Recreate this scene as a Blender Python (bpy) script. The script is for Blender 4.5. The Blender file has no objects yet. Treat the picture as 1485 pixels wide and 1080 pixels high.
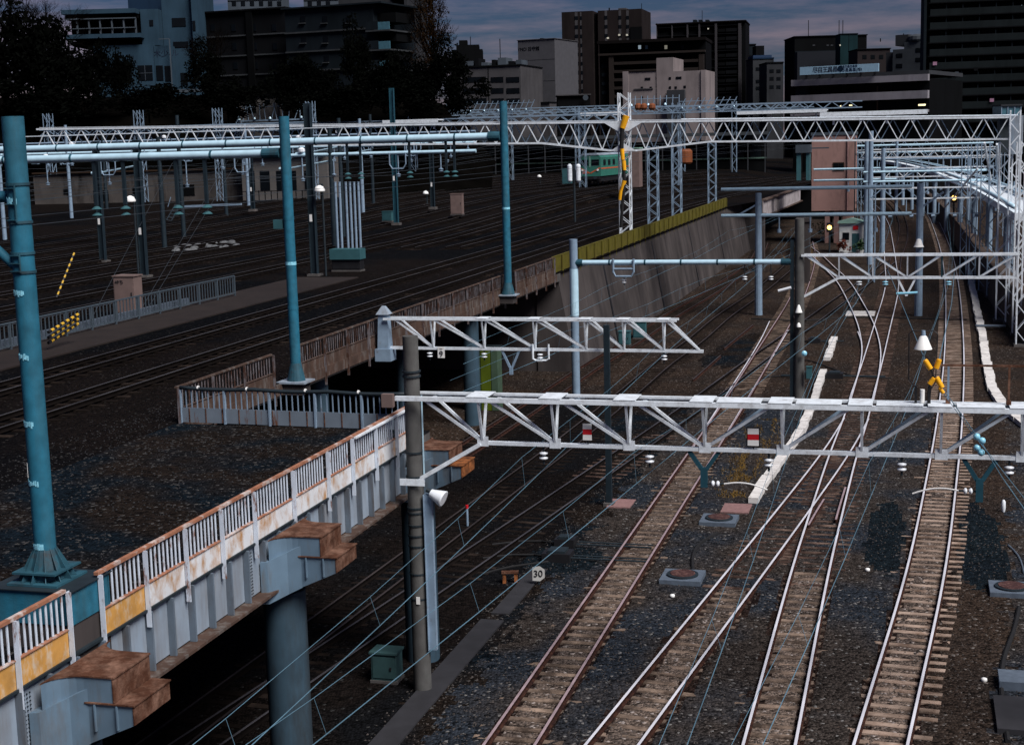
import bpy, math, random
from mathutils import Vector as V, Matrix
random.seed(7)
R = math.radians
scn = bpy.context.scene
COL = scn.collection

# ------------------------------------------------------------------ camera
PW, PH, FPX = 1485.0, 1080.0, 2150.0
CAMH = 12.6
PITCH, ROLL = R(8.8), R(1.5)
_rt = V((1, 0, 0)); _up = V((0, math.sin(PITCH), math.cos(PITCH))); FW = V((0, math.cos(PITCH), -math.sin(PITCH)))
RT = math.cos(ROLL) * _rt - math.sin(ROLL) * _up
UP = math.cos(ROLL) * _up + math.sin(ROLL) * _rt
EYE = V((0, 0, CAMH))
cd = bpy.data.cameras.new("camera"); cam = bpy.data.objects.new("camera", cd); COL.objects.link(cam)
cd.sensor_fit = 'HORIZONTAL'; cd.sensor_width = 36.0; cd.lens = FPX / PW * 36.0
cd.clip_start = 0.5; cd.clip_end = 9000
m = Matrix((RT, UP, -FW)).transposed().to_4x4(); m.translation = EYE
cam.matrix_world = m
scn.camera = cam

# ------------------------------------------------------------------ light
SUN_EL, SUN_AZ = 51.0, 138.0          # azimuth clockwise from +Y (view direction)
sd = bpy.data.lights.new("sun", 'SUN'); sun = bpy.data.objects.new("sun", sd); COL.objects.link(sun)
sd.energy = 1.5; sd.angle = R(28); sd.color = (1.0, 0.965, 0.94)
tosun = V((math.sin(R(SUN_AZ)) * math.cos(R(SUN_EL)), math.cos(R(SUN_AZ)) * math.cos(R(SUN_EL)), math.sin(R(SUN_EL))))
sun.rotation_euler = tosun.to_track_quat('Z', 'Y').to_euler()
w = bpy.data.worlds.new("World"); scn.world = w; w.use_nodes = True
nt = w.node_tree; nt.nodes.clear()
def wn(t, **k):
    n_ = nt.nodes.new(t)
    for a, b in k.items(): setattr(n_, a, b)
    return n_
sky = wn('ShaderNodeTexSky', sky_type='NISHITA', sun_disc=False, sun_elevation=R(SUN_EL), sun_rotation=R(SUN_AZ))
tc = wn('ShaderNodeTexCoord'); mp = wn('ShaderNodeMapping'); mp.inputs['Scale'].default_value = (2.2, 2.2, 16)
no = wn('ShaderNodeTexNoise'); no.inputs['Scale'].default_value = 2.6; no.inputs['Detail'].default_value = 7; no.inputs['Roughness'].default_value = .62
rp = wn('ShaderNodeValToRGB'); rp.color_ramp.elements[0].position = .40; rp.color_ramp.elements[1].position = .66
rp.color_ramp.elements[0].color = (.056, .076, .126, 1); rp.color_ramp.elements[1].color = (.235, .158, .200, 1)
mx = wn('ShaderNodeMix', data_type='RGBA', blend_type='MULTIPLY'); mx.inputs[0].default_value = 1
bg = wn('ShaderNodeBackground'); bg.inputs['Strength'].default_value = 0.06; ou = wn('ShaderNodeOutputWorld')
L = nt.links.new
L(tc.outputs['Generated'], mp.inputs['Vector']); L(mp.outputs[0], no.inputs['Vector']); L(no.outputs['Fac'], rp.inputs[0])
L(sky.outputs[0], mx.inputs[6]); L(rp.outputs[0], mx.inputs[7]); L(mx.outputs[2], bg.inputs['Color']); L(bg.outputs[0], ou.inputs[0])
scn.view_settings.view_transform = 'Standard'; scn.view_settings.look = 'None'
scn.view_settings.exposure = 1.75; scn.view_settings.gamma = 1.0; scn.view_settings.use_curve_mapping = False

# ------------------------------------------------------------------ pixel <-> place helpers (measuring only)
def ray(u, v): return FW + RT * ((u - PW / 2) / FPX) - UP * ((v - PH / 2) / FPX)
def un(u, v, z=0.0):
    d = ray(u, v); return EYE + d * ((z - CAMH) / d.z)
def atY(u, v, Y):
    d = ray(u, v); return EYE + d * (Y / d.y)
TH = R(15.4)
T = V((math.sin(TH), math.cos(TH), 0)); N = V((math.cos(TH), -math.sin(TH), 0)); Z = V((0, 0, 1))
def W(D, S, z=0.0): return N * D + T * S + Z * z
def DS(p): return p.dot(N), p.dot(T)
def _solve(u, P0, d):
    q = P0 - EYE; k = (u - PW / 2) / FPX
    return -(q.dot(RT) - k * q.dot(FW)) / (d.dot(RT) - k * d.dot(FW))
def onD(u, D, z): return _solve(u, W(D, 0, z), T)
def onS(u, S, z): return _solve(u, W(0, S, z), N)
def zat(v, D, S):
    q = W(D, S, 0) - EYE; k = -(v - PH / 2) / FPX
    return -(q.dot(UP) - k * q.dot(FW)) / (UP.z - k * FW.z)

# ------------------------------------------------------------------ materials
MATS = {}
def mat(name, base, rough=.7, metal=0.0, var=.25, scale=3.0, c2=None, amt=.5, c2scale=2.0, streak=1.0, soft=.08, bump=0.0, bscale=30.0, spec=.3, emit=None, es=0):
    """paint with slow tonal variation; c2 = rust / dirt patches at share amt, streak>1 stretches them downwards"""
    mt = bpy.data.materials.new(name); mt.use_nodes = True; t = mt.node_tree; t.nodes.clear(); l = t.links.new
    o = t.nodes.new('ShaderNodeOutputMaterial'); b = t.nodes.new('ShaderNodeBsdfPrincipled'); l(b.outputs[0], o.inputs[0])
    b.inputs['Roughness'].default_value = rough; b.inputs['Metallic'].default_value = metal; b.inputs['Specular IOR Level'].default_value = spec
    g = t.nodes.new('ShaderNodeNewGeometry')
    n1 = t.nodes.new('ShaderNodeTexNoise'); n1.inputs['Scale'].default_value = scale; n1.inputs['Detail'].default_value = 5
    l(g.outputs['Position'], n1.inputs['Vector'])
    mr = t.nodes.new('ShaderNodeMapRange'); mr.inputs['From Min'].default_value = .25; mr.inputs['From Max'].default_value = .75
    mr.inputs['To Min'].default_value = 1 - var; mr.inputs['To Max'].default_value = 1 + var; l(n1.outputs['Fac'], mr.inputs['Value'])
    mu = t.nodes.new('ShaderNodeMix'); mu.data_type = 'RGBA'; mu.blend_type = 'MULTIPLY'; mu.inputs[0].default_value = 1
    mu.inputs[6].default_value = (*base, 1); l(mr.outputs[0], mu.inputs[7])
    out = mu.outputs[2]
    if c2:
        mp_ = t.nodes.new('ShaderNodeMapping'); mp_.inputs['Scale'].default_value = (1, 1, 1 / streak); l(g.outputs['Position'], mp_.inputs['Vector'])
        n2 = t.nodes.new('ShaderNodeTexNoise'); n2.inputs['Scale'].default_value = c2scale; n2.inputs['Detail'].default_value = 8; n2.inputs['Roughness'].default_value = .68
        l(mp_.outputs[0], n2.inputs['Vector'])
        th = .5 + (0.5 - amt) * .5
        m2 = t.nodes.new('ShaderNodeMapRange'); m2.inputs['From Min'].default_value = th - soft; m2.inputs['From Max'].default_value = th + soft
        m2.clamp = True; l(n2.outputs['Fac'], m2.inputs['Value'])
        x2 = t.nodes.new('ShaderNodeMix'); x2.data_type = 'RGBA'; l(m2.outputs[0], x2.inputs[0]); l(out, x2.inputs[6])
        n3 = t.nodes.new('ShaderNodeMix'); n3.data_type = 'RGBA'; n3.blend_type = 'MULTIPLY'; n3.inputs[0].default_value = 1; n3.inputs[6].default_value = (*c2, 1); l(mr.outputs[0], n3.inputs[7])
        l(n3.outputs[2], x2.inputs[7]); out = x2.outputs[2]
    l(out, b.inputs['Base Color'])
    if bump:
        nb = t.nodes.new('ShaderNodeTexNoise'); nb.inputs['Scale'].default_value = bscale; nb.inputs['Detail'].default_value = 4; l(g.outputs['Position'], nb.inputs['Vector'])
        bp = t.nodes.new('ShaderNodeBump'); bp.inputs['Strength'].default_value = bump; bp.inputs['Distance'].default_value = .03; l(nb.outputs['Fac'], bp.inputs['Height']); l(bp.outputs[0], b.inputs['Normal'])
    if emit:
        b.inputs['Emission Color'].default_value = (*emit, 1); b.inputs['Emission Strength'].default_value = es
    MATS[name] = mt; return mt

def ballast(name, a, b_, c, stone=15.0, light=.02, big=.22):
    mt = bpy.data.materials.new(name); mt.use_nodes = True; t = mt.node_tree; t.nodes.clear(); l = t.links.new
    o = t.nodes.new('ShaderNodeOutputMaterial'); s = t.nodes.new('ShaderNodeBsdfPrincipled'); l(s.outputs[0], o.inputs[0])
    s.inputs['Roughness'].default_value = .8; s.inputs['Specular IOR Level'].default_value = .04
    g = t.nodes.new('ShaderNodeNewGeometry')
    v = t.nodes.new('ShaderNodeTexVoronoi'); v.inputs['Scale'].default_value = stone; l(g.outputs['Position'], v.inputs['Vector'])
    sp = t.nodes.new('ShaderNodeSeparateColor'); l(v.outputs['Color'], sp.inputs[0])
    n1 = t.nodes.new('ShaderNodeTexNoise'); n1.inputs['Scale'].default_value = big; n1.inputs['Detail'].default_value = 6; l(g.outputs['Position'], n1.inputs['Vector'])
    r1 = t.nodes.new('ShaderNodeMapRange'); r1.inputs['From Min'].default_value = .44; r1.inputs['From Max'].default_value = .58; l(n1.outputs['Fac'], r1.inputs['Value'])
    x1 = t.nodes.new('ShaderNodeMix'); x1.data_type = 'RGBA'; x1.inputs[6].default_value = (*a, 1); x1.inputs[7].default_value = (*b_, 1); l(r1.outputs[0], x1.inputs[0])
    r2 = t.nodes.new('ShaderNodeMapRange'); r2.inputs['From Min'].default_value = 0; r2.inputs['From Max'].default_value = 1; r2.inputs['To Min'].default_value = .22; r2.inputs['To Max'].default_value = 1.9; l(sp.outputs[0], r2.inputs['Value'])
    x2 = t.nodes.new('ShaderNodeMix'); x2.data_type = 'RGBA'; x2.blend_type = 'MULTIPLY'; x2.inputs[0].default_value = 1; l(x1.outputs[2], x2.inputs[6]); l(r2.outputs[0], x2.inputs[7])
    c1 = t.nodes.new('ShaderNodeMath'); c1.operation = 'LESS_THAN'; c1.inputs[1].default_value = light; l(sp.outputs[1], c1.inputs[0])
    x3 = t.nodes.new('ShaderNodeMix'); x3.data_type = 'RGBA'; l(c1.outputs[0], x3.inputs[0]); l(x2.outputs[2], x3.inputs[6]); x3.inputs[7].default_value = (*c, 1)
    l(x3.outputs[2], s.inputs['Base Color'])
    bp = t.nodes.new('ShaderNodeBump'); bp.inputs['Strength'].default_value = 1.0; bp.inputs['Distance'].default_value = .05; bp.invert = True
    l(v.outputs['Distance'], bp.inputs['Height']); l(bp.outputs[0], s.inputs['Normal'])
    MATS[name] = mt; return mt

RUST = (.17, .062, .026)
ballast('ballast', (.030, .0245, .0215), (.017, .0210, .0275), (.15, .145, .14), light=.03, stone=14)
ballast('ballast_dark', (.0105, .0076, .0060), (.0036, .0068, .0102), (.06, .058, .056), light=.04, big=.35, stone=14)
ballast('ballast_yard', (.0056, .0040, .0033), (.0018, .0020, .0025), (.03, .028, .026), light=.02, big=.10)
ballast('ballast_brown', (.029, .0200, .0150), (.021, .0160, .0135), (.13, .115, .105), light=.025, stone=14)
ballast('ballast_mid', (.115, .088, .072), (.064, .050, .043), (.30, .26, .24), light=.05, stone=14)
ballast('ballast_railside', (.020, .0125, .010), (.014, .009, .008), (.06, .05, .045), light=.02, stone=14)  # darker brown ballast for the strips along the rails
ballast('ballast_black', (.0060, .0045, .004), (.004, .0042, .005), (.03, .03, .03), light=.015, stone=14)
ballast('ballast_oil', (.006, .010, .013), (.005, .008, .011), (.03, .04, .05))
mat('rail_side_dark', (.007, .0055, .005), .9, var=.3, spec=.02)
mat('rail_glint', (.075, .072, .075), .5, .4, var=.5, scale=.35)
mat('rail_side', (.022, .011, .010), .85, c2=(.042, .019, .013), amt=.5, c2scale=6, spec=.05)
mat('rail_top', (.74, .74, .80), .42, .25, var=.22, scale=.6)  # near-white base colour stands in for the sun's reflection on the railheads
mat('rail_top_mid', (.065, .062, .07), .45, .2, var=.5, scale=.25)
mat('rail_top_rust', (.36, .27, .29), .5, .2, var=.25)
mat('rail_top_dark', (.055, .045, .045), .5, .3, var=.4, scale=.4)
mat('concrete_sleeper', (.33, .25, .20), .9, var=.55, scale=1.1, c2=(.10, .062, .043), amt=.46, c2scale=1.7, soft=.15, bump=.2, spec=.1)
mat('wood_sleeper', (.040, .024, .019), .9, var=.5, scale=2.5, c2=(.20, .135, .105), amt=.30, c2scale=1.6, soft=.14, bump=.3, spec=.1)
mat('dirty_sleeper', (.26, .19, .145), .9, var=.55, scale=1.2, c2=(.050, .036, .028), amt=.58, c2scale=1.8, soft=.14, bump=.2, spec=.1)
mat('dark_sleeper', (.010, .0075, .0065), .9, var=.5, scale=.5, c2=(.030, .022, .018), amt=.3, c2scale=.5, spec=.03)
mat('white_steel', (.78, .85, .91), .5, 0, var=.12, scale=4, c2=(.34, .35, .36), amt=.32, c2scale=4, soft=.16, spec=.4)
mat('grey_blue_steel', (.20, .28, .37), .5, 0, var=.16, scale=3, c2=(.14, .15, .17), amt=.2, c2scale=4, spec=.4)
mat('dark_steel', (.014, .022, .028), .6, 0, var=.25)
mat('teal_steel', (.014, .060, .085), .5, 0, var=.2)
mat('pole_blue', (.018, .128, .200), .62, 0, var=.25, scale=5, c2=(.032, .085, .11), amt=.32, c2scale=2.5, streak=6, soft=.2, bump=.2, bscale=60, spec=.2)
mat('pole_blue_dark', (.020, .075, .105), .6, 0, var=.35, c2=(.03, .035, .04), amt=.3)
mat('pipe_blue', (.50, .72, .84), .35, .1, var=.12, spec=.6)
mat('concrete_pole', (.080, .080, .077), .85, var=.25, scale=3, c2=(.07, .068, .066), amt=.4, c2scale=3, streak=4, bump=.15)
mat('concrete', (.07, .066, .064), .9, var=.3, scale=1.2, c2=(.10, .09, .085), amt=.4, c2scale=1.5, streak=3)
mat('wall_concrete', (.078, .068, .066), .95, var=.35, scale=.3, c2=(.022, .020, .021), amt=.48, c2scale=.4, streak=8, soft=.22, spec=.05)
mat('girder_paint', (.26, .325, .40), .6, 0, var=.12, scale=2, c2=(.17, .165, .165), amt=.34, c2scale=2.2, streak=5, soft=.18)
mat('cap_paint_shaded', (.105, .165, .225), .6, 0, var=.2, scale=1.6, c2=(.10, .085, .07), amt=.25, c2scale=2.5, streak=5, soft=.14)  # darker copy of the girder paint; the caps' weaker light is in the colour
mat('rib_paint_shaded', (.115, .15, .19), .6, 0, var=.15, scale=2, c2=(.075, .06, .05), amt=.3, c2scale=3, streak=5, soft=.14)  # shade on the ribs' near faces put into a darker girder colour
mat('rail_paint', (.56, .63, .72), .55, 0, var=.12, scale=3, c2=RUST, amt=.30, c2scale=7, streak=3, soft=.06)
mat('rail_paint_rusty', (.15, .14, .15), .7, 0, var=.2, scale=3, c2=(.060, .028, .018), amt=.5, c2scale=6, streak=3, soft=.07)
mat('top_rail_rust', (.30, .13, .075), .7, 0, var=.3, scale=5, c2=(.50, .43, .40), amt=.4, c2scale=2.2, soft=.05)
mat('kick_white', (.66, .68, .70), .6, 0, var=.1, scale=2, c2=(.42, .22, .085), amt=.38, c2scale=2.4, streak=1.6, soft=.10)
mat('kick_ochre', (.52, .27, .07), .65, 0, var=.25, scale=4, c2=(.56, .50, .40), amt=.32, c2scale=4, streak=2, soft=.1)
mat('rust', (.070, .030, .018), .9, 0, var=.4, scale=5, c2=(.21, .12, .085), amt=.36, c2scale=3.2, soft=.14, bump=.4, spec=.1)
mat('rust_bright', (.25, .090, .032), .9, 0, var=.4, scale=6, c2=(.085, .034, .016), amt=.5, c2scale=5, soft=.1, bump=.4, spec=.1)
mat('old_rail_brown', (.062, .036, .026), .85, 0, var=.35, scale=2, c2=(.13, .115, .105), amt=.34, c2scale=4, streak=4)
mat('yellow_fence', (.105, .092, .010), .7, 0, var=.25, scale=2, c2=(.10, .075, .02), amt=.36, c2scale=4, streak=4)
mat('white_paint', (.80, .80, .78), .5, var=.06)
mat('porcelain', (.72, .76, .80), .25, var=.05, spec=.6)
mat('blue_ball', (.25, .58, .74), .3, var=.05, spec=.6)
mat('black', (.012, .012, .014), .5, var=.2)
mat('black_rubber', (.010, .010, .011), .8, var=.2)
mat('yellow_tube', (.85, .40, .012), .45, var=.1)
mat('red', (.52, .012, .02), .5, var=.05)
mat('wire', (.11, .21, .28), .5, .2, var=.4, scale=.5)
mat('wire_dark', (.05, .06, .07), .5, .3, var=.1)
mat('trough', (.62, .60, .58), .85, var=.2, scale=2, c2=(.28, .24, .21), amt=.25, c2scale=3, bump=.1)
mat('slab_blue', (.085, .11, .145), .85, var=.2, scale=6)
mat('pink_plate', (.22, .125, .12), .8, var=.2, scale=7)
mat('dry_grass', (.13, .075, .014), .9, var=.4, scale=1)
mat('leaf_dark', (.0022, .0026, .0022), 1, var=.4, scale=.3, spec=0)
mat('leaf_autumn', (.013, .0072, .0034), 1, var=.6, scale=.25, spec=0)
mat('leaf_green', (.03, .06, .025), .9, var=.4, scale=1)
mat('bark', (.005, .004, .0035), 1, var=.3, spec=0)
mat('loco_green', (.030, .15, .115), .5, var=.12, scale=2, c2=(.08, .14, .12), amt=.2, c2scale=3)
mat('glass', (.0035, .005, .007), .35, var=.3, scale=.4, spec=.12)
mat('glass_blue', (.05, .13, .17), .2, var=.2, spec=.5)
mat('box_pink', (.15, .105, .095), .7, var=.15, scale=2, c2=(.16, .11, .1), amt=.25, streak=3)
mat('box_teal', (.030, .095, .110), .6, var=.15, scale=2)
mat('green_dark', (.025, .05, .01), .7)
mat('green_panel', (.07, .10, .004), .6, var=.3, scale=1.5)
mat('green_pale', (.05, .085, .055), .6, var=.2, scale=1.5)
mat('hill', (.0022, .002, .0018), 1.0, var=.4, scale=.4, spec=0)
mat('city_ground', (.006, .006, .006), 1.0, var=.3, scale=.1, spec=0)
mat('beige_wall', (.062, .055, .051), .9, var=.3, scale=.5, c2=(.014, .011, .010), amt=.35, c2scale=.6, streak=4)
for nm_, c_ in dict(b_white=(.024,.050,.076), b_dark=(0.0045, 0.005, 0.0062), b_grey=(0.0085, 0.0125, 0.0165), b_lightgrey=(0.028, 0.03, 0.034), b_beige=(0.06, 0.058, 0.062), b_brown=(0.016, 0.0125, 0.0125), b_darkbrown=(0.005, 0.004, 0.004), b_cream=(.20,.172,.172), b_black=(0.0026, 0.003, 0.0036), b_rail=(0.01, 0.0135, 0.015), b_concrete=(.21,.20,.22), b_teal=(0.008, 0.024, 0.028), b_blue=(0.009, 0.022, 0.045), b_tan=(0.035, 0.022, 0.015), b_pale=(0.058, 0.072, 0.088), b_band=(0.04, 0.044, 0.048)).items():
    mat(nm_, c_, .85, var=.16, scale=.25, c2=tuple(x * .6 for x in c_), amt=.28, c2scale=.35, streak=5, soft=.15, spec=.06)
mat('pink_tile', (.28, .165, .145), .85, var=.10, scale=.6, c2=(.20, .12, .105), amt=.35, c2scale=1.0, streak=3)
mat('sign_white', (.28, .44, .56), .6, var=.08)
mat('sign_magenta', (.030, .004, .016), .6, var=.1)
mat('lit_yellow', (.9, .5, .1), .5, emit=(1, .55, .12), es=1.6)
mat('lit_window', (.9, .8, .5), .5, emit=(1, .85, .5), es=.45)
mat('lit_cold', (.8, .9, 1), .5, emit=(.7, .9, 1), es=.08)
mat('pier_grey', (.038, .070, .098), .7, var=.2, scale=1.5, c2=(.030, .042, .052), amt=.4, c2scale=1.2, streak=5, spec=.15)
mat('kick_grey', (.15, .185, .225), .6, var=.15, scale=2, c2=(.12, .05, .025), amt=.27, c2scale=3.0, streak=4, soft=.05)
mat('sticker', (.24, .58, .72), .6, var=.4, scale=25)
mat('dark_blue_mast', (.010, .020, .028), .6, 0, var=.25)
mat('dark_teal', (.022, .055, .058), .7, var=.3)
mat('walkway_brown', (.015, .010, .0085), .9, var=.3, scale=1)
mat('pale_railing', (.050, .068, .085), .6, var=.15)
mat('stripe_yellow', (.55, .33, .03), .6, var=.1)
mat('bag_white', (.10, .105, .11), .8, var=.3, scale=2)
mat('loco_orange', (.45, .10, .04), .5, var=.1)
mat('box_pale_green', (.22, .36, .30), .6, var=.15)
mat('rust_orange', (.17, .050, .016), .7, var=.2)
mat('rust_dark', (.045, .018, .017), .8, 0, var=.3, scale=8, c2=(.12, .06, .05), amt=.4, c2scale=9, bump=.2)
mat('slab_dark', (.022, .022, .026), .9, var=.25, scale=2)
mat('sign_grey', (.42, .42, .40), .6, var=.1)
mat('girder_pink', (.36, .33, .34), .7, var=.2, scale=1, c2=(.15, .12, .11), amt=.35, c2scale=2, streak=4)
mat('white_shed', (.55, .56, .55), .7, var=.15)
mat('leaf_red', (.13, .035, .022), .9, var=.4)
mat('wall_brown', (.050, .032, .022), .9, var=.3, scale=1, c2=(.05, .038, .032), amt=.4, c2scale=1.2, streak=4)
mat('b_hut', (.095, .088, .084), .85, var=.2, scale=.6)
mat('b_letters', (.004, .012, .03), .7)
mat('b_tower', (.060, .060, .068), .85, var=.12, scale=1)
mat('b_grey2', (.022, .025, .030), .85, var=.2, scale=.4)
mat('b_darkbrown2', (.010, .006, .0045), .85, var=.2)
mat('b_pier', (.030, .028, .032), .85, var=.15)
mat('b_blue2', (.01, .03, .075), .8)
mat('b_bluedark', (.003, .005, .010), .85, var=.2)
mat('b_brownred', (.010, .006, .007), .85, var=.2)
mat('b_pale2', (.035, .042, .050), .85, var=.2, scale=.4)
mat('lit_dim', (.5, .48, .4), .5, emit=(.9, .85, .65), es=.05)
mat('laundry_pink', (.30, .16, .24), .9)
mat('b_shed', (.030, .036, .042), .9, var=.2)
mat('b_strip', (.05, .085, .07), .8, var=.5, scale=.3)
mat('stone', (.050, .042, .038), .85, var=.6, scale=9)
mat('red_stripe', (.22, .03, .02), .5)

# ------------------------------------------------------------------ mesh builder
class MB:
    def __init__(s): s.v = []; s.f = []; s.mi = []
    def add(s, vs, fs, mi=0):
        k = len(s.v); s.v += [V(p) for p in vs]; s.f += [tuple(i + k for i in f) for f in fs]; s.mi += [mi] * len(fs); return s
    def hexa(s, p, mi=0): return s.add(p, [(0, 3, 2, 1), (4, 5, 6, 7), (0, 1, 5, 4), (1, 2, 6, 5), (2, 3, 7, 6), (3, 0, 4, 7)], mi)
    def box(s, c, a, b, h, mi=0):
        """centre c, half-vectors a, b, h"""
        c, a, b, h = V(c), V(a), V(b), V(h)
        return s.hexa([c - a - b - h, c + a - b - h, c + a + b - h, c - a + b - h, c - a - b + h, c + a - b + h, c + a + b + h, c - a + b + h], mi)
    def tbox(s, D0, D1, S0, S1, z0, z1, mi=0):
        """box in track axes"""
        return s.box(W((D0 + D1) / 2, (S0 + S1) / 2, (z0 + z1) / 2), N * ((D1 - D0) / 2), T * ((S1 - S0) / 2), Z * ((z1 - z0) / 2), mi)
    def xbox(s, x0, x1, y0, y1, z0, z1, mi=0):
        return s.box(((x0 + x1) / 2, (y0 + y1) / 2, (z0 + z1) / 2), ((x1 - x0) / 2, 0, 0), (0, (y1 - y0) / 2, 0), (0, 0, (z1 - z0) / 2), mi)
    def bar(s, p, q, w_, h, up=Z, mi=0):
        p, q = V(p), V(q); d = (q - p).normalized(); a = d.cross(V(up))
        if a.length < 1e-4: a = d.cross(V((1, 0, 0)))
        a.normalize(); b = a.cross(d)
        return s.box((p + q) / 2, a * (w_ / 2), (q - p) / 2, b * (h / 2), mi)
    def cyl(s, p, q, r0, r1=None, n=10, mi=0, cap=True):
        p, q = V(p), V(q); r1 = r0 if r1 is None else r1; d = (q - p).normalized(); a = d.orthogonal().normalized(); b = d.cross(a)
        vs = []
        for c, r in ((p, r0), (q, r1)):
            for i in range(n):
                t = 2 * math.pi * i / n; vs.append(c + a * (r * math.cos(t)) + b * (r * math.sin(t)))
        fs = [(i, (i + 1) % n, n + (i + 1) % n, n + i) for i in range(n)]
        s.add(vs, fs, mi)
        if cap: s.add(vs[:n], [tuple(range(n - 1, -1, -1))], mi); s.add(vs[n:], [tuple(range(n))], mi)
        return s
    def lathe(s, base, axis, prof, n=12, mi=0):
        base = V(base); d = V(axis).normalized(); a = d.orthogonal().normalized(); b = d.cross(a); vs = []
        for r, h in prof:
            for i in range(n):
                t = 2 * math.pi * i / n; vs.append(base + d * h + a * (r * math.cos(t)) + b * (r * math.sin(t)))
        fs = [(k * n + i, k * n + (i + 1) % n, (k + 1) * n + (i + 1) % n, (k + 1) * n + i) for k in range(len(prof) - 1) for i in range(n)]
        s.add(vs, fs, mi); s.add(vs[:n], [tuple(range(n - 1, -1, -1))], mi); s.add(vs[-n:], [tuple(range(n))], mi)
        return s
    def tube(s, pts, r, n=6, mi=0):
        pts = [V(p) for p in pts]; vs = []; pa = None
        for i, p in enumerate(pts):
            d = (pts[min(i + 1, len(pts) - 1)] - pts[max(i - 1, 0)]).normalized()
            a = d.orthogonal() if pa is None else (pa - d * pa.dot(d))
            a.normalize(); pa = a; b = d.cross(a)
            for k in range(n):
                t = 2 * math.pi * k / n; vs.append(p + a * (r * math.cos(t)) + b * (r * math.sin(t)))
        fs = [(i * n + k, i * n + (k + 1) % n, (i + 1) * n + (k + 1) % n, (i + 1) * n + k) for i in range(len(pts) - 1) for k in range(n)]
        fs += [tuple(range(n - 1, -1, -1)), tuple(range((len(pts) - 1) * n, len(pts) * n))]
        return s.add(vs, fs, mi)
    def prism(s, poly, vec, mi=0):
        n = len(poly); vec = V(vec); poly = [V(p) for p in poly]
        fs = [tuple(range(n - 1, -1, -1)), tuple(range(n, 2 * n))] + [(i, (i + 1) % n, n + (i + 1) % n, n + i) for i in range(n)]
        return s.add(poly + [p + vec for p in poly], fs, mi)
    def quad(s, a, b, c, d, mi=0): return s.add([a, b, c, d], [(0, 1, 2, 3)], mi)
    def build(s, name, mats, parent=None, smooth=False):
        me = bpy.data.meshes.new(name); off = parent_loc(parent) if parent else V((0, 0, 0))
        me.from_pydata([tuple(p - off) for p in s.v], [], s.f); me.update()
        if isinstance(mats, str): mats = [mats]
        for k in mats: me.materials.append(MATS[k])
        if len(mats) > 1: me.polygons.foreach_set('material_index', s.mi)
        if smooth: me.polygons.foreach_set('use_smooth', [True] * len(me.polygons))
        o = bpy.data.objects.new(name, me); COL.objects.link(o)
        if parent: o.parent = parent
        return o
def parent_loc(p):
    v = V((0, 0, 0))
    while p is not None: v = v + p.location; p = p.parent
    return v
def tag(o, label=None, cat=None, group=None, kind=None):
    if label: o['label'] = label
    if cat: o['category'] = cat
    if group: o['group'] = group
    if kind: o['kind'] = kind
    return o
def thing(name, loc, label, cat, group=None):
    o = bpy.data.objects.new(name, None); o.empty_display_size = .3; COL.objects.link(o); o.location = loc
    return tag(o, label, cat, group)
def dup(root, loc, label=None, rz=None, group=None):
    r = root.copy(); COL.objects.link(r); r.location = loc
    if rz is not None: r.rotation_euler = (0, 0, rz)
    if label: r['label'] = label
    if group: r['group'] = group
    for ch in list(root.children):
        c = ch.copy(); COL.objects.link(c); c.parent = r
        for g in list(ch.children):
            d = g.copy(); COL.objects.link(d); d.parent = c
    return r
def struct(o): o['kind'] = 'structure'; return o
def text_mesh(s, size, loc, right, up, name, mt, parent, depth=.01):
    cu = bpy.data.curves.new(name, 'FONT'); cu.body = s; cu.size = size; cu.extrude = depth; cu.align_x = 'CENTER'; cu.align_y = 'CENTER'
    o = bpy.data.objects.new(name, cu); COL.objects.link(o)
    dg = bpy.context.evaluated_depsgraph_get(); me = bpy.data.meshes.new_from_object(o.evaluated_get(dg))
    bpy.data.objects.remove(o); bpy.data.curves.remove(cu)
    right, up = V(right).normalized(), V(up).normalized(); nn = right.cross(up)
    M = Matrix((right, up, nn)).transposed().to_4x4(); M.translation = V(loc) - (parent_loc(parent) if parent else V((0, 0, 0)))
    me.transform(M); me.materials.clear(); me.materials.append(MATS[mt])
    t = bpy.data.objects.new(name, me); COL.objects.link(t)
    if parent: t.parent = parent
    return t

# ------------------------------------------------------------------ the ground
ZD = 5.4            # level of the upper yard
DL1, DL3 = -11.85, -19.1
GZ = -.163
def zy(D, S):       # the yard rises a little towards its far left part
    def ss(x): x = max(0, min(1, x)); return x * x * (3 - 2 * x)
    return ZD + 1.2 * ss((S - 100) / 75) * ss((-25 - D) / 10)
b = MB(); b.quad((-4000, -60, -.6), (4000, -60, -.6), (4000, 6000, -.6), (-4000, 6000, -.6)); struct(b.build('city_ground', 'city_ground'))
b = MB(); b.quad(W(-34, -12, GZ - .06), W(60, -12, GZ - .06), W(60, 71.5, GZ - .06), W(-34, 71.5, GZ - .06)); b.quad(W(-34, 71.5, GZ), W(60, 71.5, GZ), W(60, 520, GZ), W(-34, 520, GZ)); struct(b.build('lower_ballast', 'ballast_brown'))
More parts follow.
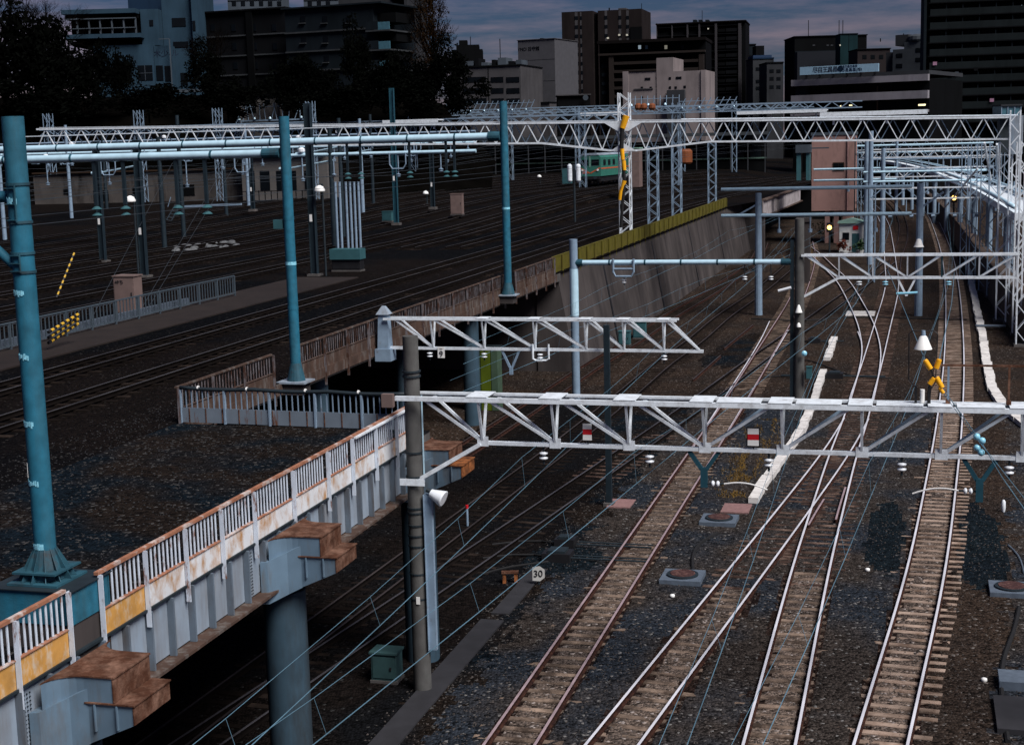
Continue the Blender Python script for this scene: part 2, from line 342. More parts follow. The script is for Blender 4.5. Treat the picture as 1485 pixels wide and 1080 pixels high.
# yard sheet
b = MB()
BR0, BR1 = DS(un(1105, 291, ZD)), DS(un(1200, 258, ZD))
st = 5
Ds = [-200 + 6 * i for i in range(29)] + [-25.5, -22, DL3 - .02]; Ss = [-20 + st * i for i in range(96)]
idx = {}
for i, S_ in enumerate(Ss):
    for j, D_ in enumerate(Ds):
        idx[i, j] = len(b.v); b.v.append(W(D_, S_, zy(D_, S_)))
for i in range(len(Ss) - 1):
    for j in range(len(Ds) - 1):
        b.f.append((idx[i, j], idx[i, j + 1], idx[i + 1, j + 1], idx[i + 1, j])); b.mi.append(0)
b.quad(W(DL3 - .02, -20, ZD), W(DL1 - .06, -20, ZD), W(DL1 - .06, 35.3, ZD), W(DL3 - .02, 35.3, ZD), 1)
b.add([W(DL3 - .02, 156, ZD), W(BR0[0], BR0[1], ZD), W(BR1[0], BR1[1], ZD), W(BR1[0] + 12, 455, ZD), W(DL3 - .02, 455, ZD)], [(0, 1, 2, 3, 4)])
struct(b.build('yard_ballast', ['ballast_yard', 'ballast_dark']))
# deck slab under the yard where it is a viaduct
b = MB()
b.tbox(DL3, DL1 - .08, -20, 35.25, 4.95, ZD - .02); b.tbox(-34, DL3, -20, 80, 4.95, ZD - .03)
struct(b.build('viaduct_deck', 'concrete'))
b = MB(); b.tbox(-34.6, -34.05, -20, 80, -.5, 4.93); b.tbox(-34, -19.5, 80.1, 80.6, -.5, ZD - .05)
struct(b.build('abutment_wall', 'wall_concrete'))
# stains beside the tracks
def blob(name, cx, cy, rx, ry, ang, z, mt, seed):
    rr = random.Random(seed); pts = []
    for i in range(28):
        t = 2 * math.pi * i / 28; k = 1 + rr.uniform(-.16, .16)
        pts.append(W(cx + rx * k * math.cos(t) * math.cos(ang) - ry * k * math.sin(t) * math.sin(ang), cy + rx * k * math.cos(t) * math.sin(ang) + ry * k * math.sin(t) * math.cos(ang), z))
    b = MB(); b.add(pts, [tuple(range(28))]); return struct(b.build(name, mt))
def blob_px(name, u, v, rx, ry, mt, seed, z=GZ + .004, ang=0):
    D_, S_ = DS(un(u, v, GZ)); return blob(name, D_, S_, rx, ry, ang, z, mt, seed)
blob_px('ballast_stain', 1085, 505, 1.9, 8, 'ballast_dark', 3, z=GZ + .005, ang=-.12)
# ------------------------------------------------------------------ tracks
def catmull(p, step=1.2):
    p = [V(q) for q in p]; p = [2 * p[0] - p[1]] + p + [2 * p[-1] - p[-2]]; out = []
    for i in range(1, len(p) - 2):
        k = max(1, int((p[i + 1] - p[i]).length / step))
        for j in range(k):
            t = j / k; a, b_, c, d = p[i - 1], p[i], p[i + 1], p[i + 2]
            out.append(.5 * ((2 * b_) + (c - a) * t + (2 * a - 5 * b_ + 4 * c - d) * t * t + (3 * b_ - a - 3 * c + d) * t ** 3))
    out.append(p[-2]); return out
def smooth(p, k=3):
    for _ in range(k):
        p = [p[0]] + [(p[i - 1] + p[i] * 2 + p[i + 1]) / 4 for i in range(1, len(p) - 1)] + [p[-1]]
    return p
PROF = [(-.062, -.148), (.062, -.148), (.062, -.136), (.012, -.112), (.012, -.045), (.033, -.034), (.033, -.005), (.027, 0), (-.027, 0), (-.033, -.005), (-.033, -.034), (-.012, -.045), (-.012, -.112), (-.062, -.136)]
def rail_mesh(path, off, dz, trim=None):
    b = MB(); n = len(PROF)
    for i, p in enumerate(path):
        d = (path[min(i + 1, len(path) - 1)] - path[max(i - 1, 0)]); d.z = 0; d.normalize(); r = V((d.y, -d.x, 0))
        for x, z in PROF: b.v.append(p + r * (off + x) + Z * (z + dz))
    for i in range(len(path) - 1):
        for k in range(n):
            b.f.append((i * n + k, i * n + (k + 1) % n, (i + 1) * n + (k + 1) % n, (i + 1) * n + k)); b.mi.append(1 if k in (6, 7, 8) else 0)
    b.f.append(tuple(range(n))); b.mi.append(0); b.f.append(tuple(range((len(path) - 1) * n, len(path) * n))); b.mi.append(0)
    return b
def track(label, ctr, top='rail_top', sl='wood_sleeper', sl2=None, split=1e9, spacing=.6, indiv=100, dz=0.0, side='rail_side', srange=(-1e9, 1e9), slen=2.0, group='railway tracks of the lower level', sl_dz=-.150, seed=0, smooth_k=8):
    rr = random.Random(seed); path = smooth(catmull(ctr), smooth_k); root = thing('railway_track', path[0], label, 'railway track', group)
    for o in (-.5335, .5335): rail_mesh(path, o, dz).build('rail', [side, top], root)
    if not sl: return root, path
    me = {}; acc = 0; k = 0; rest = MB()
    for i in range(len(path) - 1):
        a, c = path[i], path[i + 1]; Lg = (c - a).length; t = acc
        d = (c - a).normalized(); r = V((d.y, -d.x, 0)).normalized()
        while t < Lg:
            p = a + d * t; S_ = p.dot(T)
            if srange[0] < S_ < srange[1]:
                if k < indiv:
                    mt_ = sl2 if sl2 and S_ + rr.uniform(-1.5, 1.5) > split else sl
                    if mt_ not in me:
                        b = MB(); hl, hw = slen / 2, .115
                        b.hexa([V((-hl, -hw, -.16)), V((hl, -hw, -.16)), V((hl, hw, -.16)), V((-hl, hw, -.16)), V((-hl, -hw + .015, 0)), V((hl, -hw + .015, 0)), V((hl, hw - .015, 0)), V((-hl, hw - .015, 0))])
                        o = b.build('sleeper', mt_); me[mt_] = o.data; o.parent = root
                    else:
                        o = bpy.data.objects.new('sleeper', me[mt_]); COL.objects.link(o); o.parent = root
                    o.location = p - root.location + Z * (dz + sl_dz + rr.uniform(-.012, .008)) + r * rr.uniform(-.03, .03)
                    o.rotation_euler = (0, 0, math.atan2(r.y, r.x) + rr.uniform(-.012, .012)); k += 1
                else:
                    rest.box(p + Z * (dz + sl_dz - .08), r * (slen / 2), d * .11, Z * .08); k += 1
            t += spacing
        acc = t - Lg
    if rest.v: tag(rest.build('sleepers', sl2 or sl, root), kind='stuff')
    return root, path
def px(*uv, z=0.0): return [un(u, v, z) for u, v in uv]
def ext(p, back): return [p[0] + (p[0] - p[1]).normalized() * back] + p
LAB = 'railway tracks of the lower level'
T4, P4 = track('right-hand track with pale concrete sleepers curving away at the right', ext(px((1276.4, 1080), (1342, 830), (1366, 690), (1378, 600), (1384, 500), (1381, 418), (1373, 368), (1360, 331), (1348, 309), (1322, 288), (1290, 275)), 26), sl='concrete_sleeper', spacing=.53, seed=4, srange=(19, 400))
T3, P3 = track('shiny track left of the concrete-sleeper line, running straight up to the crossing', ext(px((1115, 1080), (1174, 830), (1199, 740), (1223, 657), (1242.5, 603), (1249, 575), (1263, 532), (1280, 470), (1291, 430), (1294, 406), (1292, 387), (1288, 352), (1282, 322), (1265, 297), (1235, 280)), 26), seed=3, spacing=.56, sl='dirty_sleeper', sl2='wood_sleeper', split=43, srange=(19, 400))
T2, P2 = track('shiny track slanting right to join the straight one at a frog', ext(px((886, 1080), (992, 943), (1080, 830), (1152, 736.6), (1213, 655), (1242, 606)), 26), seed=2, dz=-.003, spacing=.56, sl='dirty_sleeper', sl2='wood_sleeper', split=41, srange=(19, 60))
T1, P1 = track('dull brown rails with bright patches on the sleepers beside the round manholes', ext(px((737.5, 1080), (902, 830), (1054.5, 600), (1078, 563), (1103, 521), (1134, 470), (1154, 435), (1168, 400), (1175, 372), (1172, 350)), 26), top='rail_top_rust', sl='dirty_sleeper', seed=1, dz=.003, spacing=.58, srange=(19, 400))
T0, P0 = track('dark track crossing the brown track and heading to the far right', ext(px((650, 831), (815, 720), (926, 644), (989, 600), (1026, 573), (1103, 516), (1155, 480), (1210, 440), (1249, 412), (1292, 378)), 25), top='rail_top_mid', side='rail_side_dark', sl='dark_sleeper', sl2='wood_sleeper', split=54, seed=5, dz=-.006, srange=(30, 64))  # sleepers towards the viaduct coloured darker for its shade
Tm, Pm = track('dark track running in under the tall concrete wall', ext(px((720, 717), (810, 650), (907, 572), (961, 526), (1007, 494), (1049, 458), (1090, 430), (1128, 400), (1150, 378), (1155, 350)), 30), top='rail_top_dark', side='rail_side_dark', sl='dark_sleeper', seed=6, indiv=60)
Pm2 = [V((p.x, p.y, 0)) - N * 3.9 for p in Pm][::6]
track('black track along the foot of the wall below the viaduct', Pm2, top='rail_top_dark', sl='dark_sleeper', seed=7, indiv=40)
T5, P5 = track('branch curving left from the junction under the far truss', px((1247, 590), (1258, 548), (1264, 512), (1260, 484), (1250, 456), (1224, 409), (1203, 388), (1187, 372), (1170, 358)), seed=8, dz=-.009, srange=(96, 200))
T6, P6 = track('far connection between two lines left of the blue mast', px((1294, 420), (1299, 376), (1309, 347), (1309, 322), (1298, 300), (1275, 280)), top='rail_top_dark', seed=9, dz=-.012, srange=(170, 400))
# guard and point rails at the turnouts
def loose_rail(label, pts, top='rail_top_rust', z=0):
    p = smooth(catmull([un(u, v, z) for u, v in pts])); return tag(rail_mesh(p, 0, -.02).build('guard_rail', ['rail_side', top]), label, 'rail', 'guard rails at the turnouts')
loose_rail('short rusty check rail inside the straight track just past the frog', [(1172, 760), (1184, 735), (1195, 722)])
loose_rail('thin check rail lying beside the right rail of the straight track', [(1212, 752), (1222, 716), (1226, 705)])
loose_rail('short spare rail lying on brown ballast left of the crossing', [(1005, 549), (1045, 514)], 'rail_top_dark')
loose_rail('longer spare rail lying on ballast beyond the crossing', [(1050, 504), (1092, 470)], 'rail_top_dark')
loose_rail('left slip rail weaving through the dark crossing', [(1000, 655), (1040, 592), (1082, 527), (1104, 490), (1116, 465)], 'rail_top')
loose_rail('right slip rail weaving through the dark crossing', [(1040, 650), (1082, 580), (1118, 520), (1143, 478)], 'rail_top')
loose_rail('check rail of the far crossing below the truss', [(1244, 480), (1250, 497), (1249, 520)], 'rail_top')
# upper yard tracks
def yard_curve(D0, S0, S1, step=6):
    pts = []; s = S0
    while s <= S1:
        dD = max(0, s - 130) ** 2 / 1500; D_ = D0 + dD; p = W(D_, s, 0); p.z = zy(D_, s) + .2; pts.append(p); s += step
    return pts
YL = ['yard track nearest the rusty viaduct railing', 'second yard track in from the viaduct railing, below the grey railing', 'yard track just behind the grey walkway railing', 'fourth yard track, passing behind the pinkish cabinet', 'dark yard track between the two dark masts', 'yard track beyond the white heap of ballast bags', 'yard track with the green locomotive', 'dark yard track past the locomotive', 'yard track below the walkway steps', 'outer yard track before the long beige wall', 'outermost yard track along the beige wall', 'yard track beginning beyond the walkway end', 'second yard track beginning beyond the walkway end']
YD = [-23.6, -27.2, -37.2, -41, -45.5, -49.5, -45.0 - 8.2, -57.5, -62, -67, -72, -31, -34.3]
for i, d in enumerate(YD):
    track(YL[i], yard_curve(d, 12 if i < 2 else (98 if i > 10 else 40), 330 if i < 2 else 260), top='rail_glint', side='rail_side_dark', sl='dark_sleeper', indiv=24 if i < 2 else 0, spacing=.75, seed=20 + i, group='tracks of the upper yard', smooth_k=1, sl_dz=-.17)

# raked ballast bed between and around the near sleepers, with real relief
from mathutils import noise as mnoise
b = MB(); RES = .15; D0_, D1_, S0_, S1_ = -18.5, 4.6, 19.0, 72.0; nd_, ns_ = int((D1_ - D0_) / RES), int((S1_ - S0_) / RES)
def ctr_at(path):
    tab = {}
    for p in path: tab[round(p.dot(T))] = p.dot(N)
    return tab
CT = [(ctr_at(P4), 999, 2), (ctr_at(P1), 999, 0), (ctr_at(P2), 41, 0), (ctr_at(P3), 43, 0)]
def near(tab, S):
    for k_ in (0, 1, -1, 2, -2):
        if round(S) + k_ in tab: return tab[round(S) + k_]
    return None
OIL = [(*DS(un(1284, 775, GZ)), .62, 4.6), (*DS(un(1420, 790, GZ)), .8, 5.4), (*DS(un(815, 812, GZ)), 1.2, 1.5), (*DS(un(1215, 548, GZ)), 1.5, 4.5)]
def dist_tracks(D_, S_):
    best = (9, 0, None)
    for tab, lim, side in CT:
        if S_ > lim: continue
        c = near(tab, S_)
        if c is not None and abs(D_ - c) < abs(best[0]): best = (D_ - c, side, tab)
    return best
def bed_z(D_, S_):
    q = V((D_, S_, 0)); edge = max(0, min(1, (D_ - D0_) / .6, (D1_ - D_) / .6, (S1_ - S_) / .8)); dt, side, _ = dist_tracks(D_, S_)
    bury = 0 if abs(dt) > 1.6 else (.022 if abs(dt) > .62 and not (side == 2 and dt > 0) else (-.030 if .4 < abs(dt) < .62 else -.004))
    return -.160 + edge * (bury + .026 * mnoise.noise(q * 3.1) + .020 * mnoise.noise(q * .9) + .012 * mnoise.noise(q * 7))
for j in range(ns_ + 1):
    S_ = S0_ + RES * j
    for i in range(nd_ + 1): D_ = D0_ + RES * i; b.v.append(W(D_, S_, bed_z(D_, S_)))
C1 = CT[1][0]
for j in range(ns_):
    S_ = S0_ + RES * (j + .5); c1 = near(C1, S_)
    for i in range(nd_):
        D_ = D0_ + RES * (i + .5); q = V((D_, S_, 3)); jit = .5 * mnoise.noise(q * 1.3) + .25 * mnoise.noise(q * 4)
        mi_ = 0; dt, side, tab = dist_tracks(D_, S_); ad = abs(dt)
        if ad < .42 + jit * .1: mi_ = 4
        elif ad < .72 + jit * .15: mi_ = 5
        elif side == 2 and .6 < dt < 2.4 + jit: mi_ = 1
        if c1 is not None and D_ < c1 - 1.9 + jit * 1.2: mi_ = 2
        if c1 is not None and D_ < c1 - 3.0 + jit * 1.0 - max(0, S_ - 55) * .25: mi_ = 6  # shade below the viaduct put into the ballast colour as near-black
        for (a, c, ra, rc) in OIL:
            if ((D_ - a) / ra) ** 2 + ((S_ - c) / rc) ** 2 < 1 + jit * 1.1 and ad > .8: mi_ = 3
        k_ = j * (nd_ + 1) + i; b.f.append((k_, k_ + 1, k_ + nd_ + 2, k_ + nd_ + 1)); b.mi.append(mi_)
struct(b.build('ballast_bed', ['ballast', 'ballast_brown', 'ballast_dark', 'ballast_oil', 'ballast_mid', 'ballast_railside', 'ballast_black'], smooth=True))
# loose stones on the near ballast
b = MB(); rs = random.Random(11)
for i in range(17000):
    S_ = 24 + 40 * rs.random() ** 1.6; D_ = rs.uniform(-11.5, 4.5); p = W(D_, S_, bed_z(D_, S_)); r = rs.uniform(.018, .042)
    a = rs.uniform(0, 6.28); e = [V((math.cos(a) * r, math.sin(a) * r, 0)), V((-math.sin(a) * r * .7, math.cos(a) * r * .7, 0))]
    b.add([p + e[0], p + e[1], p - e[0], p - e[1] * .8, p + Z * r * rs.uniform(.5, .9)], [(0, 1, 4), (1, 2, 4), (2, 3, 4), (3, 0, 4)])
tag(b.build('ballast_stones', 'stone'), kind='stuff')
b = MB()
for i in range(7000):
    S_ = 14 + 30 * rs.random(); D_ = rs.uniform(-21, -12.2); p = W(D_, S_, ZD + .006); r = rs.uniform(.015, .04)
    a = rs.uniform(0, 6.28); e = [V((math.cos(a) * r, math.sin(a) * r, 0)), V((-math.sin(a) * r * .7, math.cos(a) * r * .7, 0))]
    if S_ > 35.2 and D_ > DL3 - .3: continue
    b.add([p + e[0], p + e[1], p - e[0], p - e[1] * .8, p + Z * r * rs.uniform(.4, .8)], [(0, 1, 4), (1, 2, 4), (2, 3, 4), (3, 0, 4)])
mat('stone_dark', (.018, .018, .020), .85, var=.7, scale=9)
tag(b.build('yard_stones', 'stone_dark'), kind='stuff')

# ------------------------------------------------------------------ near viaduct girder, railing and piers
ZT = 6.35
g = thing('viaduct_girder', W(DL1, 16, 4.3), 'pale grey steel plate girder with vertical ribs carrying the near edge of the viaduct', 'girder')
b = MB(); b.tbox(DL1 - .06, DL1 - .03, 8, 33.6, 4.36, 5.32); b.build('web_plate', 'girder_paint', g)
b = MB(); b.tbox(DL1 - .3, DL1 + .24, 8, 33.6, 4.28, 4.33); b.build('bottom_flange', 'old_rail_brown', g)
b = MB(); b.tbox(DL1 - .3, DL1 + .05, 8, 33.6, 5.33, 5.37); b.build('top_flange', 'dark_steel', g)
k = 0; s_ = 8.3
while s_ < 33.5:
    b = MB(); b.tbox(DL1 - .028, DL1 + .09, s_, s_ + .05, 4.335, 5.325); b.build('stiffener', 'rib_paint_shaded', g); s_ += .72; k += 1
for s0 in (17.0, 24.2):
    b = MB()
    for i in range(5):
        for j in range(14):
            c = W(DL1 - .022, s0 + .07 * i, 4.42 + .06 * j); b.lathe(c, N, [(.014, 0), (.012, .014)], 6)
    b.build('rivet_rows', 'dark_steel', g)

def railing(name, label, D, Ss, group=None, kick=None, paint='rail_paint', top='top_rail_rust', skip=(), ochre=(), post_bottom=5.08, bal=.135, zt=ZT):
    r = thing(name, W(D, Ss[0], 5.4), label, 'railing', group)
    for s in Ss:
        b = MB(); b.tbox(D + .0, D + .085, s - .045, s - .031, post_bottom, zt - .01); b.tbox(D + .0, D + .014, s - .031, s + .040, post_bottom, zt - .01); b.build('post', paint if paint != 'rail_paint' else 'rail_paint', r)
    for i in range(len(Ss) - 1):
        a, c = Ss[i], Ss[i + 1]
        if i in skip: continue
        b = MB(); b.bar(W(D - .02, a - .05, zt + .01), W(D - .02, c - .05, zt + .01), .075, .05); b.build('top_rail', top, r)
        b = MB(); s = a + .13
        while s < c - .07:
            b.tbox(D - .035, D - .020, s - .020, s + .020, 5.79, zt - .02); s += bal
        b.build('balusters', paint, r)
        km = 'kick_ochre' if i in ochre else (kick or 'kick_white')
        b = MB(); b.tbox(D - .012, D - .004, a + .055, c - .05, 5.36, 5.765); b.build('kick_plate', km, r)
        b = MB(); b.tbox(D - .055, D + .02, a + .055, c - .05, 5.768, 5.785); b.build('lower_rail', top, r)
    return r
SA = [11.6, 12.95, 14.3, 15.65, 16.99, 18.32, 19.2, 20.55, 21.9, 23.25, 24.6, 26.4, 28.2, 29.6, 31.05, 32.45, 33.6]
railing('railing', 'near white railing with rust stains and ochre kick plates along the viaduct edge', DL1 + .02, SA, skip=(5,), ochre=(3, 4, 6))
b = MB(); b.bar(W(DL1 + .08, 29.7, ZT - .02), W(DL1 + .08, 33.3, ZT - .02), .06, .04)
tag(b.build('pipe_rail', 'white_steel'), 'short white tube fixed along the far end of the near railing', 'pipe')

# cap beams: stepped ends with rusty lids, on round piers
def cap_beam(S0, label, group='stepped pier caps under the near railing', wdt=1.02, column=True, D0=DL1):
    r = thing('pier_cap', W(D0, S0 + wdt / 2, 4.2), label, 'pier cap', group)
    def plan(dout, fl, S0_, S1_):
        pts = []
        for i in range(7):
            t = math.pi / 2 * i / 6
            pts.append((D0 - .02 + fl * (1 - math.cos(t)) * 1.0 if False else D0 + .0 + fl * math.sin(t) * .0 + fl * (1 - math.cos(t)), S0_ - fl + fl * math.sin(t)))
        pts += [(dout, S0_), (dout, S1_)]
        for i in range(7):
            t = math.pi / 2 * (1 - i / 6)
            pts.append((D0 + fl * (1 - math.cos(t)), S1_ + fl - fl * math.sin(t)))
        return pts
    up_ = plan(D0 + .87, .42, S0, S0 + wdt); lo = plan(D0 + 1.3, .5, S0, S0 + wdt)
    b = MB(); b.prism([W(d + .13, s, 4.93) for d, s in up_], Z * .36); b.build('upper_step', 'cap_paint_shaded', r)
    b = MB(); b.prism([W(d + .13 + (.035 if d > D0 + .5 else 0), s + (-.02 if s < S0 + .3 else .02), 5.295) for d, s in up_], Z * .022)
    b.tbox(D0 + 1.0, D0 + 1.016, S0 - .012, S0 + wdt + .012, 4.935, 5.293); b.build('upper_lid', 'rust', r)
    # lower step narrows upward to its tip
    b = MB(); o0, o1 = D0 + .13, D0 + 1.3
    b.hexa([W(o0, S0, 4.1), W(o1, S0, 4.62), W(o1, S0 + wdt, 4.62), W(o0, S0 + wdt, 4.1), W(o0, S0, 4.905), W(o1, S0, 4.905), W(o1, S0 + wdt, 4.905), W(o0, S0 + wdt, 4.905)])
    b.prism([W(D0 + .0, S0 - .55, 4.1), W(D0 + .13, S0 - .5, 4.1), W(D0 + .35, S0 - .08, 4.18), W(D0 + .6, S0 - .003, 4.3), W(D0 + .0, S0 - .003, 4.1)], Z * .82)
    b.build('lower_step', 'cap_paint_shaded', r)
    b = MB(); b.tbox(D0 + .55, D0 + 1.34, S0 - .03, S0 + wdt + .03, 4.908, 4.928); b.tbox(D0 + 1.302, D0 + 1.32, S0 - .012, S0 + wdt + .012, 4.63, 4.906); b.build('lower_lid', 'rust_bright' if S0 > 30 else 'rust', r)
    for sx in (.36, .7, 1.05):
        b = MB(); b.tbox(D0 + sx, D0 + sx + .02, S0 - .045, S0 - .003, 4.42 + sx * .12, 4.9); b.build('rib', 'old_rail_brown' if sx < .5 else 'cap_paint_shaded', r)
    if column:
        b = MB(); b.cyl(W(D0 + .0, S0 + wdt / 2 - .05, -.3), W(D0 + .0, S0 + wdt / 2 - .05, 4.1), .42, n=28); b.build('column', 'pier_grey', r, smooth=True)
    return r
cap_beam(17.75, 'nearest stepped pier cap with rusty lids below the gap in the railing', column=True)
cap_beam(25.35, 'middle stepped pier cap with rusty lids on a round grey column')
cap_beam(33.45, 'farthest pier cap with bright orange rust, behind the concrete mast')
# columns below the far edge and deck beams
cl = ['round column under the rusty railing, behind the middle truss', 'dark column under the rusty railing near the viaduct corner', 'column beside the green cabinet below the viaduct']
for i, (d, s) in enumerate(((-19.7, 64.5), (-19.9, 47), (-20.3, 57))):
    b = MB(); b.cyl(W(d, s, -.3), W(d, s, 4.94), .38 if i == 0 else .34, n=18); tag(b.build('viaduct_column', 'pier_grey', smooth=True), cl[i], 'column', 'columns below the far viaduct edge')

# far edge: fascia beam, rusty railing, yellow fence, wall
b = MB(); b.tbox(DL3 + .012, DL3 + .05, 35.3, 79, 5.02, 5.36); tag(b.build('edge_beam', 'old_rail_brown'), 'pale brown edge beam under the long rusty railing', 'beam')
SC = [35.45 + 2.05 * i for i in range(22)]
railing('railing', 'long brown rusty railing along the far viaduct edge behind the middle truss', DL3 + .02, SC, kick='old_rail_brown', paint='rail_paint_rusty', top='old_rail_brown', post_bottom=4.75, bal=.19, skip=(3, 16))
# notch railing facing the camera
r = thing('railing', W(DL3, 35.4, 5.4), 'dark railing with thick top pipe and stained kick plate across the platform end', 'railing')
p0, p1 = W(DL3 + .1, 35.45, 0), W(-12.5, 35.15, 0); dr = (p1 - p0).normalized(); ln = (p1 - p0).length
k = 0
while k * 1.32 < ln + .2:
    p = p0 + dr * min(k * 1.32, ln); b = MB(); b.bar(p + Z * 5.4, p + Z * 6.3, .09, .05, up=dr); b.build('post', 'grey_blue_steel', r); k += 1
b = MB(); q = .17
while q < ln: p = p0 + dr * q; b.bar(p + Z * 5.8, p + Z * 6.3, .016, .03, up=dr); q += .165
b.build('balusters', 'grey_blue_steel', r)
b = MB(); b.bar(p0 + Z * 5.62 - dr * 0, p1 + Z * 5.62, .012, .40); b.build('kick_plate', 'kick_grey', r)
q = .25
while q < ln: p = p0 + dr * q - T * .012; b = MB(); b.bar(p + Z * 5.43, p + Z * 5.81, .012, .03, up=dr); b.build('kick_seam', 'rust', r); q += .165 * 3
b = MB(); pts = [p0 + dr * (ln * i / 24) + Z * (6.36 - .035 * math.sin(math.pi * ((i % 8) / 8))) for i in range(25)]; b.tube(pts, .052, 8); b.build('top_pipe', 'dark_steel', r, smooth=True)
for q in (.55, 2.0, 3.7, 5.2):
    p = p0 + dr * q; b = MB(); b.cyl(p + Z * 6.36 - dr * .02, p + Z * 6.36 + dr * .02, .06, n=8); b.build('pipe_band', 'white_paint', r)
b = MB(); p = W(-12.95, 35.05, 0); b.box(p + Z * 6.2, N * .15, T * .08, Z * .17); b.build('junction_box', 'box_pink', r)

SY = [79.2 + 2.2 * i for i in range(36)]
r = thing('fence', W(-19.3, 79.2, 5.4), 'yellow sheet-metal fence on top of the tall concrete wall', 'fence')
for s in SY:
    b = MB(); b.tbox(-19.33, -19.24, s - .05, s + .05, 4.95, 6.3); b.build('post', 'yellow_fence', r)
for i in range(len(SY) - 1):
    a, c = SY[i] + .05, SY[i + 1] - .05; b = MB(); nn = 11
    for j in range(nn):
        s0 = a + (c - a) * j / nn; b.tbox(-19.38, -19.345, s0, s0 + (c - a) / nn * .5, 5.42, 6.3)
    b.tbox(-19.395, -19.383, a, c, 5.45, 6.2); b.build('panel', 'yellow_fence', r)
b = MB(); b.tbox(-19.40, -19.33, SY[0], SY[-1], 6.302, 6.34); b.build('top_rail', 'yellow_fence', r)
# tall wall, battered, in panels, with dark buttress strips
r = thing('retaining_wall', W(-19, 80, -.2), 'tall stained concrete retaining wall below the yellow fence', 'wall')
s = 80.0; k = 0
while s < 170:
    b = MB(); e = s + 5.96
    b.hexa([W(-20.5, s, -.4), W(-18.25, s, -.4), W(-18.25, e, -.4), W(-20.5, e, -.4), W(-20.5, s, 5.38), W(-19.3, s, 5.38), W(-19.3, e, 5.38), W(-20.5, e, 5.38)]); b.build('wall_panel', 'wall_concrete', r); s += 6; k += 1
b = MB(); b.hexa([W(-19.5, 170.2, -.4), W(BR0[0], 170.2, -.4), W(BR0[0], 170.8, -.4), W(-19.5, 170.8, -.4), W(-19.5, 170.2, 5.3), W(BR0[0], 170.2, 5.3), W(BR0[0], 170.8, 5.3), W(-19.5, 170.8, 5.3)]); b.build('wall_end', 'wall_concrete', r)
b = MB()
for s0 in (92, 110, 128.5, 147): b.hexa([W(-19.0, s0, -.3), W(-18.2, s0, -.3), W(-18.2, s0 + .35, -.3), W(-19.0, s0 + .35, -.3), W(-19.6, s0, 5.2), W(-19.26, s0, 5.2), W(-19.26, s0 + .35, 5.2), W(-19.6, s0 + .35, 5.2)])
b.build('dark_joint', 'black', r)
# green lockers under the viaduct
SL = 68.0; zL = zat(505, onS(690, SL, 1), SL)
r = thing('locker', W(onS(690, SL, 1), SL, -.2), 'green and yellow-green panelled locker standing in the dark below the viaduct', 'locker')
for j, (u0, u1, mt_) in enumerate(((676, 686, 'green_dark'), (687, 697, 'green_pale'), (698, 712, 'green_panel'), (713, 722, 'green_pale'))):
    b = MB(); b.tbox(onS(u0, SL, 1), onS(u1, SL, 1), SL, SL + .8, -.2, zL); b.build('panel', mt_, r)
b = MB(); b.tbox(onS(675, SL, 1), onS(723, SL, 1), SL - .05, SL + .9, zL + .003, zL + .06); b.build('lid', 'dark_steel', r)
# ------------------------------------------------------------------ the blue steel masts
def mast(name, D, S, z0, z1, r_, label, base='flange', parts=True, mt='pole_blue', group='blue steel masts along the viaduct'):
    rt = thing(name, W(D, S, z0), label, 'mast', group)
    b = MB(); b.cyl(W(D, S, z0 + .02), W(D, S, z1), r_, r_ * .98, n=24); b.build('shaft', mt, rt, smooth=False)
    o = rt.children[0]; o.data.polygons.foreach_set('use_smooth', [len(p.vertices) == 4 for p in o.data.polygons])
    return rt
m1 = mast('steel_mast', -12.55, 18.95, 6.3, zat(169, -12.55, 18.95), .162, 'tall blue mast in the left foreground on a square blue pedestal')
D, S = -12.55, 18.95
b = MB(); b.cyl(W(D, S, 6.34), W(D, S, 6.78), .30, .165, n=20, cap=False); b.build('flared_foot', 'pole_blue_dark', m1)
for i in range(12):
    a = 2 * math.pi * i / 12; d = N * math.cos(a) + T * math.sin(a); b = MB()
    b.prism([W(D, S, 6.34) + d * .28, W(D, S, 6.34) + d * .42, W(D, S, 6.80) + d * .165], d.cross(Z) * .012); b.build('foot_rib', 'pole_blue_dark', m1)
b = MB(); b.tbox(D - .42, D + .42, S - .42, S + .42, 6.30, 6.335); b.build('foot_plate', 'pole_blue_dark', m1)
b = MB(); b.tbox(D - .36, D + .36, S - .36, S + .36, 6.46, 6.49); b.build('foot_ring', 'pole_blue_dark', m1)
for v_ in (291, 424, 516, 613, 698, 790):
    z = zat(v_, D, S); b = MB(); rs2 = random.Random(v_)
    for i in range(9):
        a = -2.5 + i * .16 + rs2.uniform(-.03, .03) ; h = rs2.uniform(.02, .05)
        d = N * math.cos(a) + T * math.sin(a); t_ = d.cross(Z); b.box(W(D, S, z + rs2.uniform(-.015, .015)) + d * .165, t_ * rs2.uniform(.006, .014), d * .003, Z * h)
    b.build('scuffed_sticker', 'sticker', m1)
z = zat(680, D, S); d = N * math.cos(-2.55) + T * math.sin(-2.55); b = MB(); b.box(W(D, S, z) + d * .166, d.cross(Z) * .035, d * .003, Z * .11); b.build('number_plate', 'white_paint', m1)
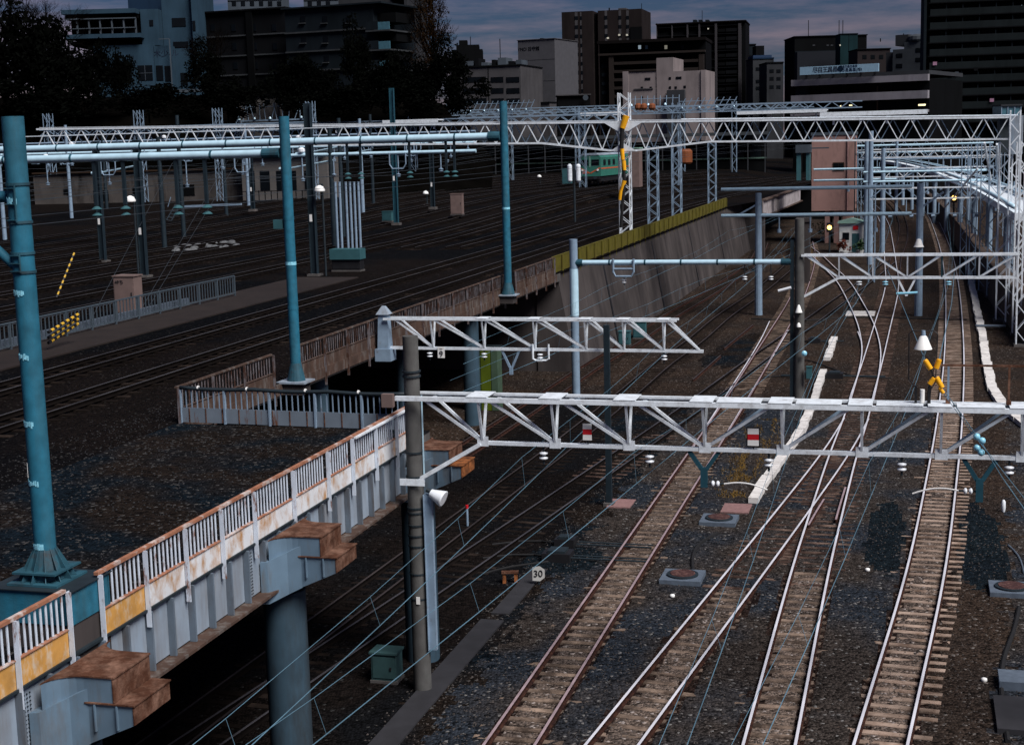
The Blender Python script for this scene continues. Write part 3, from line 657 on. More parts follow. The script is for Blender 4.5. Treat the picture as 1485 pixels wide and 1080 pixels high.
for v0, v1 in ((267, 322), (367, 394)):
    za, zb = zat(v0, D, S), zat(v1, D, S); b = MB(); a = -1.75
    d = N * math.cos(a) + T * math.sin(a); t_ = d.cross(Z)
    for q in range(3): zz = zb + (za - zb) * (q + .15) / 2.4; b.box(W(D, S, zz) + d * .17, t_ * .09, d * .02, Z * .006)
    b.box(W(D, S, (za + zb) / 2) + d * .167 - t_ * .09, t_ * .008, d * .012, Z * ((za - zb) / 2)); b.cyl(W(D, S, zb - .02), W(D, S, zb + .02), .176, n=20); b.cyl(W(D, S, za - .02), W(D, S, za + .02), .176, n=20)
    b.build('clamp', 'pole_blue_dark', m1)
for v0, v1, q in ((285, 284, .085), (385, 300, .07)):
    z0 = zat(v0, D, S); b = MB(); b.cyl(W(D - .15, S, z0), W(D - 4, S + .0, z0 + (0 if v0 < 300 else 3.3)), q, n=14); b.build('arm', 'pole_blue', m1, smooth=True)
# pedestal in the railing gap
r = thing('mast_pedestal', W(-12.5, 18.9, 5.3), 'blue box pedestal on grey concrete under the foreground mast', 'pedestal')
b = MB(); b.tbox(-13.15, DL1 + .0, 18.42, 19.5, 5.78, 6.28); b.build('steel_box', 'pole_blue', r)
b = MB(); b.tbox(-13.15, DL1 - .02, 18.44, 19.48, 5.05, 5.775); b.build('concrete_block', 'wall_concrete', r)
b = MB(); b.tbox(-13.2, DL1 + .04, 18.38, 19.54, 6.282, 6.297); b.build('lid', 'dark_steel', r)
def mast_far(u0, v0, S0, D, zb, rad, label):
    S = onD(u0, D, zb); zt_ = zat(v0, D, S); mm = mast('steel_mast', D, S, zb, zt_, rad, label, mt='pole_blue')
    b = MB(); b.cyl(W(D, S, zb), W(D, S, zb + .55), rad * 1.75, rad * 1.02, n=18); b.build('flared_foot', 'pole_blue_dark', mm)
    b = MB(); b.tbox(D - .5, D + .45, S - .42, S + .42, zb - .06, zb - .002); b.build('foot_plate', 'girder_paint', mm)
    b = MB(); b.tbox(D - .4, D + .32, S - .33, S + .33, zb - .42, zb - .062); b.build('bracket', 'wall_concrete', mm)
    for a in range(3):
        z = zb + (zt_ - zb) * (.28 + .17 * a); b = MB(); b.cyl(W(D, S, z - .05), W(D, S, z + .05), rad * 1.03, n=18); b.build('band', 'sticker' if a == 1 else 'pole_blue', mm)
    return mm, S, zt_
m2, S2, zt2 = mast_far(430, 169, 0, -18.72, 5.42, .165, 'second blue mast, bracketed outside the rusty railing behind the platform end')
b = MB(); z = zat(325, -18.72, S2); b.tbox(-19.2, -18.9, S2 - .1, S2 + .1, z - .14, z + .14); b.build('small_box', 'box_teal', m2)
m3, S3, zt3 = mast_far(737, 147, 0, -18.72, 5.5, .185, 'third blue mast, where the long pipe beam ends at the rusty railing')
# pipe beams across the yard
def pipe_beam(S, D0, u1, v, rad, label, mt='pipe_blue'):
    D1 = onS(u1, S, CAMH); z = zat(v, D0, S); r = thing('pipe_beam', W(D0, S, z), label, 'pipe beam', 'long pipe beams over the yard')
    b = MB(); b.cyl(W(D0 - .2, S, z), W(D1, S, z), rad, n=16); b.build('pipe', mt, r, smooth=True)
    n_ = int((D0 - D1) / 2.4)
    for i in range(1, n_ + 1):
        d = D0 - (D0 - D1) * i / (n_ + .5); b = MB(); b.cyl(W(d, S, z), W(d - .07, S, z), rad * 1.12, n=12); b.build('collar', 'pole_blue_dark', r)
    b = MB(); b.cyl(W(D0 - .75, S, z), W(D0 - .18, S, z), rad * 1.3, n=14); b.build('end_sleeve', 'pole_blue_dark', r)
    return z, D1
zA, DA = pipe_beam(S2, -18.72, -40, 222, .125, 'nearest long pipe beam, from the second blue mast to the left edge')
zB, DB = pipe_beam(S3, -18.72, -60, 197.5, .18, 'second long pipe beam, from the third blue mast across the yard')
b = MB(); b.tbox(-45, -19, S3 + .2, S3 + .24, zB + .62, zB + .66); tag(b.build('cable_rail', 'white_steel'), 'thin white rail running along above the second pipe beam', 'rail')

# ------------------------------------------------------------------ hanging insulators
def insulator(p, label, group, n=2, drop=.28, r_=.085, mt='porcelain', axis=-Z):
    t_ = thing('insulator', p, label, 'insulator', group); ax = V(axis).normalized()
    b = MB(); b.cyl(p, p + ax * drop, .022, n=6); b.build('hanger', 'dark_steel', t_)
    for i in range(n):
        q = p + ax * (drop + .11 * i); b = MB(); b.lathe(q, ax, [(.03, 0), (r_, .02), (r_ * .95, .05), (.035, .075)], 14); b.build('disc', mt, t_, smooth=True)
    b = MB(); q = p + ax * (drop + .11 * n); b.cyl(q - ax * .03, q + ax * .06, .025, n=8); b.build('clamp', 'dark_steel', t_)
    return t_

# ------------------------------------------------------------------ near gantry
S1 = 31.82; zTop, zBot = 6.93, 5.86
def gn(u, z=6.4): return onS(u, S1, z)
G = thing('catenary_gantry', W(-11.16, S1, 0), 'near white truss gantry on a concrete mast, spanning all the lower tracks', 'gantry')
b = MB(); b.cyl(W(-11.16, S1, -.25), W(-11.16, S1, zat(487, -11.16, S1)), .215, .178, n=22); b.build('concrete_mast', 'concrete_pole', G, smooth=False)
for p in G.children[0].data.polygons: p.use_smooth = len(p.vertices) == 4
for v_ in (538, 545, 655, 690, 735, 742, 760, 775, 790, 830, 866):
    z = zat(v_, -11.16, S1); b = MB(); b.cyl(W(-11.16, S1, z - .02), W(-11.16, S1, z + .02), .216, n=18); b.build('mast_band', 'dark_steel', G)
b = MB(); z0 = zat(940, -10.9, S1); z1 = zat(715, -10.9, S1); b.tbox(-10.93, -10.75, S1 - .1, S1 + .02, z0, z1); b.tbox(-10.93, -10.915, S1 - .18, S1 - .1, z0, z1); b.build('steel_channel', 'grey_blue_steel', G)
b = MB(); b.bar(W(-10.93, S1 - .02, 4.9), W(-10.93, S1 - .02, zTop), .02, .03, up=N); b.build('conduit', 'pipe_blue', G)
b = MB(); z = zat(870, -11.16, S1 - .2); b.box(W(-11.12, S1 - .225, z), N * .045, T * .004, Z * .09); b.build('mast_tag', 'white_paint', G)
DE = 4.6
HALF = .34
for sgn in (-1, 1):
    b = MB(); b.bar(W(-11.45, S1 + sgn * HALF, zTop), W(DE, S1 + sgn * HALF, zTop), .09, .055); b.bar(W(-11.45, S1 + sgn * (HALF + .04), zTop - .05), W(DE, S1 + sgn * (HALF + .04), zTop - .05), .012, .05); b.build('top_chord', 'white_steel', G)
nodes = [gn(u) for u in (700, 805, 912, 1022, 1135, 1250, 1365, 1483)]
b = MB(); b.bar(W(nodes[0] - .05, S1, zBot), W(DE, S1, zBot), .13, .08); b.build('bottom_chord', 'white_steel', G)
for i, d in enumerate(nodes):
    for sgn in (-1, 1):
        b = MB(); b.bar(W(d, S1 + sgn * HALF, zTop - .04), W(d, S1 + sgn * .04, zBot + .05), .062, .05, up=N); b.build('vertical', 'white_steel', G)
        if i <= 3:
            a = nodes[i - 1] + .28 if i else -10.75
            b = MB(); b.bar(W(a, S1 + sgn * HALF, zTop - .05), W(d - .06, S1 + sgn * .035, zBot + .07), .06, .05, up=T); b.build('diagonal', 'white_steel', G)
        if i >= 4:
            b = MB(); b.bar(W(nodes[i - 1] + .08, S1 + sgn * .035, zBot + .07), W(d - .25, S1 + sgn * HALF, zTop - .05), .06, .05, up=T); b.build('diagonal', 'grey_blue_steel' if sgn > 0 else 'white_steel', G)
    b = MB(); b.tbox(d - .28, d + .22, S1 - HALF - .05, S1 + HALF + .05, zTop + .040, zTop + .052); b.build('top_plate', 'white_steel', G)
    b = MB(); b.tbox(d - .12, d + .14, S1 - .075, S1 - .068, zBot - .07, zBot + .16); b.build('gusset_plate', 'white_steel', G)
for i in range(3, 8):
    a = nodes[i] + .3; c = nodes[i] + 1.25; b = MB(); b.tbox(a, c, S1 - HALF - .04, S1 + HALF - .1, zTop + .040, zTop + .05); b.build('top_plate', 'white_steel', G)
b = MB(); zb_ = zat(696, -11.0, S1); b.bar(W(-11.1, S1 - .1, zb_), W(nodes[0] - .05, S1 - .05, zBot - .02), .09, .09, up=T); b.build('brace', 'white_steel', G)
b = MB(); b.tbox(-11.45, -10.85, S1 - .26, S1 - .245, zb_ - .08, zb_ + .08); b.cyl(W(-11.16, S1, zb_ - .05), W(-11.16, S1, zb_ + .05), .23, n=18); b.build('brace_clamp', 'white_steel', G)
b = MB(); b.cyl(W(DE - .2, S1, -.25), W(DE - .2, S1, 8.3), .215, .18, n=20); b.build('far_mast', 'concrete_pole', G)
def hang_gantry(name, u, vtop, v1, label, mt='teal_steel'):
    d = onS(u, S1, zBot - .3); z0 = zBot - .05; zz = zat(v1, d, S1); r = thing(name, W(d, S1, z0), label, 'bracket', 'brackets hanging under the near gantry')
    zm = z0 - (z0 - zz) * .5
    for sg in (-1, 1):
        b = MB(); b.bar(W(d + sg * .33, S1, z0), W(d + sg * .05, S1, zm), .09, .07, up=T); b.build('fork_arm', mt, r)
    b = MB(); b.tbox(d - .075, d + .075, S1 - .05, S1 + .05, zz, zm + .04); b.build('stem', mt, r)
    return r, d, zz
hang_gantry('hanger_bracket', 1021, 655, 706, 'teal fork bracket under the gantry left of the striped sign')
hang_gantry('hanger_bracket', 1421, 668, 727, 'teal fork bracket under the gantry near the right edge')
HL = ['white insulator under the gantry beside the concrete mast side, over dark rails', 'white insulator under the gantry below the first striped panel', 'white insulator under the gantry by the white trough', 'pair of discs under the gantry above the two blue wires', 'white insulator at the right end of the gantry']
HL = ['leftmost insulator hanging under the near gantry, above the dark rails', 'insulator under the near gantry over the dull brown rails', 'insulator under the near gantry in front of the pale cable trough', 'insulator under the near gantry where two blue wires pass', 'rightmost insulator under the near gantry, at the right frame edge']
for i, u in enumerate((788, 942, 1115, 1308, 1464)):
    insulator(W(onS(u, S1, zBot), S1, zBot - .05), HL[i], 'insulators under the near gantry', drop=.12, r_=.10)
# sideways insulators with curved arms at the fork brackets
for lab, u, v, sg in (('insulator pointing right with a curved white arm, on the left fork bracket', 1034, 701, 1), ('insulator pointing left with a curved white arm, on the right fork bracket', 1408, 712, -1)):
    d = onS(u, S1, 5.4); z = zat(v, d, S1); p = W(d - sg * .12, S1, z); t_ = insulator(p, lab, 'steady arms under the near gantry', drop=.08, r_=.07, axis=N * sg)
    pts = [p + N * sg * (.35 + .95 * i / 8) + Z * (.06 * math.sin(i / 8 * 3.1) - .10 * (i / 8) ** 2) for i in range(9)]
    b = MB(); b.tube(pts, .018, 6); b.build('steady_arm', 'white_paint', t_)
# striped signs on the bottom chord
for lab, u, v0, v1, ww in (('red and white striped plate above the left part of the near gantry', 853, 614, 638, .10), ('larger red and white striped plate in a black frame on the near gantry', 1093, 621, 646, .12)):
    d = onS(u, S1, 6.1); z0, z1 = zat(v1, d, S1 - .08), zat(v0, d, S1 - .08); r = thing('sign', W(d, S1 - .08, z0), lab, 'sign', 'striped plates on the near gantry'); h = (z1 - z0) / 3
    if u > 1000: b = MB(); b.tbox(d - ww - .025, d + ww + .025, S1 - .085, S1 - .06, z0 - .03, z1 + .03); b.build('frame', 'black', r)
    for k_, c_ in enumerate(('white_paint', 'red', 'white_paint')):
        b = MB(); b.tbox(d - ww, d + ww, S1 - .10, S1 - .088, z0 + h * k_ + .001, z0 + h * (k_ + 1) - .001); b.build('stripe', c_, r)
    b = MB(); b.tbox(d - .012, d + .012, S1 - .06, S1 - .04, zBot, z1); b.build('stay', 'dark_steel', r)
# the lamp on the gantry with its black frame
d = onS(1338, S1, 7.5); zl0 = zat(506, d, S1); zl1 = zat(488, d, S1)
r = thing('lamp', W(d, S1, zTop), 'white cone lamp in a black hoop standing on the near gantry', 'lamp')
b = MB(); b.lathe(W(d, S1, zl0), Z, [(.185, 0), (.18, .012), (.075, zl1 - zl0), (.05, zl1 - zl0 + .02)], 24); b.build('lamp_shade', 'white_paint', r, smooth=True)
b = MB(); b.cyl(W(d, S1, zl1 + .02), W(d, S1, zl1 + .13), .05, .04, n=10); b.build('cap', 'grey_blue_steel', r)
b = MB(); pts = [W(d - .12, S1, zTop + .05), W(d - .12, S1, zTop + .35), W(d - .28, S1, zTop + .55), W(d - .29, S1, zl1 + .05), W(d - .22, S1, zl1 + .12), W(d, S1, zl1 + .12), W(d + .22, S1, zl1 + .12), W(d + .29, S1, zl1 + .05), W(d + .26, S1, zTop + .5), W(d + .14, S1, zTop + .3), W(d + .14, S1, zTop + .05)]
b.tube(pts, .013, 6); b.build('hoop', 'black', r)
b = MB(); b.tbox(d - .16, d - .11, S1 - .05, S1 + .05, zTop + .05, zTop + .42); b.tbox(d + .11, d + .17, S1 - .05, S1 + .05, zTop + .05, zTop + .42); b.build('bracket', 'black', r)
b = MB(); b.cyl(W(d, S1, zTop + .06), W(d, S1, zTop + .34), .05, n=10); b.build('ballast_tube', 'white_paint', r)
# rusty frame on the gantry
r = thing('rusty_goalpost', W(onS(1378, S1, 7), S1, zTop), 'rusty pipe frame standing on the right part of the near gantry', 'frame')
za = zat(531, onS(1378, S1, 7.4), S1); d0, d1 = onS(1375, S1, 7.2), onS(1463, S1, 7.2)
for d_, mt_ in ((d0, 'grey_blue_steel'), (d1, 'rust')):
    b = MB(); b.tbox(d_ - .022, d_ + .022, S1 - .02, S1 + .02, zTop + .05, za); b.build('upright', mt_, r)
b = MB(); b.bar(W(d0 - .15, S1, za + .02), W(DE, S1, za + .02), .04, .04); b.build('crossbar', 'rust', r)
for d_ in (d0, d1): b = MB(); b.tbox(d_ - .05, d_ + .05, S1 - .06, S1 + .06, zTop + .054, zTop + .13); b.build('clamp', 'rust', r)
# ball insulators
BL = ['upper left ball of the four pale blue ball insulators', 'upper right ball of the four pale blue ball insulators', 'lower left ball of the four pale blue ball insulators', 'lower right ball of the four pale blue ball insulators']
for i, (u, v) in enumerate(((1416, 633), (1424, 639), (1417, 649), (1423, 656))):
    d = onS(u, S1 - .5, 6.1); z = zat(v, d, S1 - .5); b = MB(); b.lathe(W(d, S1 - .5, z - .07), Z, [(.02, 0), (.05, .015), (.07, .05), (.07, .09), (.05, .125), (.02, .14)], 14); tag(b.build('ball_insulator', 'blue_ball', smooth=True), BL[i], 'insulator', 'ball insulators at the right')
# yellow sleeves on the crossing wires
YL2 = ['upper left yellow sleeve of the crossing wires', 'upper right yellow sleeve of the crossing wires', 'lower left yellow sleeve of the crossing wires', 'lower right yellow sleeve of the crossing wires', 'short yellow sleeve below the lower right one']
SX = 31.2
def gp(u, v, S=SX): d = onS(u, S, 7.3); return W(d, S, zat(v, d, S))
for i, (a, c) in enumerate((((1341, 523), (1349, 535)), ((1361, 522), (1357, 534)), ((1354, 549), (1348, 557)), ((1358, 548), (1366, 562)), ((1363, 563), (1368, 570)))):
    b = MB(); b.cyl(gp(*a), gp(*c), .055 if i < 4 else .042, n=14); b.cyl(gp(*a) + (gp(*a) - gp(*c)).normalized() * .02, gp(*a), .045, .05, n=14); tag(b.build('cable_sleeve', 'yellow_tube', smooth=False), YL2[i], 'sleeve', 'yellow sleeves on the crossing wires')
WG = 'wires over the lower tracks'
def wire(label, pts, r_=.0065, mt='wire', group=WG):
    b = MB(); b.tube(pts, r_, 5); return tag(b.build('overhead_wire', mt), label, 'wire', group)
wire('black joint piece where the four yellow sleeves meet', [gp(1349, 535), gp(1353, 545), gp(1358, 548)], .02, 'black_rubber')
wire('black lead hanging from the lower left yellow sleeve', [gp(1348, 557), gp(1345, 570), gp(1347, 585)], .012, 'black_rubber')
wire('wire from the yellow sleeves down to the right frame edge', [gp(1368, 570), gp(1416, 634, 31.3), gp(1440, 662, 31.2), gp(1500, 735, 30.8)])
wire('second wire from the yellow sleeves past the ball insulators', [gp(1366, 562), gp(1424, 640, 31.3), gp(1455, 690, 31.1), gp(1490, 738, 30.8)], .009)
pX = W(1.6, 69.6, 7.0)
wire('wire rising from the upper left yellow sleeve to the far truss', [gp(1341, 523), W(onS(1294, 50, 7), 50, zat(408, onS(1294, 50, 7), 50)), un(1287, 392, 7.0)], .010)
wire('wire rising from the upper right yellow sleeve along the concrete-sleeper track', [gp(1361, 522), un(1380, 440, 6.6), un(1384, 395, 6.9)], .012)
# contact and messenger wires over the running lines
SUP = [8, S1, 50.3, 69.6, 108, 150, 200]
def overhead(name, path, z=5.2, far=140, off=0.0, near=10):
    pts = [p for p in path if near < p.dot(T) < far][::4]
    if len(pts) < 3: return
    c = []; ms = []
    for p in pts:
        s = p.dot(T); i = max(k_ for k_ in range(len(SUP)) if SUP[k_] <= s) if s >= SUP[0] else 0; a, e = SUP[i], SUP[min(i + 1, len(SUP) - 1)]; x = (s - a) / max(1, e - a)
        d = V((path[1] - path[0])).normalized(); c.append(V((p.x, p.y, z)) + N * (off + .15 * math.sin(s * .09))); ms.append(V((p.x, p.y, z + .72 - .42 * 4 * x * (1 - x) * min(1, (e - a) / 38))) + N * off)
    wire('lower contact wire over ' + name, c, .007); wire('upper sagging wire over ' + name, ms, .0045)
    dr_ = MB()
    for i in range(1, len(c), 1):
        if i % 1 == 0: dr_.cyl(c[i], ms[i], .0035, n=4)
    tag(dr_.build('dropper_wires', 'wire'), 'thin droppers between the two wires over ' + name, 'wire', WG)
overhead('the concrete-sleeper track', P4, off=-.35)
overhead('the straight shiny track', P3)
overhead('the slanting shiny track', P2)
overhead('the dull brown track', P1)
overhead('the dark crossing track', P0, near=40)
overhead('the dark track by the wall', Pm, near=47)

dh = -10.75; zh = zat(716, dh, S1); r = thing('horn_speaker', W(dh, S1 - .1, zh), 'white horn loudspeaker on the steel channel below the near gantry', 'loudspeaker')
b = MB(); b.lathe(W(dh, S1 - .12, zh + .05), (N * .9 - Z * .35 - T * .1), [(.10, 0), (.11, .05), (.19, .30), (.20, .34), (.17, .345)], 18); b.build('horn', 'porcelain', r, smooth=True)
b = MB(); b.cyl(W(dh - .1, S1 - .1, zh + .12), W(dh + .02, S1 - .12, zh + .06), .05, n=10); b.build('mount', 'dark_steel', r)
D_, S_ = DS(un(678, 762, GZ)); r = thing('stake', W(D_, S_, GZ), 'thin stake with a red top among the dark tracks by the mast', 'stake'); b = MB(); b.cyl(W(D_, S_, GZ - .1), W(D_, S_, GZ + .6), .04, n=8); b.build('rod', 'grey_blue_steel', r); b = MB(); b.cyl(W(D_, S_, GZ + .602), W(D_, S_, GZ + .72), .05, n=8); b.build('top', 'red', r)
# ------------------------------------------------------------------ middle truss, fixed to the far viaduct edge
S2g = 50.6
zT2, zB2 = 6.40, 5.32
G2 = thing('catenary_gantry', W(-18.5, S2g, 5), 'middle white truss ending in a cantilever, from the rusty railing over the dark tracks', 'gantry')
def g2(u): return onS(u, S2g, 5.9)
dL, dR = g2(560), g2(983)
for sg in (-1, 1):
    b = MB(); b.bar(W(dL, S2g + sg * .26, zT2), W(dR, S2g + sg * .26, zT2), .08, .07); b.build('top_chord', 'white_steel', G2)
b = MB(); b.bar(W(g2(565), S2g, zB2), W(g2(1020), S2g, zB2), .11, .10); b.build('bottom_chord', 'white_steel', G2)
nd = [g2(u) for u in (628, 702, 776, 850, 905, 963)]
prev = g2(572)
for i, d in enumerate(nd + [g2(1016)]):
    for sg in (-1, 1):
        if i < 6: b = MB(); b.bar(W(d, S2g + sg * .26, zT2 - .03), W(d, S2g + sg * .03, zB2 + .04), .06, .05, up=N); b.build('vertical', 'white_steel', G2)
        b = MB(); b.bar(W(prev + .15, S2g + sg * .26, zT2 - .03), W(d - .05, S2g + sg * .03, zB2 + .05), .06, .05, up=T); b.build('diagonal', 'white_steel', G2)
    if 0 < i < 6: b = MB(); b.tbox(d - .22, d + .2, S2g - .31, S2g + .31, zT2 + .037, zT2 + .047); b.build('top_plate', 'white_steel', G2)
    prev = d
b = MB(); ds, zs0 = -18.72, 5.25
b.tbox(ds - .3, ds + .3, S2g - .3, S2g + .3, 4.85, 5.3); b.hexa([W(ds - .22, S2g - .22, 5.3), W(ds + .22, S2g - .22, 5.3), W(ds + .22, S2g + .22, 5.3), W(ds - .22, S2g + .22, 5.3), W(ds - .17, S2g - .17, 6.55), W(ds + .17, S2g - .17, 6.55), W(ds + .17, S2g + .17, 6.55), W(ds - .17, S2g + .17, 6.55)])
b.build('end_post', 'grey_blue_steel', G2)
b = MB(); b.hexa([W(ds - .24, S2g - .24, 6.555), W(ds + .24, S2g - .24, 6.555), W(ds + .24, S2g + .24, 6.555), W(ds - .24, S2g + .24, 6.555)] + [W(ds - .06, S2g - .06, 6.85), W(ds + .06, S2g - .06, 6.85), W(ds + .06, S2g + .06, 6.85), W(ds - .06, S2g + .06, 6.85)]); b.build('post_cap', 'girder_paint', G2)
dp = -10.38
b = MB(); zt_ = zat(471, dp, S2g - .35); b.tbox(dp - .10, dp + .10, S2g - .48, S2g - .32, -.25, zt_); b.build('steel_mast', 'dark_blue_mast', G2)
b = MB(); b.tbox(dp - .18, dp + .18, S2g - .6, S2g - .2, -.25, -.05); b.build('mast_foot', 'concrete', G2)
for i, (u, n_) in enumerate(((623, 2), (702, 2), (783, 2), (963, 2))):
    insulator(W(onS(u, S2g, zB2), S2g, zB2 - .05), ['insulator under the middle truss beside the number 9 plate', 'insulator under the middle truss over the green locker', 'insulator under the middle truss, above a U-shaped bracket', 'insulator under the cantilever end of the middle truss'][i], 'insulators under the middle truss', drop=.10, r_=.11)
r = thing('sign', W(g2(640), S2g - .1, 4.9), 'small white plate with the number 9 under the middle truss', 'sign')
b = MB(); b.tbox(g2(640) - .13, g2(640) + .13, S2g - .1, S2g - .085, 4.98, 5.38); b.build('plate', 'white_paint', r)
text_mesh('9', .30, W(g2(640), S2g - .106, 5.12), N, Z, 'numeral', 'black', r)
text_mesh('•••', .10, W(g2(640), S2g - .106, 5.31), N, Z, 'small_marks', 'black', r)
r, d, zz = None, g2(740), 4.75
r = thing('hanger_bracket', W(d, S2g, zB2), 'pale fork bracket under the middle truss, right of the green locker', 'bracket')
for sg in (-1, 1): b = MB(); b.bar(W(d + sg * .32, S2g, zB2 - .05), W(d + sg * .04, S2g, 4.65), .08, .06, up=T); b.build('fork_arm', 'grey_blue_steel', r)
b = MB(); b.tbox(d - .06, d + .06, S2g - .05, S2g + .05, 4.4, 4.68); b.build('stem', 'grey_blue_steel', r)
r = thing('hanger_bracket', W(g2(783), S2g, zB2), 'white U-shaped bracket under the middle truss', 'bracket')
b = MB(); q = [W(g2(773), S2g - .1, zB2 + .2), W(g2(773), S2g - .1, zB2 - .32), W(g2(777), S2g - .1, zB2 - .38), W(g2(792), S2g - .1, zB2 - .38), W(g2(796), S2g - .1, zB2 - .32), W(g2(796), S2g - .1, zB2 + .2)]; b.tube(q, .04, 6); b.build('u_tube', 'white_steel', r)
b = MB(); b.box(W(g2(783), S2g - .1, zB2 - .38), N * .1, T * .04, Z * .03); b.build('saddle', 'white_steel', r)

# ------------------------------------------------------------------ pipe gantry and the concrete mast with the far truss
S3g = 70.6
r = G3 = thing('catenary_gantry', W(-16.3, S3g, 0), 'pale blue pipe gantry in front of the tall concrete wall, with a U-shaped hanger', 'gantry')
d0, d1 = onS(832, S3g, 6.6), onS(1147, S3g, 6.6); z3 = zat(381, d0, S3g)
b = MB(); b.cyl(W(d0, S3g, -.25), W(d0, S3g, zat(347, d0, S3g)), .20, n=18); b.build('mast', 'grey_blue_steel', r)
b = MB(); b.cyl(W(d0, S3g, z3 - 2.6), W(d0, S3g, z3 - .3), .215, n=18); b.build('galvanised_sleeve', 'pipe_blue', r)
b = MB(); b.cyl(W(d0 + .3, S3g, z3), W(d1, S3g, z3), .125, n=16); b.build('pipe', 'pipe_blue', r, smooth=True)
for k_ in range(1, 6): d = d0 + (d1 - d0) * k_ / 6; b = MB(); b.cyl(W(d, S3g, z3), W(d + .08, S3g, z3), .14, n=12); b.build('collar', 'teal_steel', r)
b = MB(); b.cyl(W(d0 - .1, S3g, z3), W(d0 + .45, S3g, z3), .17, n=14); b.build('end_sleeve', 'teal_steel', r); b = MB(); b.cyl(W(d1 - .45, S3g, z3), W(d1, S3g, z3), .16, n=14); b.build('end_sleeve', 'teal_steel', r)
d = onS(905, S3g, 6.3); b = MB(); b.tube([W(d - .5, S3g - .15, z3 + .18), W(d - .5, S3g - .15, z3 - .45), W(d - .38, S3g - .15, z3 - .66), W(d + .38, S3g - .15, z3 - .66), W(d + .5, S3g - .15, z3 - .45), W(d + .5, S3g - .15, z3 + .18)], .055, 8); b.cyl(W(d - .48, S3g - .15, z3 - .3), W(d + .48, S3g - .15, z3 - .3), .05, n=8); b.build('u_hanger', 'grey_blue_steel', r)
for u in (905, 1080, 1118): insulator(W(onS(u, S3g, 6), S3g, z3 - (.7 if u == 905 else .12)), {905: 'insulator below the U-shaped hanger of the pipe gantry', 1080: 'insulator of the pipe gantry in front of the dark tunnel mouth', 1118: 'insulator of the pipe gantry, nearest the concrete mast'}[u], 'insulators under the pipe gantry', drop=.55 if u > 905 else .12, r_=.12)
dm = onS(1159, S3g, 3.5)
G4 = thing('catenary_gantry', W(dm, S3g, 0), 'far white truss from a concrete mast to the lattice towers, over the crossing', 'gantry')
b = MB(); b.cyl(W(dm, S3g, -.25), W(dm, S3g, zat(317, dm, S3g)), .26, .21, n=20); b.build('concrete_mast', 'concrete_pole', G4)
b = MB(); b.tbox(dm - .42, dm - .25, S3g - .1, S3g + .1, -.25, zat(348, dm, S3g)); b.build('steel_mast', 'dark_blue_mast', G4)
z4t, z4b = zat(370, dm, S3g), zat(402.5, onS(1220, S3g, 6), S3g)
def g4(u): return onS(u, S3g, 6.5)
dE = g4(1478)
for sg in (-1, 1): b = MB(); b.bar(W(dm + .1, S3g + sg * .25, z4t), W(dE, S3g + sg * .25, z4t), .09, .10); b.build('top_chord', 'white_steel', G4)
b = MB(); b.bar(W(g4(1217), S3g, z4b), W(dE, S3g, z4b), .13, .13); b.build('bottom_chord', 'white_steel', G4)
b = MB(); b.bar(W(dm + .15, S3g, zat(431, dm, S3g)), W(g4(1217), S3g, z4b), .11, .11, up=T); b.build('brace', 'white_steel', G4)
nd = [g4(u) for u in (1217, 1266, 1316, 1366, 1420, 1474)]; pv = dm + .3
for i, d in enumerate(nd):
    b = MB(); b.bar(W(d, S3g - .25, z4t), W(d, S3g - .02, z4b), .08, .07, up=N); b.build('vertical', 'white_steel' if i != 3 else 'teal_steel', G4)
    for sg in (-1, 1):
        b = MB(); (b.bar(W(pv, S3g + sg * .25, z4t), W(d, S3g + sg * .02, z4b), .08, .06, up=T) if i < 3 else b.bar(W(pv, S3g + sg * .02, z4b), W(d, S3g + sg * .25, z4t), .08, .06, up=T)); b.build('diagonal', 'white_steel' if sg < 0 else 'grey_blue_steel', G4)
    pv = d
for i, u in enumerate((1246, 1284, 1376)): insulator(W(g4(u), S3g, z4b - .07), ['insulator under the far truss, left of the crossing', 'blue-tinted insulator under the far truss above the crossing', 'insulator under the far truss over the concrete-sleeper track'][i], 'insulators under the far truss', drop=.1, r_=.14, mt='porcelain' if i == 0 else 'blue_ball')
r = thing('hanger_bracket', W(g4(1315), S3g, z4b), 'white fork bracket under the far truss by the blue mast', 'bracket')
for sg in (-1, 1): b = MB(); b.bar(W(g4(1315) + sg * .38, S3g, z4b - .07), W(g4(1315), S3g, z4b - .85), .09, .07, up=T); b.build('fork_arm', 'white_steel', r)
b = MB(); b.cyl(W(g4(1315) - .45, S3g, z4b - .75), W(g4(1315) + .5, S3g, z4b - .7), .06, n=8); b.build('cross_insulator', 'blue_ball', r)
# things on the concrete mast
def on_mast(v, dx=0): return W(dm + dx, S3g - .35, zat(v, dm, S3g - .35))
r = thing('lamp', on_mast(452), 'small white cone lamp on the concrete mast of the far truss', 'lamp')
b = MB(); b.lathe(on_mast(453), Z, [(.17, 0), (.16, .03), (.06, .32), (.03, .36)], 14); b.build('lamp_shade', 'white_paint', r, smooth=True)
b = MB(); b.cyl(on_mast(452) + Z * .15, on_mast(452) + Z * .15 + T * .3, .03); b.build('arm', 'dark_steel', r)
r = thing('lamp', on_mast(475), 'smaller lamp below the white cone on the concrete mast', 'lamp')
b = MB(); b.lathe(on_mast(474), Z, [(.11, 0), (.09, .12), (.03, .2)], 12); b.build('lamp_shade', 'white_paint', r, smooth=True)
b = MB(); b.cyl(on_mast(474) - Z * .12, on_mast(474), .12, n=12); b.build('body', 'black', r)
b = MB(); b.cyl(on_mast(417, -.35), on_mast(422, -.95), .07, n=10); tag(b.build('mast_insulator', 'porcelain'), 'white tube insulator left of the concrete mast', 'insulator')
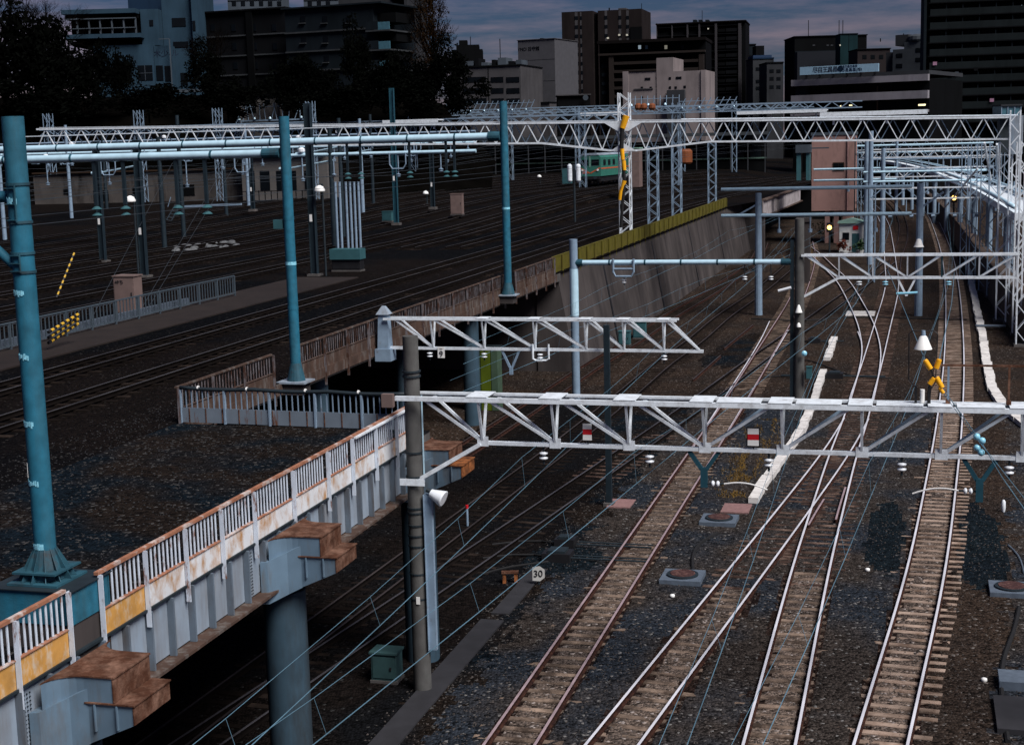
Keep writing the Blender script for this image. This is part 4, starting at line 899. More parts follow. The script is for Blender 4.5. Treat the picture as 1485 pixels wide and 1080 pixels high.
b = MB(); b.lathe(on_mast(512, .25), V((0, -1, 0)), [(.05, 0), (.13, .05), (.13, .1), (.05, .15)], 12); tag(b.build('mast_insulator', 'blue_ball'), 'blue disc insulator low on the concrete mast', 'insulator')
b = MB(); b.box(on_mast(540, .5), N * .13, T * .1, Z * .28); b.box(on_mast(540, .5) + Z * .29, N * .15, T * .12, Z * .015); tag(b.build('mast_box', 'box_teal'), 'small teal box right of the concrete mast', 'box')

# ------------------------------------------------------------------ lattice towers and the big truss
def lattice(b, p, z0, z1, w_=.55, leg=.07, st=.034, ax=N, ay=T, step=.9, taper=1.0):
    c = []
    for sx in (-1, 1):
        for sy in (-1, 1):
            q0 = p + ax * (sx * w_ / 2) + ay * (sy * w_ / 2); q1 = p + ax * (sx * w_ / 2 * taper) + ay * (sy * w_ / 2 * taper); b.bar(q0 + Z * z0, q1 + Z * z1, leg, leg, up=N)
    return c
def lattice_web(b, p, z0, z1, w_=.55, st=.04, ax=N, ay=T, step=.9):
    n_ = max(1, int((z1 - z0) / step)); h = (z1 - z0) / n_
    for i in range(n_):
        s0, s1 = (-1, 1) if i % 2 else (1, -1)
        for u_, v_ in ((ax, ay), (ay, ax)):
            for sd_ in (-1, 1):
                o = v_ * (sd_ * (w_ / 2 - .005)); b.bar(p + u_ * (s0 * w_ / 2) + o + Z * (z0 + h * i), p + u_ * (s1 * w_ / 2) + o + Z * (z0 + h * (i + 1)), st, st, up=v_)
def lattice_tower(label, D, S, z0, z1, w_=.6, mt='white_steel', group='lattice towers', step=.9, parent=None):
    r = parent or thing('lattice_tower', W(D, S, z0), label, 'lattice tower', group)
    b = MB(); lattice(b, W(D, S), z0, z1, w_); b.build('legs', mt, r)
    b = MB(); lattice_web(b, W(D, S), z0, z1, w_, step=step); b.build('lattice', mt, r)
    b = MB(); b.tbox(D - w_ * .7, D + w_ * .7, S - w_ * .7, S + w_ * .7, z0 - .35, z0 - .01); b.build('foot', 'concrete', r)
    return r
DW = -20.1
SB = onD(908, DW, ZD)
big = thing('truss_gantry', W(DW, SB, ZD), 'long white truss bridge of zigzag bars crossing the whole yard at the horizon', 'gantry')
def tz(d): return 13.89 - (d - DW + 3.5) * .0165
zbt, zbb = 0, -1.42
lattice_tower(None, DW, SB, ZD, zat(135, DW, SB), .75, step=.6, parent=big)
dR_ = onS(1476, SB, 12.5); dL_ = onS(60, SB, 13.5)
def tw(d, off, dz): return W(d, SB + off, tz(d) + dz)
def zb2(x):
    a = abs(x - DW); return zbb - (.62 * (1 - max(0, a - .4) / 5.6) if a < 6 else 0)
for sg in (-1, 1):
    o = sg * .5
    b = MB(); b.bar(tw(dL_, o, 0), tw(dR_, o, 0), .16, .13); b.build('top_chord', 'white_steel', big)
    b = MB(); K = [dL_, DW - 6.0, DW - .4, DW + .4, DW + 6.0, dR_]
    for a, c in zip(K, K[1:]): b.bar(tw(a, o, zb2(a)), tw(c, o, zb2(c)), .14, .12)
    b.build('bottom_chord', 'white_steel', big)
    b = MB(); d = dL_ + (0 if sg < 0 else .4); up_ = True
    while d < dR_ - 1.2: e_ = d + .78; b.bar(tw(d, o, zb2(d) if up_ else 0), tw(e_, o, 0 if up_ else zb2(e_)), .062, .062, up=T); d = e_; up_ = not up_
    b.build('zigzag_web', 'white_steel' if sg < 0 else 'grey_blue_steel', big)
b = MB(); b.bar(tw(dL_, .15, .12), tw(dR_, .15, .12), .55, .04); b.bar(tw(DW + 4, 1.0, .16), tw(dR_, 1.0, .16), 1.6, .05); b.build('walkway', 'white_steel', big)
b = MB(); b.prism([tw(DW - 1.3, -.6, -.08), tw(DW + 1.3, -.6, -.08), tw(DW + .4, -.6, -.62), tw(DW - .4, -.6, -.62)], T * .015); b.prism([tw(DW - .95, -.6, zbb - .6), tw(DW + .95, -.6, zbb - .6), tw(DW, -.6, zbb - .02)], T * .015); b.build('gusset_plate', 'white_steel', big)
zr = tz(dR_); b = MB(); b.tbox(dR_ - .55, dR_ + .3, SB - .65, SB + .65, zr - 2.4, zr + .1); b.build('end_box', 'girder_paint', big)
lattice_tower(None, onS(1453, SB, 0), SB, 0, tz(6) - 1.6, .8, parent=big)
# cable duct with black and yellow wrapping at the tower
r = thing('cable_duct', W(DW - .35, SB - .7, 8), 'orange wrapped cable duct climbing the lattice tower at the yellow fence', 'cable duct')
for i, (u0, v0, u1, v1) in enumerate(((909, 168, 903, 186), (903, 186, 901, 215), (902, 216, 903, 232), (904, 233, 905, 247), (905, 262, 901, 276), (900, 276, 898, 290))):
    def bp(u, v): d = onS(u, SB - .7, 12); return W(d, SB - .7, zat(v, d, SB - .7))
    b = MB(); b.cyl(bp(u0, v0), bp(u1, v1), (.24 if i == 0 else .16), (.2 if i == 0 else .14), n=12); b.build('wrapping', 'black_rubber' if i == 1 else 'yellow_tube', r)
b = MB(); b.tube([bp(903, 186), bp(902, 216), bp(905, 262), bp(901, 300), bp(899, 330)], .12, 8); b.build('cable', 'black_rubber', r)
# other towers along the fence
for i, u in enumerate((948, 982, 1033)):
    S_ = onD(u, DW, ZD); lattice_tower(['lattice tower second along the yellow fence', 'lattice tower third along the yellow fence, left of the far tower', 'farthest lattice tower at the end of the yellow fence'][i], DW, S_, ZD, zat((212, 205, 205)[i], DW, S_), .75, 'grey_blue_steel', 'lattice towers along the yellow fence', step=.6)
RTW = [('tall white lattice tower nearest the right edge', 1481, 498, 205), ('white lattice tower second from the right edge', 1465, 466, 160), ('grey lattice tower in the right-hand cluster', 1437, 428, 207), ('leftmost lattice tower of the right-hand cluster', 1425, 420, 207)]
for i, (lab, u, vb, vt) in enumerate(RTW):
    p = un(u, vb, 0); D_, S_ = DS(p); lattice_tower(lab, D_, S_, 0, zat(vt, D_, S_), .62, 'white_steel' if i < 2 else 'grey_blue_steel', 'lattice towers at the right', step=.75)
# ------------------------------------------------------------------ far gantries over the lower lines
def pipe_gantry(label, S, u0, u1, vs, poles, rad=.13, mt='pipe_blue', pole_mt='grey_blue_steel', drops=(), diag=False):
    r = thing('catenary_gantry', W(onS(u0, S, 6), S, 0), label, 'gantry', 'far gantries over the lower lines')
    for v in vs:
        d0_, d1_ = onS(u0, S, 7), onS(u1, S, 7); z = zat(v, d0_, S); b = MB(); b.cyl(W(d0_, S, z), W(d1_, S, z), rad, n=10); b.build('pipe', mt, r, smooth=True)
    for u, vt in poles:
        d = onS(u, S, 4); b = MB(); b.cyl(W(d, S, -.25), W(d, S, zat(vt, d, S)), .28, .22, n=12); b.build('mast', pole_mt, r)
    z0 = zat(vs[-1], onS(u0, S, 7), S)
    for u in drops:
        d = onS(u, S, 6.5); b = MB(); b.cyl(W(d, S, z0), W(d, S, z0 - 1.0), .05, n=6); b.cyl(W(d, S, z0 - 1.0), W(d, S, z0 - 1.25), .15, n=10); b.build('dropper', 'grey_blue_steel', r)
    return r
r = pipe_gantry('double pipe gantry before the bridge, on a dark mast and a blue mast', 107.5, 1046, 1322, (275, 313), ((1100, 280), (1333, 266)), drops=(1130, 1175, 1270))
dq = onS(1333, 107.5, 6.8); b = MB(); b.bar(W(dq + .2, 107.5, zat(300, dq, 107.5)), W(onS(1368, 107.5, 7), 107.5, zat(279, dq, 107.5)), .14, .14, up=T); b.bar(W(onS(1072, 107.5, 7), 107.5, zat(308, dq, 107.5)), W(onS(1096, 107.5, 7), 107.5, zat(294, dq, 107.5)), .12, .12, up=T); b.build('brace', 'grey_blue_steel', r)
b = MB(); p = W(dq, 107.2, zat(358, dq, 107.2)); b.lathe(p, Z, [(.36, 0), (.3, .1), (.16, .5), (.06, .55)], 14); tag(b.build('lamp', 'white_paint'), 'white lamp shade low on the blue mast of the double pipe gantry', 'lamp')
pipe_gantry('thin gantry beside the pink building', 165, 1180, 1300, (246, 262), ((1256, 205), (1280, 215)), rad=.12, drops=(1230, 1290, 1320))
pipe_gantry('gantry crossing behind the pink building towards the white viaduct', 205, 1245, 1400, (232, 247), ((1405, 225),), rad=.12, drops=(1290, 1330, 1365), mt='grey_blue_steel')
pipe_gantry('farthest gantry frame under the long truss at the right', 250, 1240, 1440, (212, 222), ((1300, 205), (1445, 205)), rad=.16, drops=(1270, 1320, 1350, 1380, 1410))
r = pipe_gantry('gantry with diagonal stays in front of the white viaduct', 150, 1252, 1430, (250, 264), ((1262, 190),), rad=.11, drops=(1290, 1345, 1390))
b = MB()
for u0, v0, u1, v1 in ((1256, 275, 1278, 262), (1300, 264, 1335, 243), (1335, 240, 1400, 272), (1405, 271, 1428, 258)):
    d0_, d1_ = onS(u0, 150, 7), onS(u1, 150, 7); b.bar(W(d0_, 150, zat(v0, d0_, 150)), W(d1_, 150, zat(v1, d1_, 150)), .12, .1, up=T)
b.build('stays', 'grey_blue_steel', r)

# ------------------------------------------------------------------ yard furniture
YP = [(150, 380, 205, 'dark mast in the yard left of the pinkish cabinet'), (210, 402, 203, 'thick dark mast in the yard behind the pinkish cabinet'), (457, 400, 150, 'tall dark mast in the yard right of the second blue mast'), (575, 325, 128, 'tall blue-grey mast in the yard, left of the cone lamp'), (367, 305, 215, 'distant dark mast before the beige building'), (628, 302, 200, 'black mast left of the third blue mast')]
for u, vb, vt, lab in YP:
    p = un(u, vb, ZD); D_, S_ = DS(p); zg = zy(D_, S_); D_, S_ = DS(un(u, vb, zg)); zt_ = zat(vt, D_, S_)
    r = thing('yard_mast', W(D_, S_, zg), lab, 'mast', 'dark masts in the yard'); b = MB(); b.tbox(D_ - .17, D_ + .17, S_ - .03, S_ + .03, zg, zt_); b.tbox(D_ - .19, D_ - .17, S_ - .17, S_ + .17, zg, zt_); b.tbox(D_ + .17, D_ + .19, S_ - .17, S_ + .17, zg, zt_); b.build('column', 'teal_steel' if u in (575,) else 'dark_blue_mast', r)
    b = MB(); b.tbox(D_ - .35, D_ + .35, S_ - .35, S_ + .35, zg - .1, zg + .12); b.build('foot', 'concrete', r)
    b = MB(); zz = zg + (zt_ - zg) * .34; b.tbox(D_ - .1, D_ + .06, S_ - .20, S_ - .19, zz - .2, zz + .2); b.build('plate', 'white_paint', r)
# lattice posts of the rear yard gantry
SR = 165
for i, (u, vt) in enumerate(((72, 165), (203, 160), (317, 157), (452, 147))):
    d = onS(u, SR, 14); zg = zy(d, SR); lattice_tower(['far left lattice mast of the rear yard gantry', 'second lattice mast of the rear yard gantry', 'third lattice mast of the rear yard gantry', 'lattice mast of the rear yard gantry beside the second blue mast'][i], d, SR, zg, zat(vt, d, SR), .85, 'grey_blue_steel', 'lattice masts of the rear yard gantry', step=1.2)
def truss_line(label, S, u0, u1, v0, v1, mt='grey_blue_steel', wdt=.5, pitch=1.1, posts=()):
    d0_, d1_ = onS(u0, S, 14), onS(u1, S, 14); z1_, z0_ = zat(v0, (d0_ + d1_) / 2, S), zat(v1, (d0_ + d1_) / 2, S); r = thing('truss_gantry', W(d0_, S, z0_), label, 'gantry', 'trusses across the rear yard')
    for sg in (-1, 1):
        b = MB(); b.bar(W(d0_, S + sg * wdt, z1_), W(d1_, S + sg * wdt, z1_), .15, .13); b.build('top_chord', mt, r)
        b = MB(); b.bar(W(d0_, S + sg * wdt, z0_), W(d1_, S + sg * wdt, z0_), .15, .13); b.build('bottom_chord', mt, r)
        b = MB(); d = d0_; up_ = True
        while d < d1_ - pitch: b.bar(W(d, S + sg * wdt, z0_ if up_ else z1_), W(d + pitch, S + sg * wdt, z1_ if up_ else z0_), .085, .085, up=T); d += pitch; up_ = not up_
        b.build('zigzag_web', mt, r)
    for u in posts:
        d = onS(u, S, 10); b = MB(); lattice(b, W(d, S), zy(d, S), z1_ + .5, .8); lattice_web(b, W(d, S), zy(d, S), z1_ + .5, .8, step=1.2); b.build('lattice_post', mt, r)
    return r
truss_line('truss of the rear yard gantry left of the second blue mast', SR, 62, 458, 183, 192)
truss_line('truss of a gantry behind the second blue mast', 190, 330, 905, 174, 183, posts=(352, 600, 845))
truss_line('pale truss beam farther back in the yard', 230, 300, 900, 163, 170, posts=(330, 560, 740))
truss_line('truss over the locomotive at the back of the yard', 270, 560, 1180, 158, 165, posts=(570, 838, 990, 1065))
truss_line('truss beyond the long bridge truss, right of the lattice tower', 200, 905, 1250, 152, 161, posts=(980,))
# switch gear stick frames above the gantries
for i, (S, u0, u1, v0, v1, lab) in enumerate(((190, 345, 452, 152, 176, 'fan of white insulator sticks above the gantry by the second blue mast'), (230, 480, 575, 150, 163, 'row of thin insulator sticks beside the tall blue-grey mast'), (230, 620, 775, 150, 166, 'slanting insulator sticks left of the magenta sign'), (200, 912, 985, 140, 156, 'row of insulator sticks right of the lattice tower'), (200, 985, 1068, 143, 160, 'slanting insulator sticks below the glass tower'))):
    d0_, d1_ = onS(u0, S, 15), onS(u1, S, 15); za, zb_ = zat(v1, d0_, S), zat(v0, d0_, S); r = thing('switch_frame', W(d0_, S, za), lab, 'switch gear', 'switch gear on the gantries'); rs3 = random.Random(i)
    b = MB(); b.bar(W(d0_, S, za), W(d1_, S, za), .2, .2); b.bar(W(d0_, S, zb_ - .4), W(d1_, S, zb_ - .4), .07, .07); b.build('frame', 'grey_blue_steel', r)
    b = MB(); d = d0_
    while d < d1_:
        sl_ = (.9 if i in (2, 4) else (rs3.uniform(-1.2, 1.2) if i == 0 else .05)); b.cyl(W(d, S, za), W(d + sl_, S, zb_), .06, n=5); d += .85
    b.build('sticks', 'grey_blue_steel', r)
    b = MB(); d = d0_ + .4
    while d < d1_: b.lathe(W(d, S - .2, za + .1), Z, [(.1, 0), (.2, .1), (.1, .35)], 8); d += 2.3
    b.build('insulators', 'pipe_blue', r)
r = thing('equipment_box', W(onS(955, 198, 14), 198, 14), 'orange switch boxes on the gantry right of the lattice tower', 'equipment')
for u in (926, 934, 946): d = onS(u, 198, 14); b = MB(); b.lathe(W(d, 198, zat(160, d, 198)), Z, [(.3, 0), (.5, .3), (.45, .7), (.2, .9)], 10); b.build('box', 'rust_orange', r)
# white sheets on top of the far gantry
for i, (u0, u1, v, S, lab) in enumerate(((560, 640, 176, 188, 'flat white roof panel on the gantry left of the third blue mast'), (845, 900, 165, 195, 'thin pale roof panel left of the lattice tower'), (1070, 1200, 163, 210, 'long pale roof panel above the truss at the right'), (1190, 1345, 165, 160, 'widest pale roof panel under the black windows at the right'))):
    d0_, d1_ = onS(u0, S, 14), onS(u1, S, 14); z = zat(v, d0_, S); b = MB(); b.tbox(d0_, d1_, S - 1.2, S + 1.2, z - .1, z + .05); b.tbox(d0_, d1_, S - 1.25, S - 1.2, z - .35, z + .1)
    for k_ in range(4): d = d0_ + (d1_ - d0_) * (k_ + .5) / 4; b.tbox(d - .1, d + .1, S - .1, S + .1, z - 1.2, z - .1)
    tag(b.build('roof_panel', 'white_steel'), lab, 'canopy', 'pale panels on the far gantries')
# hanging droppers under the yard pipes
for j, (S, us, z, D0) in enumerate(((S2, (140, 182, 258, 300), zA, 'first'), (S3, (505, 524, 595, 648, 660), zB, 'second'))):
    for i, u in enumerate(us):
        d = onS(u, S, 11); r = thing('dropper', W(d, S, z), '%s dropper with two insulator discs below the %s pipe beam' % (['leftmost', 'second', 'third', 'fourth', 'fifth'][i], D0), 'insulator', 'droppers below the yard pipe beams')
        b = MB(); b.tbox(d - .05, d + .05, S - .05, S + .05, z - 1.5, z - .12); b.build('rod', 'dark_blue_mast', r)
        for q in (0, .2): b = MB(); b.lathe(W(d, S, z - 1.65 - q), Z, [(.05, 0), (.17, .03), (.05, .12)], 10); b.build('disc', 'box_teal', r)
# walkway and grey railing in the yard
b = MB(); b.tbox(-33.6, -29.9, 30, 77, ZD + .004, ZD + .06); struct(b.build('walkway', 'walkway_brown'))
r = thing('railing', W(-32.5, 45, ZD), 'plain pale grey railing along the brown walkway in the yard', 'railing')
Sa, Sb = onD(-30, -32.6, ZD + .6), onD(340, -32.6, ZD + .6); k_ = 0
n_ = int((Sb - Sa) / 1.9); b = MB(); b.bar(W(-32.6, Sa, ZD + 1.05), W(-32.6, Sb, ZD + 1.05), .06, .06); b.build('top_rail', 'pale_railing', r)
b = MB(); b.bar(W(-32.6, Sa, ZD + .2), W(-32.6, Sb, ZD + .2), .05, .05); b.build('bottom_rail', 'pale_railing', r)
for i in range(n_ + 1): s = Sa + (Sb - Sa) * i / n_; b = MB(); b.tbox(-32.635, -32.565, s - .035, s + .035, ZD + .05, ZD + 1.06); b.build('post', 'pale_railing', r)
b = MB(); s = Sa + .2
while s < Sb: b.tbox(-32.615, -32.585, s - .022, s + .022, ZD + .22, ZD + 1.03); s += .27
b.build('balusters', 'pale_railing', r)
b = MB(); b.tbox(-33.2, -33.0, Sa, Sb - 4, ZD + .06, ZD + .38); tag(b.build('kerb_trough', 'slab_blue'), 'low pale blue concrete kerb behind the grey yard railing', 'kerb')
def cabinet(label, u, vb, w_, h_, mt, dpt=.6, zz=ZD, front='S', name='equipment_cabinet', roof=True, grp=None):
    D_, S_ = DS(un(u, vb, zz)); zz = zy(D_, S_) if zz == ZD else zz; D_, S_ = DS(un(u, vb, zz)); r = thing(name, W(D_, S_, zz), label, 'cabinet', grp)
    b = MB(); b.tbox(D_ - w_ / 2, D_ + w_ / 2, S_, S_ + dpt, zz + .1, zz + h_); b.build('body', mt, r)
    b = MB(); b.tbox(D_ - w_ / 2 - .04, D_ + w_ / 2 + .04, S_ - .04, S_ + dpt + .04, zz + h_ + .001, zz + h_ + .05); b.build('lid', mt, r)
    b = MB(); b.tbox(D_ - w_ / 2 + .04, D_ + w_ / 2 - .04, S_ - .018, S_ - .003, zz + .16, zz + h_ - .06); b.build('door', mt, r)
    b = MB(); b.tbox(D_ + w_ / 2 - .14, D_ + w_ / 2 - .10, S_ - .045, S_ - .019, zz + h_ * .5, zz + h_ * .6); b.build('handle', 'black', r)
    b = MB(); b.tbox(D_ - w_ / 2 - .03, D_ + w_ / 2 + .03, S_ - .03, S_ + dpt + .03, zz, zz + .095); b.build('plinth', 'concrete', r)
    return r, D_, S_
r, D_, S_ = cabinet('pinkish equipment cabinet behind the grey yard railing', 182, 458, 1.0, 1.75, 'box_pink', .75)
text_mesh('49ち', .22, W(D_ - .2, S_ - .024, ZD + 1.5), N, Z, 'door_marks', 'black', r)
cabinet('rusty pink cabinet standing among the far yard tracks', 662, 312, 1.1, 1.9, 'box_pink', .6)
r, D_, S_ = cabinet('teal cabinet on black legs between the yard tracks', 502, 394, 1.75, 1.2, 'black', .7)
b = MB(); b.tbox(D_ - .95, D_ + .95, S_ - .12, S_ + .8, zy(D_, S_) + .72, zy(D_, S_) + 1.32); b.build('hood', 'box_teal', r)
cabinet('small teal cabinet by the tall blue-grey mast', 561, 322, .9, .9, 'box_teal', .5)
cabinet('dark teal cabinet standing on the ballast beside the concrete mast foot', 557, 992, .62, .75, 'dark_teal', .5, zz=-.19)
cabinet('small grey cabinet below the tall wall behind the middle truss', 905, 502, .7, .9, 'box_teal', .5, zz=-.19)
cabinet('second teal cabinet below the tall wall, behind the cantilever end', 927, 492, .8, 1.1, 'box_teal', .5, zz=-.19)
cabinet('slim pinkish box left of the green locomotive', 822, 268, 1.3, 2.2, 'box_teal', .7)
# striped guy guards
gl = ['yellow and black striped guy guard', ]
rr_ = 0
for i in range(3):
    for k_ in range(1):
        p0, p1 = un(72, 492 - i * 9, ZD + .3), un(113, 466 - i * 7, ZD + .9); S0_ = DS(p0)[1]
        r = thing('guy_guard', p0, ['lowest of the three striped guy guards beside the foreground mast', 'middle of the three striped guy guards beside the foreground mast', 'uppermost of the three striped guy guards beside the foreground mast'][i], 'guy guard', 'striped guy guards'); q0, q1 = W(-31.0 + i * .12, onD(70, -31 + i * .12, ZD + .35 + .2 * i), ZD + .32 + .22 * i), W(-31.0 + i * .12, onD(113, -31 + i * .12, ZD + .75 + .2 * i), ZD + .78 + .2 * i)
        r.location = q0
        for j in range(12):
            a, c = q0.lerp(q1, j / 12), q0.lerp(q1, (j + 1) / 12); b = MB(); b.cyl(a, c, .06, n=8); b.build('stripe', 'stripe_yellow' if j % 2 else 'black', r)
q0, q1 = W(-40, onD(82, -40, ZD + .4), ZD + .4), W(-40, onD(108, -40, ZD + 2.2), ZD + 2.4)
r = thing('guy_guard', q0, 'thin striped guy guard standing alone behind the grey yard railing', 'guy guard')
for j in range(16):
    a, c = q0.lerp(q1, j / 16), q0.lerp(q1, (j + 1) / 16); b = MB(); b.cyl(a, c, .045, n=7); b.build('stripe', 'stripe_yellow' if j % 2 else 'black', r)
# pole lamps in the yard
for i, (u, v, lab, s) in enumerate(((192, 290, 'round white lamp in front of the thick dark mast', 1), (466, 275, 'white lamp shade beside the tall dark mast', 1), (617, 280, 'upper white signal head on the post left of the rusty pink cabinet', .8), (782, 256, 'small white signal head left of the locomotive', .8))):
    S_ = (76, 78, 150, 200)[i]; d = onS(u, S_, 8); z = zat(v, d, S_); r = thing('yard_lamp', W(d, S_, z), lab, 'lamp', 'lamps and signal heads in the yard')
    b = MB(); b.lathe(W(d, S_, z - .1), Z, [(.30, 0), (.32, .06), (.22, .26), (.05, .34)], 14); b.build('lamp_shade', 'white_paint', r, smooth=True)
    b = MB(); b.cyl(W(d, S_ + .4, zy(d, S_)), W(d, S_ + .4, z + .3), .06, n=8); b.bar(W(d, S_ + .4, z + .28), W(d, S_, z + .28), .05, .05); b.build('post', 'dark_steel', r)
    if i > 1: b = MB(); b.tbox(d - .22, d + .22, S_ + .2, S_ + .34, z - 1.9, z - 1.2); b.build('number_plate', 'white_paint', r)
# white heap and posts
b = MB(); rs4 = random.Random(5)
for i in range(26):
    u = rs4.uniform(255, 345); v = 362 - (u - 255) * .09 + rs4.uniform(-4, 4); p = un(u, v, ZD); b.lathe(p, Z, [(.28, 0), (.34, .06), (.22, .17), (.05, .2)], 7)
tag(b.build('ballast_bags', 'bag_white'), kind='stuff')
for i, u in enumerate((489, 495, 504, 510, 516, 522)):
    S_ = 98; d = onS(u, S_, 7); zg = zy(d, S_); z = zat(265, d, S_); b = MB(); b.cyl(W(d, S_, zg), W(d, S_, z), .085, n=8); b.cyl(W(d, S_, z), W(d, S_, z + .05), .10, n=8); tag(b.build('stake', 'grey_blue_steel'), ['first', 'second', 'third', 'fourth', 'fifth', 'sixth'][i] + ' from the left of six grey stakes right of the tall dark mast', 'stake', 'grey stakes in the yard')
# stairs
r = thing('service_steps', W(-62, 128, zy(-62, 128)), 'small pale ladder steps leading up to the yard walkway', 'steps')
def yp(u, v, S_=128): d = onS(u, S_, 8); return W(d, S_, zat(v, d, S_))
for a, c in (((240, 319), (254, 297)), ((247, 320), (261, 298))): b = MB(); b.bar(yp(*a), yp(*c), .1, .1); b.build('stringer', 'pale_railing', r)
b = MB()
for k_ in range(6): t_ = k_ / 5; b.bar(yp(240, 319).lerp(yp(254, 297), t_), yp(247, 320).lerp(yp(261, 298), t_), .08, .05)
b.build('treads', 'pale_railing', r)
b = MB(); b.bar(yp(258, 300), yp(350, 296), .12, .2); b.bar(yp(243, 300), yp(248, 286), .06, .06); b.build('landing', 'grey_blue_steel', r)

# ------------------------------------------------------------------ locomotive
Sl = 191; Dl = onS(856, Sl, 7.5); zl = zy(Dl, Sl) + .25
ang = TH + math.atan2(2 * (Sl - 130) / 1500, 1); lt = V((math.sin(ang), math.cos(ang), 0)); ln_ = V((math.cos(ang), -math.sin(ang), 0))
r = thing('locomotive', W(Dl, Sl, zl), 'green electric locomotive with an orange chevron on the yard track', 'locomotive'); o = W(Dl, Sl, zl)
def lb(b, x0, x1, y0, y1, z0, z1): return b.box(o + ln_ * ((x0 + x1) / 2) + lt * ((y0 + y1) / 2) + Z * ((z0 + z1) / 2), ln_ * ((x1 - x0) / 2), lt * ((y1 - y0) / 2), Z * ((z1 - z0) / 2))
b = MB(); hw = 1.45
sec = [(-hw, 1.15), (hw, 1.15), (hw, 3.55), (hw - .28, 3.85), (-hw + .28, 3.85), (-hw, 3.55)]
b.prism([o + ln_ * x + Z * z_ for x, z_ in sec], lt * 15.5); b.build('body', 'loco_green', r)
b = MB(); b.prism([o + ln_ * x + Z * z_ - lt * .05 for x, z_ in [(-hw + .2, 3.855), (hw - .2, 3.855), (hw - .55, 4.1), (-hw + .55, 4.1)]], lt * 15.4); b.build('roof', 'girder_paint', r)
for sx in (-1, 1): b = MB(); lb(b, sx * .72 - .52, sx * .72 + .52, -.03, -.01, 2.55, 3.3); b.build('windscreen', 'glass', r)
b = MB(); lb(b, -.06, .06, -.06, -.032, 2.3, 3.7); b.build('centre_pillar', 'box_pale_green', r)
b = MB()
for sx in (-1, 1): b.bar(o + ln_ * (sx * .05) - lt * .02 + Z * 1.55, o + ln_ * (sx * 1.4) - lt * .02 + Z * 2.25, .02, .16, up=Z)
lb(b, -1.05, -.3, -.03, -.012, 1.5, 1.75); b.build('chevron', 'loco_orange', r)
for y_ in (1.2, 3.4, 5.6, 8.5): b = MB(); lb(b, hw + .005, hw + .03, y_, y_ + 1.1, 2.5, 3.25); b.build('side_window', 'glass', r)
b = MB(); lb(b, hw + .003, hw + .02, .2, 15, 2.05, 2.22); b.build('side_stripe', 'loco_orange', r)
b = MB(); lb(b, -1.3, 1.3, .5, 15, .45, 1.14); lb(b, -1.4, 1.4, -.4, .0, .75, 1.12); b.build('underframe', 'black', r)
for y_ in (1.6, 3.8, 10.8, 13):
    for sx in (-1, 1): b = MB(); b.cyl(o + ln_ * (sx * .62) + lt * y_ + Z * .45, o + ln_ * (sx * .5) + lt * y_ + Z * .45, .45, n=18); b.build('wheel', 'dark_steel', r)
for sx in (-1, 1):
    b = MB(); b.cyl(o + ln_ * (sx * .85) - lt * .4 + Z * .95, o + ln_ * (sx * .85) - lt * .75 + Z * .95, .14, .2, n=10); b.build('buffer', 'dark_steel', r)
    b = MB(); b.cyl(o + ln_ * (sx * 1.05) - lt * .01 + Z * 1.95, o + ln_ * (sx * 1.05) - lt * .09 + Z * 1.95, .14, n=12); b.build('headlight', 'white_paint', r)
b = MB(); b.bar(o + lt * 2.4 + Z * 4.1, o + lt * 3.4 + Z * 4.9, .08, .08); b.bar(o + lt * 3.4 + Z * 4.9, o + lt * 2.4 + Z * 5.4, .08, .08); b.bar(o + lt * 2.4 + Z * 5.45 - ln_ * .8, o + lt * 2.4 + Z * 5.45 + ln_ * .8, .1, .08); b.build('pantograph', 'dark_steel', r)
b = MB()
for k_ in range(3): lb(b, -1.42, -1.05, -.3, .0, .2 + .3 * k_, .26 + .3 * k_)
b.build('steps', 'box_pale_green', r)
b = MB(); p = W(onS(833, 128, 8), 128, 0); zz = zat(252, onS(833, 128, 8), 128)
r = thing('signal', W(onS(833, 128, 8), 128, ZD), 'white backed twin signal on a dark post in front of the locomotive', 'signal')
for sx in (-.38, .38): b = MB(); b.lathe(p + N * sx + Z * (zz - .75), Z, [(.1, 0), (.22, .15), (.22, 1.45), (.1, 1.6)], 12); b.build('signal_head', 'white_steel', r)
b = MB(); b.cyl(p + Z * ZD, p + Z * (zz + .8), .1, n=8); b.tbox(DS(p)[0] - .5, DS(p)[0] + .5, 128.15, 128.25, zz - .3, zz + .3); b.build('post', 'dark_steel', r)
# orange tank and pale hut behind the lattice towers
S_ = 260; d = onS(993, S_, 8); b = MB(); zt_ = zat(228, d, S_); b.lathe(W(d, S_, zt_ - 1.2), Z, [(1.1, 0), (1.35, .3), (1.35, 2.2), (1.0, 2.6)], 16); tag(b.build('tank', 'rust_orange'), 'round orange tank behind the lattice towers', 'tank')
r = thing('relay_hut', W(onS(920, 160, 7), 160, 6), 'narrow pale hut right of the big lattice tower', 'hut'); d = onS(920, 160, 7); z0, z1 = zat(258, d, 160), zat(216, d, 160); b = MB(); b.tbox(d - .6, d + .55, 160, 162, z0 - 1, z1); b.build('wall', 'box_pink', r); b = MB(); b.tbox(d - .68, d + .62, 159.9, 162.1, z1 + .003, z1 + .12); b.build('roof', 'box_pale_green', r)

